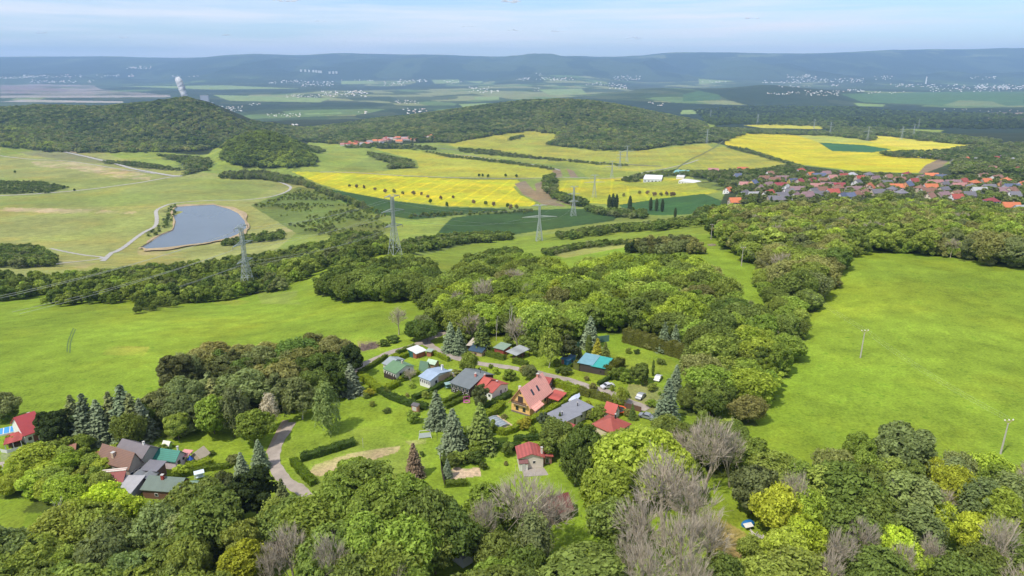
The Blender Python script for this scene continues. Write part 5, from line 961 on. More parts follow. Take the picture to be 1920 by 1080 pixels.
# left cluster
cottage('pale pink cottage with dark teal green roof', (331, 882), (349, 868), (281, 879), (0, 1, 0, 1, 2.6, ('gy', 1.5, .55), (.66, .55, .58), (.015, .18, .13), [('x0', .35, 1.0, .9, 1.0, (.12, .04, .05)), ('x0', .8, 1.3, .5, .6, DKW)], [(.7, .12, 1.3, -.2, (.7, .7, .7))], dict(rk='tiles')))
cottage('large old house with mossy brown roof and grey rear wing', (246, 903), (290, 876), (200, 880), (0, .52, 0, 1, 3.6, ('gy', 2.8, .6), (.35, .30, .25), BROWN_R, WI(3, 'x0', 1.0, .8, 1.2), [(.25, .55, 1.1, .35, (.52, .38, .27))], dict(rk='tiles')),
        (.525, 1.35, .0, .85, 3.9, ('gy', 2.0, .5), (.38, .34, .30), (.15, .13, .14), WI(3, 'x0', 1, .8, 1.1), [(.5, .2, .8, .2, WHITE_)]), name='farmhouse', cat='house')
cottage('dark annex with stepped grey roofs between the brown house and the pink cottage', (283, 916), (313, 889), (250, 909), (0, .45, 0, .5, 2.3, ('gx', .7, .5), (.13, .05, .04), (.22, .23, .24)), (0, .45, .51, 1, 2.3, ('gx', .7, .5), (.13, .05, .04), (.21, .22, .23)), (.455, 1, 0, .75, 2.9, ('px', .3, .5), (.14, .07, .06), (.17, .165, .185)), name='annex', cat='outbuilding')
cottage('outbuilding with plain light grey lean-to roof', (246, 946), (273, 916), (223, 938), (0, 1, 0, 1, 2.6, ('px', .5, .5), (.26, .27, .3), (.36, .35, .36)), name='annex', cat='outbuilding')
cottage('wooden hut with grey green roof, red chimney and orange end wall', (334, 940), (357, 916), (262, 941), (0, 1, 0, 1, 2.5, ('gy', 1.2, .7), (.16, .08, .05), (.125, .165, .135), WI(3, 'x0', 1.1, .6, .9, (.3, .3, .3)) + [('y0', .6, .9, .8, .8)], [(.55, .58, 1.2, .28, (.35, .05, .035))]), (-.02, -.004, 0, .24, 2.4, ('px', 0, .5), (.62, .29, .05), (.1, .1, .1), dict(over=0)), name='cabin', cat='cabin')
cottage('barn with faded dark red roof under the thicket', (230, 930), (240, 912), (196, 919), (0, 1, 0, 1, 2.6, ('px', 1.6, .5), (.2, .1, .08), (.24, .06, .05)), (1.02, 1.14, 0, 1, 4.3, ('px', 0, .5), (.5, .42, .36), (.62, .56, .48)), name='barn', cat='barn')
cottage('shed with rusty orange roof left of the brown house', (206, 884), (224, 858), (184, 873), (0, 1, 0, 1, 2.2, ('gy', 1.2, .5), (.2, .13, .1), (.34, .12, .07)), name='garden_shed', cat='shed')
cottage('small shelter hut with green grey roof right of the wooden hut', (372, 932), (388, 918), (357, 926), (0, 1, 0, 1, 1.9, ('gy', .8, .5), (.2, .13, .08), (.15, .24, .17)), name='garden_shed', cat='hut')
cottage('beige canvas tent shed beside the clipped hedge', (378, 868), (392, 858), (361, 863), (0, 1, 0, 1, 1.3, ('gx', 1.4, .5), (.46, .38, .27), (.48, .40, .29)), name='tent', cat='tent')
cottage('tiny white and lime play hut on the lawn', (317, 842), (323, 838), (310, 840), (0, 1, 0, 1, 1.2, ('gy', .6, .5), (.35, .55, .15), (.66, .64, .58)), name='playhouse', cat='playhouse')
cottage('white house with steep red roof at far left edge', (50, 834), (84, 822), (38, 812), (0, 1, 0, 1, 2.8, ('gx', 3.4, .5), WHITE_, (.36, .045, .05), [('x0', .25, .9, .8, .9, (.2, .06, .05))], [(.9, .8, .8, .3, (.75, .73, .7))], dict(doors=[('x0', .55, .1, 1.0, 1.9, (.24, .09, .07))])), name='house', cat='house')
cottage('shed with rusty brown roof in the yard below the pines', (142, 867), (151, 850), (107, 862), (0, 1, 0, 1, 2.4, ('gy', 1.4, .5), (.2, .12, .08), (.26, .10, .055)), name='garden_shed', cat='shed')
cottage('teal roofed hut deep in the dark wood', (330, 762), (341, 755), (314, 757), (0, 1, 0, 1, 2.2, ('gx', 1.0, .5), (.15, .12, .1), (.03, .16, .15)), name='garden_shed', cat='hut')
# ------------------------------------------------------------------ hedges
def hedge(label, pts, w, h, tint, dens=26, zo=0):
    P = [hit(x, y) for x, y in pts]; e0 = P[0].copy(); r_ = np.random.default_rng(len(C.objects)); Vs, Ns = [], []; core = MB()
    for a, b_ in zip(P[:-1], P[1:]):
        d = Vector((b_.x - a.x, b_.y - a.y, 0)); ln = d.length; d.normalize(); s = Vector((d.y, -d.x, 0)); n = int(ln * dens * (w + 2 * h) / 1.0) + 8
        f = r_.uniform(-.3 / max(ln, .3), 1 + .3 / max(ln, .3), n); t_ = r_.uniform(-1, 1, n) * (w / 2 + h); hw_ = w / 2
        side = np.where(np.abs(t_) < hw_, t_, np.sign(t_) * hw_); up = np.where(np.abs(t_) < hw_, h, h + hw_ - np.abs(t_))
        nx = np.where(np.abs(t_) < hw_, 0, np.sign(t_)); nz_ = np.where(np.abs(t_) < hw_, 1, .15); bump = 1 + .07 * np.sin(f * ln * 1.9) + r_.normal(size=n) * .05
        X = a.x + d.x * f * ln + s.x * side * bump; Y = a.y + d.y * f * ln + s.y * side * bump; Z = a.z + (b_.z - a.z) * f + up * bump
        Vs.append(np.c_[X, Y, Z]); Ns.append(np.c_[nx * s.x + d.x * .0, nx * s.y, nz_] + r_.normal(size=(n, 3)) * .3)
        i_ = .12; q = [a + s * (hw_ - i_), b_ + s * (hw_ - i_), b_ - s * (hw_ - i_), a - s * (hw_ - i_)]; core.slab([(v.x - e0.x, v.y - e0.y, v.z - e0.z + h - i_) for v in q], h + .6)
    V = np.concatenate(Vs) - np.array(e0); Nn = np.concatenate(Ns); Nn /= np.linalg.norm(Nn, axis=1)[:, None]
    me = npmesh('hedge', leaf_quads(V, Nn, .17, r_), len(V), FOL, r_.uniform(.75, 1.25, len(V))); o = obj('hedge', me); o.location = e0; o['tint'] = TINT.get(tint, tint); w_t = [q * .7 for q in TINT.get(tint, tint)]
    c_ = core.build('stems', mat('hedge_inside', tint=True, rough=.95, var=.2, scale=2), o); c_['tint'] = w_t; return tag(o, label, 'hedge', 'clipped hedges of the garden colony')
HLIME = (.27, .35, .03); HMID = (.15, .21, .03); HDK = (.085, .14, .028); HOL = (.18, .2, .04)
for a in (('bright clipped hedge at the left corner of the green roofed cottage garden', [(675, 707), (690, 717), (711, 735)], 2.0, 1.7, HLIME), ('dark clipped hedge running from the lime hedge down to the notice kiosk', [(712, 735), (735, 748), (768, 760), (800, 767)], 1.8, 1.5, HDK),
          ('hedge along the road left of the green roofed cottage', [(674, 702), (692, 692), (708, 682), (724, 671)], 1.2, 1.3, HMID), ('lime hedge left of the brick and teal shed', [(737, 672), (752, 674), (768, 667)], 1.4, 1.6, HLIME), ('hedge along the road behind the brick and teal shed', [(745, 665), (777, 653)], 1.1, 1.4, HMID),
          ('lime hedge beside the lane near the fork', [(813, 665), (828, 672), (841, 678)], 1.2, 1.4, HLIME), ('short lime hedge below the green roofed cottage', [(725, 733), (745, 723)], 1.8, 1.6, HLIME), ('lime hedge between the green and the blue roofed cottages', [(750, 716), (785, 702)], 1.2, 1.3, HLIME),
          ('dark hedge in front of the blue roofed cottage', [(775, 750), (808, 737), (826, 726), (846, 715)], 1.2, 1.3, HDK), ('upper of two parallel hedges below the half-timbered cottage', [(830, 757), (846, 750), (862, 741)], 1.2, 1.1, HMID), ('lower of two parallel hedges below the half-timbered cottage', [(836, 766), (855, 757), (875, 747)], 1.2, 1.1, HMID),
          ('dark hedge along the right side of the red roofed cottage', [(912, 766), (930, 756), (955, 742)], 1.8, 1.2, HDK), ('fat rounded lime hedge left of the orange cottage', [(911, 784), (928, 776), (941, 763)], 2.0, 1.8, HLIME),
          ('tall lime hedge between the lane and the terrace of the orange cottage', [(1040, 723), (1060, 729), (1084, 737)], 1.8, 2.0, HLIME), ('darker hedge between the lane and the covered boat', [(1086, 738), (1106, 744)], 1.8, 2.0, HOL), ('conifer hedge along the lane above the flat roofed bungalow', [(1110, 744), (1140, 753), (1150, 760)], 1.6, 1.9, HOL),
          ('long lime hedge sweeping round the right side of the orange cottage', [(1084, 738), (1066, 747), (1058, 757), (1023, 779), (995, 793), (975, 802), (962, 810), (945, 815), (930, 812)], 1.5, 1.5, HLIME),
          ('dark hedge above the white cottage with the terrace', [(965, 826), (1000, 824), (1040, 823)], 1.5, 1.2, HDK), ('dark hedge directly behind the white cottage with the terrace', [(885, 850), (913, 843), (975, 842)], 1.8, 1.6, HDK), ('golden yellow hedge at the head of the sand patch', [(836, 845), (856, 842), (876, 845)], 1.8, 1.6, (.36, .33, .02)),
          ('low dark hedge below the sand patch', [(836, 911), (875, 909)], 1.4, 1.1, HMID), ('thick dark hedge above the bare earth patch', [(566, 863), (600, 854), (635, 843), (663, 834)], 2.0, 1.6, HDK), ('lime hedge between the track bend and the bare earth patch', [(551, 868), (562, 883), (578, 900), (588, 910)], 1.7, 1.4, (.13, .20, .02)),
          ('low hedge running from the annex towards the track', [(326, 898), (360, 889), (388, 882), (428, 877)], 1.2, 1.1, HMID), ('fat lime hedge in front of the canvas tent', [(352, 882), (375, 878), (394, 870)], 2.2, 1.6, HLIME),
          ('tall dark conifer hedge closing the upper meadow', [(1172, 640), (1200, 648), (1240, 660), (1288, 674)], 3.2, 4.6, (.17, .18, .04)), ('clipped hedge left of the red shed', [(914, 667), (930, 671), (945, 675)], 1.6, 1.6, HMID), ('clipped hedge right of the timber shelter', [(964, 680), (976, 683), (988, 687)], 1.8, 1.5, HMID),
          ('narrow hedge on the lawn below the blue hut', [(1044, 700), (1058, 694), (1071, 688)], .9, 1.0, HDK), ('tall clipped hedge block left of the long dark shed', [(1080, 694), (1086, 691)], 2.4, 2.6, HOL), ('big olive hedge block right of the long dark shed', [(1138, 705), (1152, 696), (1164, 687)], 2.6, 2.8, (.12, .135, .022)), ('narrow hedge at the lane below the long dark shed', [(1122, 723), (1133, 717), (1144, 710)], 1.0, 1.1, HDK),
          ('round topped hedge by the gate right of the playhouse', [(1160, 700), (1180, 704)], 1.8, 1.8, (.13, .2, .03))):
    hedge(*a)
# ------------------------------------------------------------------ small garden things
def small(name, px, rz, label, cat, group=None): return empty(name, hit(*px), rz, label, cat, group)
GM = cm((.30, .33, .34)); WT = cm(WHITE_)
for i, (px, h) in enumerate((((845, 705), 1.9), ((852, 707), 1.6))):
    e = small('water_tank', px, 0, ['taller of two round grey water tanks beside the blue roofed cottage', 'shorter of two round grey water tanks beside the blue roofed cottage'][i], 'tank', 'water tanks')
    MB().tube([(0, 0, -.2), (0, 0, h)], .75, 14).build('tank_body', cm((.33, .28, .24)), e); MB().tube([(0, 0, h + .002), (0, 0, h + .14)], [.8, .7], 14).build('lid', cm((.4, .5, .52)), e)
e = small('hanging_chair', (875, 756), .3, 'pink round hanging nest swing on the lawn', 'swing'); PK = cm((.62, .12, .38))
m = MB(); m.tube([(.8 * math.cos(a), .8 * math.sin(a), .55) for a in [i * .3491 for i in range(19)]], .12, 6); m.build('ring_seat', PK, e)
for s in (-1, 1): MB().tube([(s * .95, 0, 0), (s * .85, 0, 2.1)], .06, 5).build('post', PK, e); MB().tube([(s * .8, 0, .6), (s * .3, 0, 2.05)], .03, 4).build('rope', PK, e)
MB().tube([(-.85, 0, 2.08), (.85, 0, 2.08)], .06, 5).build('crossbar', PK, e)
def swing_seat(px, rz, label, cc, fc):
    e = small('garden_swing', px, rz, label, 'garden swing', 'garden swing seats')
    MB().slab([(-1.1, -.7, 1.75), (1.1, -.7, 1.75), (1.1, .7, 1.95), (-1.1, .7, 1.95)], .08).build('canopy', cm(cc), e)
    MB().box(-.85, .85, -.25, .3, .45, .55).build('seat', cm(cc), e); MB().box(-.85, .85, .3, .38, .5, 1.0).build('backrest', cm(cc), e)
    for x in (-1.05, 1.05):
        for y in (-.6, .6): MB().tube([(x, y, 0), (x, 0, 1.75)], .04, 5).build('leg', cm(fc), e)
swing_seat((841, 729), .5, 'garden swing seat with teal canopy beside the dark hedge', (.25, .38, .36), (.03, .14, .13)); swing_seat((375, 898), .5, 'garden swing seat with white and pale blue canopy on the left lawn', (.6, .68, .72), (.5, .6, .65))
e = small('pool', (918, 786), 0, 'swimming pool under a glazed vault on a wooden deck', 'pool'); p0, rz, L_, W_2 = frame3((933, 811), (964, 800), (919, 784)); e.location = p0; e.rotation_euler = (0, 0, rz)
MB().box(0, L_, 0, W_2, -.8, .12).build('deck', cm((.52, .40, .26), .8, 'planks'), e); m = MB(); n = 14; xw = L_ * .46
for j in range(n): a0 = math.pi * j / n; a1 = math.pi * (j + 1) / n; m.quad((L_ / 2 - xw * .8 * math.cos(a0), W_2 * .12, .13 + .8 * math.sin(a0)), (L_ / 2 - xw * .8 * math.cos(a0), W_2 * .88, .13 + .8 * math.sin(a0)), (L_ / 2 - xw * .8 * math.cos(a1), W_2 * .88, .13 + .8 * math.sin(a1)), (L_ / 2 - xw * .8 * math.cos(a1), W_2 * .12, .13 + .8 * math.sin(a1)))
for yy in (.12, .88): m.poly([(L_ / 2 - xw * .8 * math.cos(math.pi * j / n), W_2 * yy, .13 + .8 * math.sin(math.pi * j / n)) for j in range(n + 1)])
m.build('glazed_vault', mat('glazing', (.22, .26, .28), .2, .1, 1), e)
for k in range(6):
    y = W_2 * (.12 + .76 * k / 5); MB().tube([(L_ / 2 - xw * .81 * math.cos(math.pi * j / n), y, .14 + .82 * math.sin(math.pi * j / n)) for j in range(n + 1)], .05, 4).build('rib', cm((.6, .62, .62)), e)
e = small('boat', (1078, 752), 1.0, 'white covered boat on the lawn beside the bungalow', 'boat'); hull = MB(); cv = MB()
secs = [(-2.6, .75, .15), (-1.6, 1.0, .05), (0, 1.05, 0), (1.6, .8, .1), (2.7, .08, .5)]
for (a, wa, za), (b_, wb_, zb_) in zip(secs[:-1], secs[1:]):
    for s in (-1, 1):
        q = [(a, 0, za), (b_, 0, zb_), (b_, s * wb_, 1.1), (a, s * wa, 1.1)]; hull.poly(q if s < 0 else q[::-1]); q = [(a, s * wa, 1.1), (b_, s * wb_, 1.1), (b_, 0, 1.75 - .1 * abs(b_)), (a, 0, 1.75 - .1 * abs(a))]; cv.poly(q if s < 0 else q[::-1])
hull.poly([(-2.6, 0, .15), (-2.6, -.75, 1.1), (-2.6, 0, 1.5), (-2.6, .75, 1.1)]); hull.build('hull', cm((.7, .7, .72)), e); cv.build('cover', cm((.55, .6, .72)), e)
e = small('trampoline', (1161, 772), 0, 'round trampoline with orange rim and black safety net', 'trampoline'); R2 = 1.9
MB().tube([(R2 * math.cos(i * .2618), R2 * math.sin(i * .2618), .75) for i in range(25)], .17, 6).build('rim', cm((.75, .14, .03)), e); MB().tube([(0, 0, .7), (0, 0, .74)], R2 - .1, 24).build('mat', cm((.02, .02, .025)), e)
for i in range(6): a = i * 1.047; MB().tube([(R2 * math.cos(a), R2 * math.sin(a), -.1), (R2 * 1.03 * math.cos(a), R2 * 1.03 * math.sin(a), 2.3)], .05, 5).build('pole', cm((.05, .05, .06)), e)
def car(px, rz, label, cc):
    e = small('parked_car', px, rz, label, 'car', 'cars parked in the gardens'); b_ = MB()
    prof = [(-2.1, .35), (-2.15, .75), (-2.0, .95), (-1.3, 1.0), (-.8, 1.42), (.5, 1.45), (1.1, 1.0), (1.95, .88), (2.12, .7), (2.1, .35)]
    for s in (-1, 1): q = [(x, s * .82, z) for x, z in prof]; b_.poly(q if s < 0 else q[::-1])
    for (xa, za), (xb, zb_) in zip(prof, prof[1:] + prof[:1]): b_.quad((xa, -.82, za), (xa, .82, za), (xb, .82, zb_), (xb, -.82, zb_))
    b_.build('body', mat('car_paint%.2f' % cc[0], cc, .3, .03, 1, .3), e)
    g_ = MB(); g_.quad((.55, -.7, 1.44), (1.08, -.75, 1.04), (1.08, .75, 1.04), (.55, .7, 1.44)); [v for v in (g_.quad((-.75, s * .835, 1.36), (.5, s * .835, 1.38), (1.0, s * .835, 1.02), (-1.2, s * .835, 1.02)) for s in (-1, 1))]
    gg = g_.build('windscreen', GLASSM, e); gg.location = (.015, 0, .015)
    for x in (-1.35, 1.35):
        for s in (-.8, .8): w_ = MB().tube([(x, s - .1, .32), (x, s + .1, .32)], .33, 12).build('wheel', cm((.02, .02, .02)), e)
    for s in (-.55, .55): MB().box(2.08, 2.14, s - .15, s + .15, .62, .78).build('headlight', cm((.8, .8, .75)), e)
car((1201, 746), 1.0, 'silver car parked beside the lane below the blue spruce', (.38, .39, .4)); car((1234, 712), 1.1, 'white car half hidden under bushes above the silver car', (.6, .6, .6)); car((1212, 784), 2.6, 'grey car parked under shrubs right of the playhouse', (.3, .32, .35)); car((1139, 727), 3.6, 'car-shaped stand-in for a flat whitish thing on the lane verge below the dark shed', (.65, .65, .66))  # last car is a made-up stand-in for a flat white-grey thing
e = small('goal_frame', (797, 822), .2, 'tilted white goal frame on the sports lawn', 'goal'); MB().slab([(-1.5, -.1, .3), (1.5, -.1, .3), (1.4, .15, 1.5), (-1.4, .15, 1.5)], .05).build('goal_net', cm((.5, .54, .56)), e); MB().tube([(-1.6, -.3, 0), (-1.3, .5, 1.95), (1.3, .5, 1.95), (1.6, -.3, 0)], .07, 5).build('goal_bar', WT, e)
for i, (px, h) in enumerate((((792, 803), 3.4), ((806, 812), 3.2), ((681, 840), 2.6), ((820, 826), 2.6))):
    e = small('net_post', px, 0, ['tall thin dark post behind the goal frame', 'thin dark post right of the goal frame', 'pale post standing alone on the sports lawn', 'short post near the blue spruce'][i], 'post', 'thin posts on the sports lawn'); MB().tube([(0, 0, -.2), (0, 0, h)], .05, 6).build('shaft', cm((.5, .48, .4) if i == 2 else (.08, .09, .06)), e); MB().ball((0, 0, h + .03), .08, 8, 5).build('post_cap', GM, e)
def fence(label, pts, h, cc, step=1.6, th=.03, kindm='planks'):
    P = [hit(x, y) for x, y in pts]; e = empty('fence', P[0], 0, label, 'fence', 'garden fences'); m = MB(); o = P[0]
    for a, b_ in zip(P[:-1], P[1:]):
        a, b_ = a - o, b_ - o; d = (b_ - a); ln = d.length; s = Vector((d.y, -d.x, 0)).normalized() * th; m.slab([tuple(a + s + Vector((0, 0, h))), tuple(b_ + s + Vector((0, 0, h))), tuple(b_ - s + Vector((0, 0, h))), tuple(a - s + Vector((0, 0, h)))], h + .3)
        for k in range(int(ln / step) + 1): p = a.lerp(b_, k * step / ln) - s * 3; MB().tube([(p.x, p.y, p.z - .4), (p.x, p.y, p.z + h + .1)], .06, 5).build('post', cm(tuple(q * .8 for q in cc)), e)
    m.build('fence_panel', cm(cc, .8, kindm), e)
fence('curved dark fence at the left of the sand patch', [(826, 862), (827, 880), (831, 900), (834, 912)], 1.5, (.05, .035, .03)); fence('brown plank fence beside the lane right of the playhouse', [(1170, 765), (1185, 768), (1202, 773)], 1.6, (.14, .075, .05)); fence('translucent green windbreak net at the upper end of the gardens', [(1080, 655), (1105, 645), (1142, 640)], 2.4, (.10, .20, .17), 3); fence('white picket rails of the garden at far left', [(2, 848), (14, 850), (44, 842)], .9, (.6, .6, .58))
e = small('covered_pool', (20, 813), 0, 'long pool covered with bright blue sheets at far left', 'pool'); p0, rz, L_, W_2 = frame3((-6, 820), (44, 808), (-14, 812)); e.location = p0; e.rotation_euler = (0, 0, rz)
MB().box(0, L_, 0, W_2, -1, .5).build('pool_wall', cm((.6, .62, .62)), e)
for k in range(4): MB().box(L_ * (.03 + .24 * k), L_ * (.22 + .24 * k), .2, W_2 - .2, .45, .56 + .03 * (k % 2)).build('cover_sheet', cm((.06, .30, .62)), e)
def person_like_stone(): pass
for px, rz, lab, cc, dims in (((1339, 765), .3, 'white cube water container on the waste ground', (.7, .7, .7), (.6, .5, 1.1)), ((844, 676), .2, 'small white domed post beside the lane hedge', (.62, .64, .66), (.25, .25, 1.2)), ((1033, 668), .4, 'upright white boat bow leaning by the conifer', (.6, .6, .6), (.5, .2, 1.5))):
    e = small('container', px, rz, lab, 'container'); MB().box(-dims[0], dims[0], -dims[1], dims[1], -.2, dims[2]).build('body', cm(cc), e); MB().ball((0, 0, dims[2]), min(dims[:2]) * .9, 10, 6, (1, 1, .5)).build('lid', cm(tuple(q * .85 for q in cc)), e)
def heap(label, px, n, r, h, cc, name, cat, ln=1.6):
    e = small(name, px, 0, label, cat); rd = random.Random(px[0]); m = MB()
    for k in range(n):
        a = rd.uniform(0, 3.14); q = rd.random() ** .6 * r; th = rd.uniform(0, 6.28); x, y, z = q * math.cos(th), q * math.sin(th), h * (1 - q / r) * rd.random(); dx, dy = math.cos(a) * ln / 2, math.sin(a) * ln / 2
        m.beam((x - dx, y - dy, z + .05), (x + dx, y + dy, z + .1 + rd.uniform(0, .3)), rd.uniform(.05, .13))
    m.build('loose_pieces', cm(cc), e); MB().ball((0, 0, 0), r * .8, 12, 6, (1, 1, h / r * .7)).build('heap_core', cm(tuple(q * .7 for q in cc)), e)
heap('brown brush pile on the edge of the left meadow', (692, 652), 130, 4.2, .9, (.17, .12, .095), 'brush_pile', 'brush pile', 2.2); heap('tan stack of split logs at the edge of the big meadow', (1403, 772), 60, 1.2, 1.6, (.45, .30, .19), 'log_pile', 'log pile', .8); heap('scrap timber heap in the yard at lower left', (25, 905), 60, 2.6, 1.0, (.33, .27, .22), 'timber_pile', 'timber pile', 2.6)
heap('brown stone heap at the upper meadow track', (1336, 460), 40, 3, .8, (.28, .22, .16), 'stone_pile', 'stone pile', 1.2); heap('pale boards lying on the clearing at the right', (1420, 1010), 24, 1.6, .6, (.5, .46, .42), 'board_pile', 'board pile', 2.0)
e = small('tarpaulin_shelter', (1402, 985), .3, 'heap under a bright blue tarpaulin among the trees', 'tarpaulin'); MB().ball((0, 0, .3), 1.3, 9, 5, (1.2, .7, .7)).build('blue_tarpaulin', mat('tarp', (.02, .16, .42), .5, .3, 1.5, bump=.5), e); MB().slab([(-1.7, -1.6, .9), (.2, -1.6, .9), (.2, -.6, 1.2), (-1.7, -.6, 1.2)], .1).build('white_sheet', WT, e)
for i, (px, rz) in enumerate((((1060, 955), .2), ((1087, 1030), .5), ((430, 745), 0))): 
    if i < 2:
        e = small('garden_table', px, rz, ['grey garden table under the trees right of the dark red roofed house', 'small square pale garden table on the shaded lawn'][i], 'table', 'garden tables'); MB().box(-.7, .7, -.5, .5, .68, .74).build('table_top', cm((.45, .4, .33)), e); [MB().box(x - .04, x + .04, y - .04, y + .04, -.1, .678).build('leg', cm((.3, .26, .2)), e) for x in (-.6, .6) for y in (-.4, .4)]
e = small('parasol', (358, 869), 0, 'blue folded parasol beside the pink cottage', 'parasol'); MB().tube([(0, 0, 0), (0, 0, 2.2)], .04, 6).build('pole', GM, e); MB().tube([(0, 0, 1.2), (0, 0, 2.1)], [.75, .08], 10).build('canopy', cm((.03, .1, .42)), e)
# ------------------------------------------------------------------ pylons, poles, cables
STEEL = mat('galvanised_steel', (.36, .40, .38), .6, .1, 1, .1)
def pylon(px, py, H, kind, label, rz=0.0, fat=1.0, t=None):
    p = hit(px, py); e = empty('power_pylon', p, rz, label, 'pylon', 'lattice power pylons'); s = H / 40; b0 = 3.4 * s; b1 = .8 * s; hb = H * (.62 if kind == 'T' else .55)
    def half(z): return b0 + (b1 - b0) * min(z / hb, 1)
    m = MB(); lr = .2 * s * fat; br = .1 * s * fat; lev = [0]
    while lev[-1] < H - 2 * s: lev.append(lev[-1] + max(2.0 * s, half(lev[-1]) * 1.7))
    lev[-1] = H * .97
    for i in range(len(lev)):
        z = lev[i]; w = half(z); cs = [(w, w, z), (-w, w, z), (-w, -w, z), (w, -w, z)]
        for k in range(4): m.beam(cs[k], cs[(k + 1) % 4], br)
        if i + 1 < len(lev):
            z2 = lev[i + 1]; w2 = half(z2); c2 = [(w2, w2, z2), (-w2, w2, z2), (-w2, -w2, z2), (w2, -w2, z2)]
            for k in range(4): m.beam(cs[k], c2[k], lr); m.beam(cs[k], c2[(k + 1) % 4], br); m.beam(cs[(k + 1) % 4], c2[k], br)
    m.build('lattice_mast', STEEL, e); arms = [(.98, .14, .0), (.74, .21, 0), (.49, .17, 0)] if kind == 'N' else [(.97, .2, 0), (.66, .47, 0)]
    if kind == 'D': arms = [(.97, .14, 0), (.8, .2, 0), (.62, .26, 0)]
    att = []
    for fz, fl, _ in arms:
        z = H * fz; Lr = H * fl; a = MB(); w = half(z)
        for sg in (-1, 1):
            tip = (sg * Lr, 0, z)
            for yy in (-w, w): a.beam((sg * w, yy, z), tip, lr * .8); a.beam((sg * w, yy, z + (1.6 if fz < .9 else 1.2) * s), tip, lr * .7)
            for k in range(1, 5):
                f = k / 5; x = sg * (w + (Lr - w) * f); y = w * (1 - f); zz = z + (1.6 if fz < .9 else 1.2) * s * (1 - f); a.beam((x, -y, z), (x, y, z), br); a.beam((x, -y, z), (x, -y, zz), br)
            MB().tube([(sg * Lr, 0, z), (sg * Lr, 0, z - 1.6 * s)], .13 * s * fat, 6).build('insulator', cm((.25, .2, .17)), e); att.append(Vector((sg * Lr, 0, z - 1.6 * s)))
        a.build('cross_arm', STEEL, e)
    mt = Matrix.Translation(p) @ Matrix.Rotation(rz, 4, 'Z'); return e, [mt @ v for v in att]
def cable(a, b_, sag, r, label, m=None):
    pts = []; o = a
    for i in range(25): f = i / 24; q = a.lerp(b_, f); pts.append((q.x - o.x, q.y - o.y, q.z - o.z - sag * 4 * f * (1 - f)))
    c_ = MB().tube(pts, r, 4).build('power_cable', m or mat('cable', (.33, .35, .34), .6, .05, 1), None); c_.location = o; return tag(c_, label, 'cable', 'power cables')
P467, a467 = pylon(467, 551, 43, 'N', 'slim lattice pylon on the left meadow edge below the pond', R(72), 1.1)
P740, a740 = pylon(741, 478, 43, 'N', 'slim lattice pylon rising from the dense wood in the centre', R(40), 1.1)
P1011, a1011 = pylon(1011, 452, 37, 'T', 'wide armed lattice pylon at the hedge of the dark green field', R(8), 1.3)
e, a1075 = pylon(1075, 405, 40, 'N', 'lattice pylon in the dark field behind the wide armed one', R(10), 1.1); e, a1116 = pylon(1114, 370, 38, 'T', 'lattice pylon in the yellow green field behind the poplars', R(10), 1.1)
for i, (x, y, H) in enumerate(((1175, 304, 42), (1162, 316, 40), (1325, 269, 45), (1147, 334, 36), (1420, 233, 50), (1556, 252, 48), (1626, 264, 48), (1526, 242, 44), (1690, 262, 45), (1712, 256, 45), (1722, 240, 40), (1332, 222, 48))):
    pylon(x, y, H, 'D' if i % 3 else 'T', f'{ORD[i]} of the faint distant lattice pylons beyond the near fields', R(12), 1.0)
names = ['earth wire', 'upper conductor', 'middle conductor', 'lower conductor', 'near lower conductor', 'far upper conductor']
off = hit(-420, 640)
for i, a in enumerate(a467):
    b_ = Vector((-330 + (a.x - P467.location.x) * 1.0, P467.location.y - 95 + (a.y - P467.location.y), a.z - 26)); cable(a, b_, 6, .07, f'{ORD[i]} power cable from the meadow pylon to the left edge')
    c_ = a740[i]; cable(a, c_, 3, .055, f'{ORD[i]} power cable between the meadow pylon and the wood pylon')
for i in range(4): cable(a740[i], a1011[i], 7, .05, f'{ORD[i]} power cable between the wood pylon and the wide armed pylon'); cable(a1011[i], a1075[i], 6, .04, f'{ORD[i]} power cable behind the wide armed pylon')
CONC = cm((.45, .41, .36))
def pole(px, py, H, label, rz=.1):
    e = empty('utility_pole', hit(px, py), rz, label, 'utility pole', 'concrete utility poles of the meadow line'); MB().tube([(0, 0, -.5), (0, 0, H * .9)], [.24, .13], 8).build('shaft', CONC, e)
    m = MB(); m.beam((0, 0, H * .86), (-.85, 0, H * .97), .07); m.beam((0, 0, H * .86), (.85, 0, H * .97), .07); m.beam((-1.15, 0, H * .97), (1.15, 0, H * .97), .07); m.build('yoke', cm((.36, .24, .16)), e)
    for x in (-1.1, 0, 1.1): MB().tube([(x, 0, H * .97 + .05), (x, 0, H * .97 + .2), (x, 0, H * .97 + .42)], [.1, .2, .08], 8).build('insulator', cm((.72, .68, .62)), e)
    return [Matrix.Translation(e.location) @ Matrix.Rotation(rz, 4, 'Z') @ Vector((x, 0, H * .97 + .4)) for x in (-1.1, 0, 1.1)]
Q = [pole(1876, 851, 9.5, 'nearest concrete pole with three insulators at the right edge of the meadow'), pole(1613, 671, 9.8, 'concrete pole with three insulators standing alone in the big meadow'), pole(1476, 561, 10, 'concrete pole in the grass gap left of the meadow trees'), pole(1390, 499, 10, 'concrete pole on the narrow upper meadow'), pole(1333, 449, 10, 'farthest concrete pole beside the stone heap')]
for k in range(4):
    for i in range(3): cable(Q[k][i], Q[k + 1][i], 1.2, .012, f'{ORD[i]} thin wire of the {ORD[k]} span of the meadow pole line')
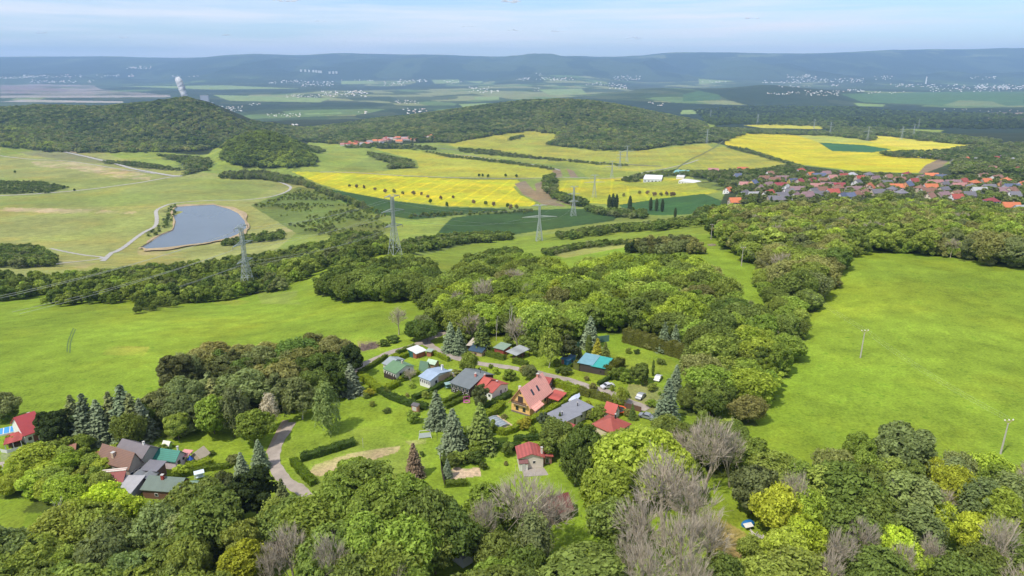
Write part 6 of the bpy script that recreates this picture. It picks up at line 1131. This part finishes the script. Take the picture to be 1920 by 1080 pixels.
# ------------------------------------------------------------------ village houses (copies share meshes; their colours are properties of each part)
VW = mat('village_wall', tint=True, var=.08, scale=.3); VR = mat('village_roof', tint=True, var=.18, scale=.35, rough=.75); VG = GLASSM
def vproto(L_, W_2, hw, rise, hip=False):
    w, r, c_, g_ = MB(), MB(), MB(), []
    x0, x1, y0, y1 = -L_ / 2, L_ / 2, -W_2 / 2, W_2 / 2; o = .5; t = .2
    w.poly([(x0, y0, -3), (x1, y0, -3), (x1, y0, hw), (x0, y0, hw)]); w.poly([(x1, y1, -3), (x0, y1, -3), (x0, y1, hw), (x1, y1, hw)])
    i = W_2 * .4 if hip else 0
    if hip: w.poly([(x0, y1, -3), (x0, y0, -3), (x0, y0, hw), (x0, y1, hw)]); w.poly([(x1, y0, -3), (x1, y1, -3), (x1, y1, hw), (x1, y0, hw)])
    else: w.poly([(x0, y1, -3), (x0, y0, -3), (x0, y0, hw), (x0, 0, hw + rise), (x0, y1, hw)]); w.poly([(x1, y0, -3), (x1, y1, -3), (x1, y1, hw), (x1, 0, hw + rise), (x1, y0, hw)])
    s = rise / (W_2 / 2)
    if hip: p, q = (x0 + i, 0, hw + rise), (x1 - i, 0, hw + rise); a, b_, d_, e_ = (x0 - o, y0 - o, hw - .1), (x1 + o, y0 - o, hw - .1), (x1 + o, y1 + o, hw - .1), (x0 - o, y1 + o, hw - .1); r.poly([a, b_, q, p]); r.poly([d_, e_, p, q]); r.poly([b_, d_, q]); r.poly([e_, a, p])
    else:
        r.slab([(x0 - o, y0 - o, hw + t - s * o), (x1 + o, y0 - o, hw + t - s * o), (x1 + o, 0, hw + rise + t), (x0 - o, 0, hw + rise + t)], t); r.slab([(x0 - o, 0, hw + rise + t), (x1 + o, 0, hw + rise + t), (x1 + o, y1 + o, hw + t - s * o), (x0 - o, y1 + o, hw + t - s * o)], t)
    c_.box(L_ * .1, L_ * .1 + .8, -.4, .4, hw + rise * .7, hw + rise + 1.1)
    for fx in (-.3, .0, .3):
        for zz in ((1.2, 3.9) if hw > 4.5 else (1.2,)): g_.append(MB().box(L_ * fx - .6, L_ * fx + .6, y0 - .06, y0 - .01, zz, zz + 1.3).mesh('window', VG))
    for zz in ((1.2, 3.9) if hw > 3.5 else (1.2,)):
        for yy in (-.2, .2): g_.append(MB().box(x0 - .06, x0 - .01, W_2 * yy - .5, W_2 * yy + .5, zz, zz + 1.3).mesh('window', VG))
    return w.mesh('wall', VW), r.mesh('roof', VR), c_.mesh('chimney', VW), g_
VP = [vproto(12, 9, 3.6, 4.2), vproto(15, 9, 3.2, 3.8), vproto(11, 10, 5.8, 3.0, True), vproto(19, 9, 3.4, 3.6), vproto(13, 10, 4.2, 4.5)]
RC = {'orange': (.52, .16, .065), 'red': (.34, .075, .055), 'crimson': (.26, .05, .055), 'mauve': (.24, .15, .16), 'brown': (.25, .13, .09), 'grey': (.17, .16, .18), 'slate blue': (.10, .12, .19), 'pale grey': (.35, .35, .36), 'pinkish': (.42, .2, .18)}
WC = {'white': (.72, .7, .67), 'cream': (.62, .52, .38), 'yellow': (.68, .48, .12), 'beige': (.48, .38, .3), 'grey': (.4, .38, .37), 'orange': (.6, .28, .12)}
HS = []
def vh(x, y, rc, wc, p, yaw, sc=1.0, area='village at right'): HS.append([x, y, rc, wc, p, yaw, sc, area])
for a in ((1365, 362, 'orange', 'white', 0, 60), (1377, 384, 'orange', 'beige', 0, 20), (1396, 350, 'pinkish', 'white', 1, 10), (1412, 349, 'slate blue', 'yellow', 4, 60), (1424, 360, 'mauve', 'cream', 4, 70), (1432, 338, 'brown', 'cream', 1, 20), (1383, 334, 'slate blue', 'grey', 0, 30), (1392, 320, 'orange', 'white', 3, 5), (1337, 322, 'pinkish', 'grey', 3, 5),
          (1502, 325, 'red', 'white', 2, 20), (1535, 333, 'slate blue', 'grey', 3, 15), (1548, 331, 'mauve', 'beige', 4, 20), (1574, 329, 'mauve', 'white', 0, 60), (1582, 334, 'red', 'grey', 1, 20), (1597, 334, 'pale grey', 'white', 2, 15), (1628, 334, 'grey', 'beige', 2, 30), (1462, 352, 'crimson', 'white', 1, 15), (1474, 358, 'pale grey', 'white', 0, 70), (1498, 347, 'crimson', 'beige', 4, 60), (1486, 345, 'slate blue', 'yellow', 0, 30),
          (1494, 360, 'mauve', 'grey', 3, 20), (1522, 343, 'crimson', 'beige', 1, 50), (1533, 354, 'pinkish', 'beige', 3, 10), (1552, 352, 'mauve', 'grey', 3, 10), (1572, 353, 'crimson', 'grey', 1, 20), (1560, 368, 'red', 'white', 4, 15), (1577, 375, 'slate blue', 'white', 0, 60), (1589, 373, 'slate blue', 'white', 1, 30), (1606, 349, 'grey', 'white', 4, 60), (1628, 355, 'orange', 'cream', 0, 60), (1619, 368, 'brown', 'beige', 0, 50),
          (1512, 374, 'mauve', 'cream', 4, 30), (1491, 375, 'mauve', 'white', 0, 60), (1464, 372, 'grey', 'beige', 1, 30), (1455, 379, 'grey', 'beige', 3, 20), (1443, 330, 'brown', 'white', 0, 40), (1700, 333, 'crimson', 'white', 2, 30), (1631, 357, 'orange', 'beige', 0, 70), (1648, 356, 'brown', 'cream', 0, 60), (1679, 355, 'orange', 'white', 1, 10), (1701, 353, 'slate blue', 'orange', 4, 50), (1724, 338, 'mauve', 'grey', 1, 50),
          (1745, 333, 'orange', 'beige', 3, 10), (1763, 336, 'slate blue', 'cream', 1, 10), (1752, 347, 'pinkish', 'cream', 3, 15), (1744, 355, 'orange', 'white', 1, 10), (1783, 347, 'mauve', 'grey', 3, 20), (1797, 353, 'pinkish', 'beige', 3, 20), (1805, 345, 'red', 'beige', 0, 40), (1826, 350, 'orange', 'orange', 2, 20), (1848, 345, 'orange', 'beige', 0, 20), (1853, 356, 'grey', 'cream', 1, 15), (1873, 352, 'brown', 'orange', 0, 60), (1896, 355, 'slate blue', 'grey', 3, 15),
          (1914, 352, 'orange', 'white', 0, 40), (1792, 377, 'red', 'white', 0, 20), (1857, 387, 'crimson', 'white', 2, 20), (1893, 393, 'orange', 'yellow', 1, 10), (1916, 399, 'pale grey', 'white', 1, 20), (1742, 375, 'brown', 'cream', 0, 50), (1735, 296, 'pinkish', 'white', 3, 15), (1747, 295, 'slate blue', 'white', 1, 40), (1770, 296, 'orange', 'white', 1, 10), (1788, 306, 'pale grey', 'grey', 0, 40), (1812, 301, 'orange', 'white', 0, 50),
          (1867, 300, 'red', 'beige', 0, 20), (1897, 303, 'pale grey', 'white', 0, 50), (1880, 297, 'mauve', 'grey', 1, 20), (1835, 302, 'pale grey', 'cream', 3, 5), (1665, 337, 'brown', 'cream', 0, 40), (1660, 348, 'grey', 'cream', 1, 20), (1712, 345, 'red', 'white', 0, 30), (1770, 352, 'grey', 'beige', 0, 40), (1835, 362, 'pale grey', 'white', 1, 5), (1880, 362, 'mauve', 'grey', 1, 20), (1540, 362, 'brown', 'beige', 0, 20), (1524, 365, 'grey', 'white', 0, 50), (1600, 360, 'mauve', 'grey', 3, 20), (1645, 366, 'grey', 'cream', 1, 20),
          (1478, 366, 'grey', 'white', 0, 30), (1440, 352, 'mauve', 'beige', 0, 40), (1412, 372, 'pale grey', 'white', 0, 20), (1395, 368, 'grey', 'white', 1, 60), (1452, 341, 'brown', 'cream', 1, 20), (1519, 332, 'orange', 'beige', 0, 40), (1560, 338, 'pinkish', 'white', 0, 20), (1640, 340, 'mauve', 'cream', 0, 30), (1686, 341, 'brown', 'beige', 1, 20), (1900, 372, 'grey', 'white', 0, 20), (1815, 372, 'grey', 'beige', 0, 10), (1905, 322, 'red', 'white', 0, 40), (1860, 320, 'brown', 'cream', 0, 10)):
    vh(*a)
rd = random.Random(5)
for k in range(400):
    x, y = rd.uniform(1440, 1915), rd.uniform(333, 372)
    if len(HS) >= 112: break
    if all(abs(x - q[0]) > 13 or abs(y - q[1]) > 7 for q in HS) and all((x - q[0]) ** 2 / 169 + (y - q[1]) ** 2 / 36 > 1 for q in HS): vh(x, y, rd.choice(['brown', 'red', 'mauve', 'brown', 'orange', 'grey']), rd.choice(['white', 'cream', 'beige']), rd.randrange(5), rd.uniform(5, 65))
for i in range(46):
    x = 642 + 172 * (i / 45) + rd.uniform(-3, 3); y = 272 - (x - 642) * .055 + rd.uniform(-7, 1) + (4 if x < 690 else 0); vh(x, y, rd.choice(['orange', 'pinkish', 'brown', 'red', 'pale grey', 'pinkish']), rd.choice(['cream', 'white', 'beige', 'cream']), rd.randrange(4), rd.uniform(0, 70), 1.15, 'far hamlet')
gp = {}
for h in HS: gp.setdefault((h[2], h[3], h[7]), []).append(h)
for (rc, wc, ar), L_ in gp.items():
    L_.sort(key=lambda q: q[0])
    for i, h in enumerate(L_):
        b_ = f'{wc} house with {rc} roof'; h.append(f'{b_} in the {ar}' if len(L_) == 1 else f'leftmost {b_} in the {ar}' if i == 0 else f'rightmost {b_} in the {ar}' if i == len(L_) - 1 else f'{ORD[i]} {b_} from left in the {ar}')
for x, y, rc, wc, p, yaw, sc, ar, lab in HS:
    pos = hit(x, y); e = empty('village_house', pos, R(yaw - 15), lab, 'house', 'houses of the ' + ar); e.scale = (sc * 1.08, sc * 1.08, sc * 1.08); j = rd.uniform(.85, 1.15); w, r, c_, g_ = VP[p]
    for nm, me, tn in (('wall', w, WC[wc]), ('roof', r, RC[rc]), ('chimney', c_, (.4, .25, .2))):
        o = obj(nm, me, e); o['tint'] = [q * j for q in tn]
    if 'right' in ar:
        for me in g_: obj('window', me, e)
# farm and halls
cottage('long low white farm hall at the edge of the village field', (1272, 344), (1346, 340), (1268, 340), (0, 1, 0, 1, 5, ('gx', 2, .5), WHITE_, (.6, .6, .6), WI(14, 'x0', 1.6, 3, 1.4, (.3, .35, .4))), name='farm_hall', cat='hall', grp_='farm halls')
cottage('white box shaped farm building with pale roof', (1206, 342), (1240, 340), (1202, 336), (0, 1, 0, 1, 7, ('gx', 1, .5), (.62, .64, .68), (.7, .7, .7), WI(5, 'x0', 2, 3, 2, (.3, .35, .45))), name='farm_hall', cat='hall', grp_='farm halls')
cottage('small farm shed with turquoise roof behind the white building', (1262, 327), (1290, 326), (1260, 323), (0, 1, 0, 1, 4, ('gx', 1.5, .5), (.55, .5, .4), (.2, .42, .38)), name='farm_hall', cat='hall', grp_='farm halls')
cottage('pale farm shed right of the white building', (1268, 336), (1282, 335), (1266, 333), (0, 1, 0, 1, 4, ('gx', 1.5, .5), WHITE_, (.62, .6, .58)), name='farm_hall', cat='hall', grp_='farm halls')
for i, (px, s) in enumerate((((10, 0), 0),)): pass
# ------------------------------------------------------------------ the plain: power station, chimney, slab blocks, towns
PS = hit(345, 181, 0, 16000); d = ray(345, 176); tt = 6300.0; base = Vector((d[0] * tt, d[1] * tt, 0)); base.z = float(zg(np.array([base.x]), np.array([base.y]))[0])
sc_ = tt / 1280
e = empty('cooling_tower', base, 0, 'pale cooling tower behind the left wooded hill', 'cooling tower'); m = MB(); Hh = (CAMZ + (ray(0, 180)[2]) * tt) - base.z
m.tube([(0, 0, 0), (0, 0, Hh * .35), (0, 0, Hh * .75), (0, 0, Hh)], [8 * sc_, 6.4 * sc_, 5.4 * sc_, 5.8 * sc_], 28); m.build('shell', cm((.5, .5, .52)), e, True); MB().tube([(0, 0, Hh * .985), (0, 0, Hh * 1.004)], 6.1 * sc_, 28).build('rim', cm((.6, .6, .6)), e)
STM = None
e = tag(obj('steam_plume', None), 'white steam plume rising from the cooling tower', 'steam'); e.location = base + Vector((0, 0, Hh)); rd = random.Random(2); m = MB()
for i in range(26):
    f = i / 25; x = -f * 7 * sc_ + rd.uniform(-1.5, 1.5) * sc_; m.ball((x, rd.uniform(-2, 2) * sc_, (1 + f * 28) * sc_), (4.8 + rd.uniform(-.3, .9)) * sc_ * (1 + .25 * f), 12, 8)
STEAM = (m, e)
def far_box(px, py, w, h, label, name, cat, cc, tt, group=None, n=1):
    d = ray(px, py); p = Vector((d[0] * tt, d[1] * tt, 0)); p.z = float(zg(np.array([p.x]), np.array([p.y]))[0]); s = tt / 1280; e = empty(name, p, .2, label, cat, group); base_px = (CAMZ - p.z); top = CAMZ + ray(px, py)[2] * tt; H = max(top - p.z, h * s)
    MB().box(-w * s / 2, w * s / 2, -w * s * .25, w * s * .25, -5, H).build('wall', cm(cc), e); MB().box(-w * s / 2 - 1, w * s / 2 + 1, -w * s * .25 - 1, w * s * .25 + 1, H + .01, H + 2.5).build('roof', cm((.4, .4, .4)), e)
far_box(383, 180, 14, 15, 'pale power station block right of the steam plume', 'power_station', 'power station', (.42, .44, .5), 5800); far_box(393, 193, 12, 5, 'low hall beside the power station block', 'power_station', 'power station', (.5, .5, .52), 5400)
for i, x in enumerate((566, 574, 581, 589, 594, 599, 603, 619, 626, 632)): far_box(x, 150, 3.6, 4, f'{ORD[i]} white slab block from the left in the far town', 'apartment_block', 'apartment block', (.8, .78, .72), 14200, 'slab blocks of the far town')
d = ray(1738, 144); tt = 11500; p = Vector((d[0] * tt, d[1] * tt, 0)); p.z = float(zg(np.array([p.x]), np.array([p.y]))[0]); e = empty('industrial_chimney', p, 0, 'tall pale industrial chimney above the far town at right', 'chimney'); H = CAMZ + d[2] * tt - p.z
MB().tube([(0, 0, -5), (0, 0, H)], [13, 8], 12).build('shaft', cm((.75, .74, .72)), e); MB().tube([(0, 0, H), (0, 0, H + 5)], 9, 12).build('rim', cm((.5, .3, .25)), e)
rg = np.random.default_rng(3); B = []
def town(x0, x1, y0, y1, n, big=1.0, w=(1.0, 2.6)):
    for i in range(n):
        x = x0 + (x1 - x0) * rg.random(); u = rg.random(); y = y0 + (y1 - y0) * u; d = ray(x, y); ts = np.exp(np.linspace(math.log(3500), math.log(17500), 260)); z = CAMZ + d[2] * ts; g_ = zg(d[0] * ts, d[1] * ts); k = np.nonzero(z < g_)[0]
        if not len(k): continue
        t_ = ts[k[0]]; s = t_ / 1280; ww = rg.uniform(*w) * s * big; hh = rg.uniform(.5, 1.1) * s * big; B.append((d[0] * t_, d[1] * t_, g_[k[0]], ww, rg.uniform(.5, 1) * ww, hh, rg.uniform(0, 3.14), rg.integers(0, 4)))
for a in ((0, 55, 145, 148, 34), (40, 155, 141, 147, 55), (55, 155, 151, 156, 45), (165, 190, 150, 155, 6), (180, 225, 141, 145, 12), (236, 252, 141, 145, 9, 1.3), (238, 285, 126, 130, 22), (240, 270, 127, 129, 8), (318, 340, 142, 145, 8), (350, 372, 142, 144, 5), (505, 518, 154, 157, 9), (528, 565, 151, 156, 26), (565, 625, 153, 162, 60), (640, 700, 150, 153, 8), (535, 600, 178, 183, 34), (600, 690, 171, 182, 60, 1.1), (668, 685, 170, 176, 16, 1.4), (640, 670, 171, 180, 16, 1.2), (720, 760, 153, 161, 26), (745, 805, 150, 155, 34), (830, 865, 151, 157, 12, 1.2),
          (880, 925, 163, 175, 34), (905, 935, 170, 173, 10), (965, 1075, 146, 151, 55), (1000, 1020, 138, 143, 5), (1150, 1200, 142, 151, 34), (1090, 1170, 156, 161, 22), (1140, 1175, 160, 167, 28), (740, 785, 188, 195, 26), (755, 800, 204, 215, 22, 1.3, (1, 4)), (670, 690, 210, 214, 6, 1.6), (500, 565, 212, 219, 38, .9), (410, 455, 199, 211, 42, 1.0), (460, 495, 194, 199, 10), (535, 560, 233, 236, 6, 1.5), (1000, 1015, 166, 173, 6),
          (1315, 1370, 152, 155, 12), (1430, 1480, 152, 156, 22), (1475, 1530, 142, 156, 60), (1530, 1620, 148, 155, 60), (1500, 1520, 140, 146, 12, 1.2), (1560, 1580, 158, 162, 8), (1640, 1680, 143, 150, 12), (1670, 1740, 158, 164, 30), (1740, 1920, 158, 172, 120), (1820, 1870, 144, 149, 18), (1830, 1920, 160, 167, 60, 1.2), (1435, 1500, 173, 178, 26), (1510, 1575, 170, 180, 50), (1580, 1620, 168, 172, 14, 1.3), (1215, 1225, 193, 196, 4), (1230, 1245, 195, 199, 8), (1460, 1530, 160, 164, 10), (1750, 1920, 205, 215, 14, .8), (400, 480, 222, 226, 10, .8), (1620, 1700, 172, 176, 12)):
    town(*a)
V = []; FQ = []; cols = []
PAL = [(.8, .78, .74), (.72, .66, .6), (.66, .5, .44), (.78, .76, .74)]
for x, y, z, w, d_, h, a, c_ in B:
    n = len(V); ca_, sa = math.cos(a), math.sin(a)
    for zz in (z - 3, z + h):
        for sx, sy in ((-1, -1), (1, -1), (1, 1), (-1, 1)): V.append((x + (sx * w * ca_ - sy * d_ * sa) / 2, y + (sx * w * sa + sy * d_ * ca_) / 2, zz))
    for q in ((4, 5, 6, 7), (0, 1, 5, 4), (1, 2, 6, 5), (2, 3, 7, 6), (3, 0, 4, 7)): FQ.append([n + k for k in q])
    cols += [PAL[c_]] * 5
me = npmesh('distant_towns', np.array(V), 0, None, faces=np.array(FQ)); at = me.attributes.new('shade', 'FLOAT_COLOR', 'FACE'); at.data.foreach_set('color', np.c_[np.array(cols), np.ones(len(cols))].astype(np.float32).ravel())
tm = bpy.data.materials.new('town_walls'); tm.use_nodes = True; a_ = N(tm.node_tree, 'ShaderNodeAttribute', attribute_name='shade'); tm.node_tree.links.new(a_.outputs[0], tm.node_tree.nodes['Principled BSDF'].inputs[0]); me.materials.append(tm)
tag(obj('distant_towns', me), 'pale scattered buildings of the far towns across the plain', 'towns', kind='stuff')
# ------------------------------------------------------------------ small clouds (outside the haze)
CM = bpy.data.materials.new('cloud'); CM.use_nodes = True; t = CM.node_tree; t.nodes.clear(); o_ = N(t, 'ShaderNodeOutputMaterial'); d1 = N(t, 'ShaderNodeBsdfDiffuse'); d1.inputs[0].default_value = (.95, .95, .95, 1); d2 = N(t, 'ShaderNodeBsdfTranslucent'); d2.inputs[0].default_value = (.98, .98, 1, 1); nv = N(t, 'ShaderNodeNewGeometry'); na_ = N(t, 'ShaderNodeVectorMath', operation='MULTIPLY_ADD'); na_.inputs[1].default_value = (.5, .5, .5); na_.inputs[2].default_value = (float(sd.x), float(sd.y), float(sd.z)); nn_ = N(t, 'ShaderNodeVectorMath', operation='NORMALIZE'); t.links.new(nv.outputs['Normal'], na_.inputs[0]); t.links.new(na_.outputs[0], nn_.inputs[0]); t.links.new(nn_.outputs[0], d1.inputs['Normal']); ms = N(t, 'ShaderNodeMixShader'); ms.inputs[0].default_value = .5
tp = N(t, 'ShaderNodeBsdfTransparent'); m2 = N(t, 'ShaderNodeMixShader'); lw = N(t, 'ShaderNodeLayerWeight'); lw.inputs[0].default_value = .35; mr = N(t, 'ShaderNodeMapRange'); mr.inputs[1].default_value = .02; mr.inputs[2].default_value = .75; mr.inputs[3].default_value = .3; t.links.new(lw.outputs[1], mr.inputs[0]); t.links.new(mr.outputs[0], m2.inputs[0])
t.links.new(d1.outputs[0], ms.inputs[1]); t.links.new(d2.outputs[0], ms.inputs[2]); t.links.new(ms.outputs[0], m2.inputs[1]); t.links.new(tp.outputs[0], m2.inputs[2]); t.links.new(m2.outputs[0], o_.inputs[0])
STEAM[0].build('puffs', CM, STEAM[1], True)
for i, (x, y, w, h, lab) in enumerate(((957, 4, 46, 8, 'long white cumulus cloud cut by the top edge in the middle'), (1409, 35, 26, 7, 'small white cloud high at the right'), (1191, 72, 26, 6, 'small bright cloud low in the sky right of centre'), (78, 62, 16, 6, 'small pale cloud above the left horizon'), (232, 71, 14, 6, 'faint pale cloud, second from the left horizon'), (426, 66, 12, 6, 'tiny white cloud above the ridge left of centre'), (545, 2, 70, 7, 'flat greyish cloud at the top edge left of centre'), (1040, 59, 30, 4, 'thin grey cloud streak above the middle ridge'), (965, 57, 30, 4, 'thin grey cloud streak left of the other one'), (880, 50, 24, 3, 'small thin cloud streak over the centre left'), (600, 40, 20, 3, 'small thin cloud wisp at upper left'))):
    tt = 34500.0; d = ray(x, y); s = tt / 1280; e = tag(obj('cloud', None), lab, 'cloud', 'small fair weather clouds'); e.location = (d[0] * tt, d[1] * tt, CAMZ + d[2] * tt); rd = random.Random(i + 3); m = MB()
    for k in range(9): f = rd.uniform(-1, 1); m.ball((f * w * .55 * s, rd.uniform(-1, 1) * 4 * s, rd.uniform(-.1, .5) * h * s * (1 - f * f)), rd.uniform(.35, .75) * h * .5 * s * (1.15 - abs(f) * .6), 14, 8, (2.6, 1.6, .6))
    m.build('puffs', CM, e, True)
# ------------------------------------------------------------------ haze
hz = MB().box(-33000, 33000, -2500, 29000, -420, 760).build('haze', None)
hm = bpy.data.materials.new('haze'); hm.use_nodes = True; t = hm.node_tree; t.nodes.clear(); o_ = N(t, 'ShaderNodeOutputMaterial'); v_ = N(t, 'ShaderNodeVolumePrincipled')
v_.inputs['Color'].default_value = (.42, .645, 1.0, 1); v_.inputs['Density'].default_value = 5.2e-5; v_.inputs['Anisotropy'].default_value = 0.0; t.links.new(v_.outputs[0], o_.inputs['Volume'])
hz.data.materials.clear(); hz.data.materials.append(hm); tag(hz, kind='stuff')
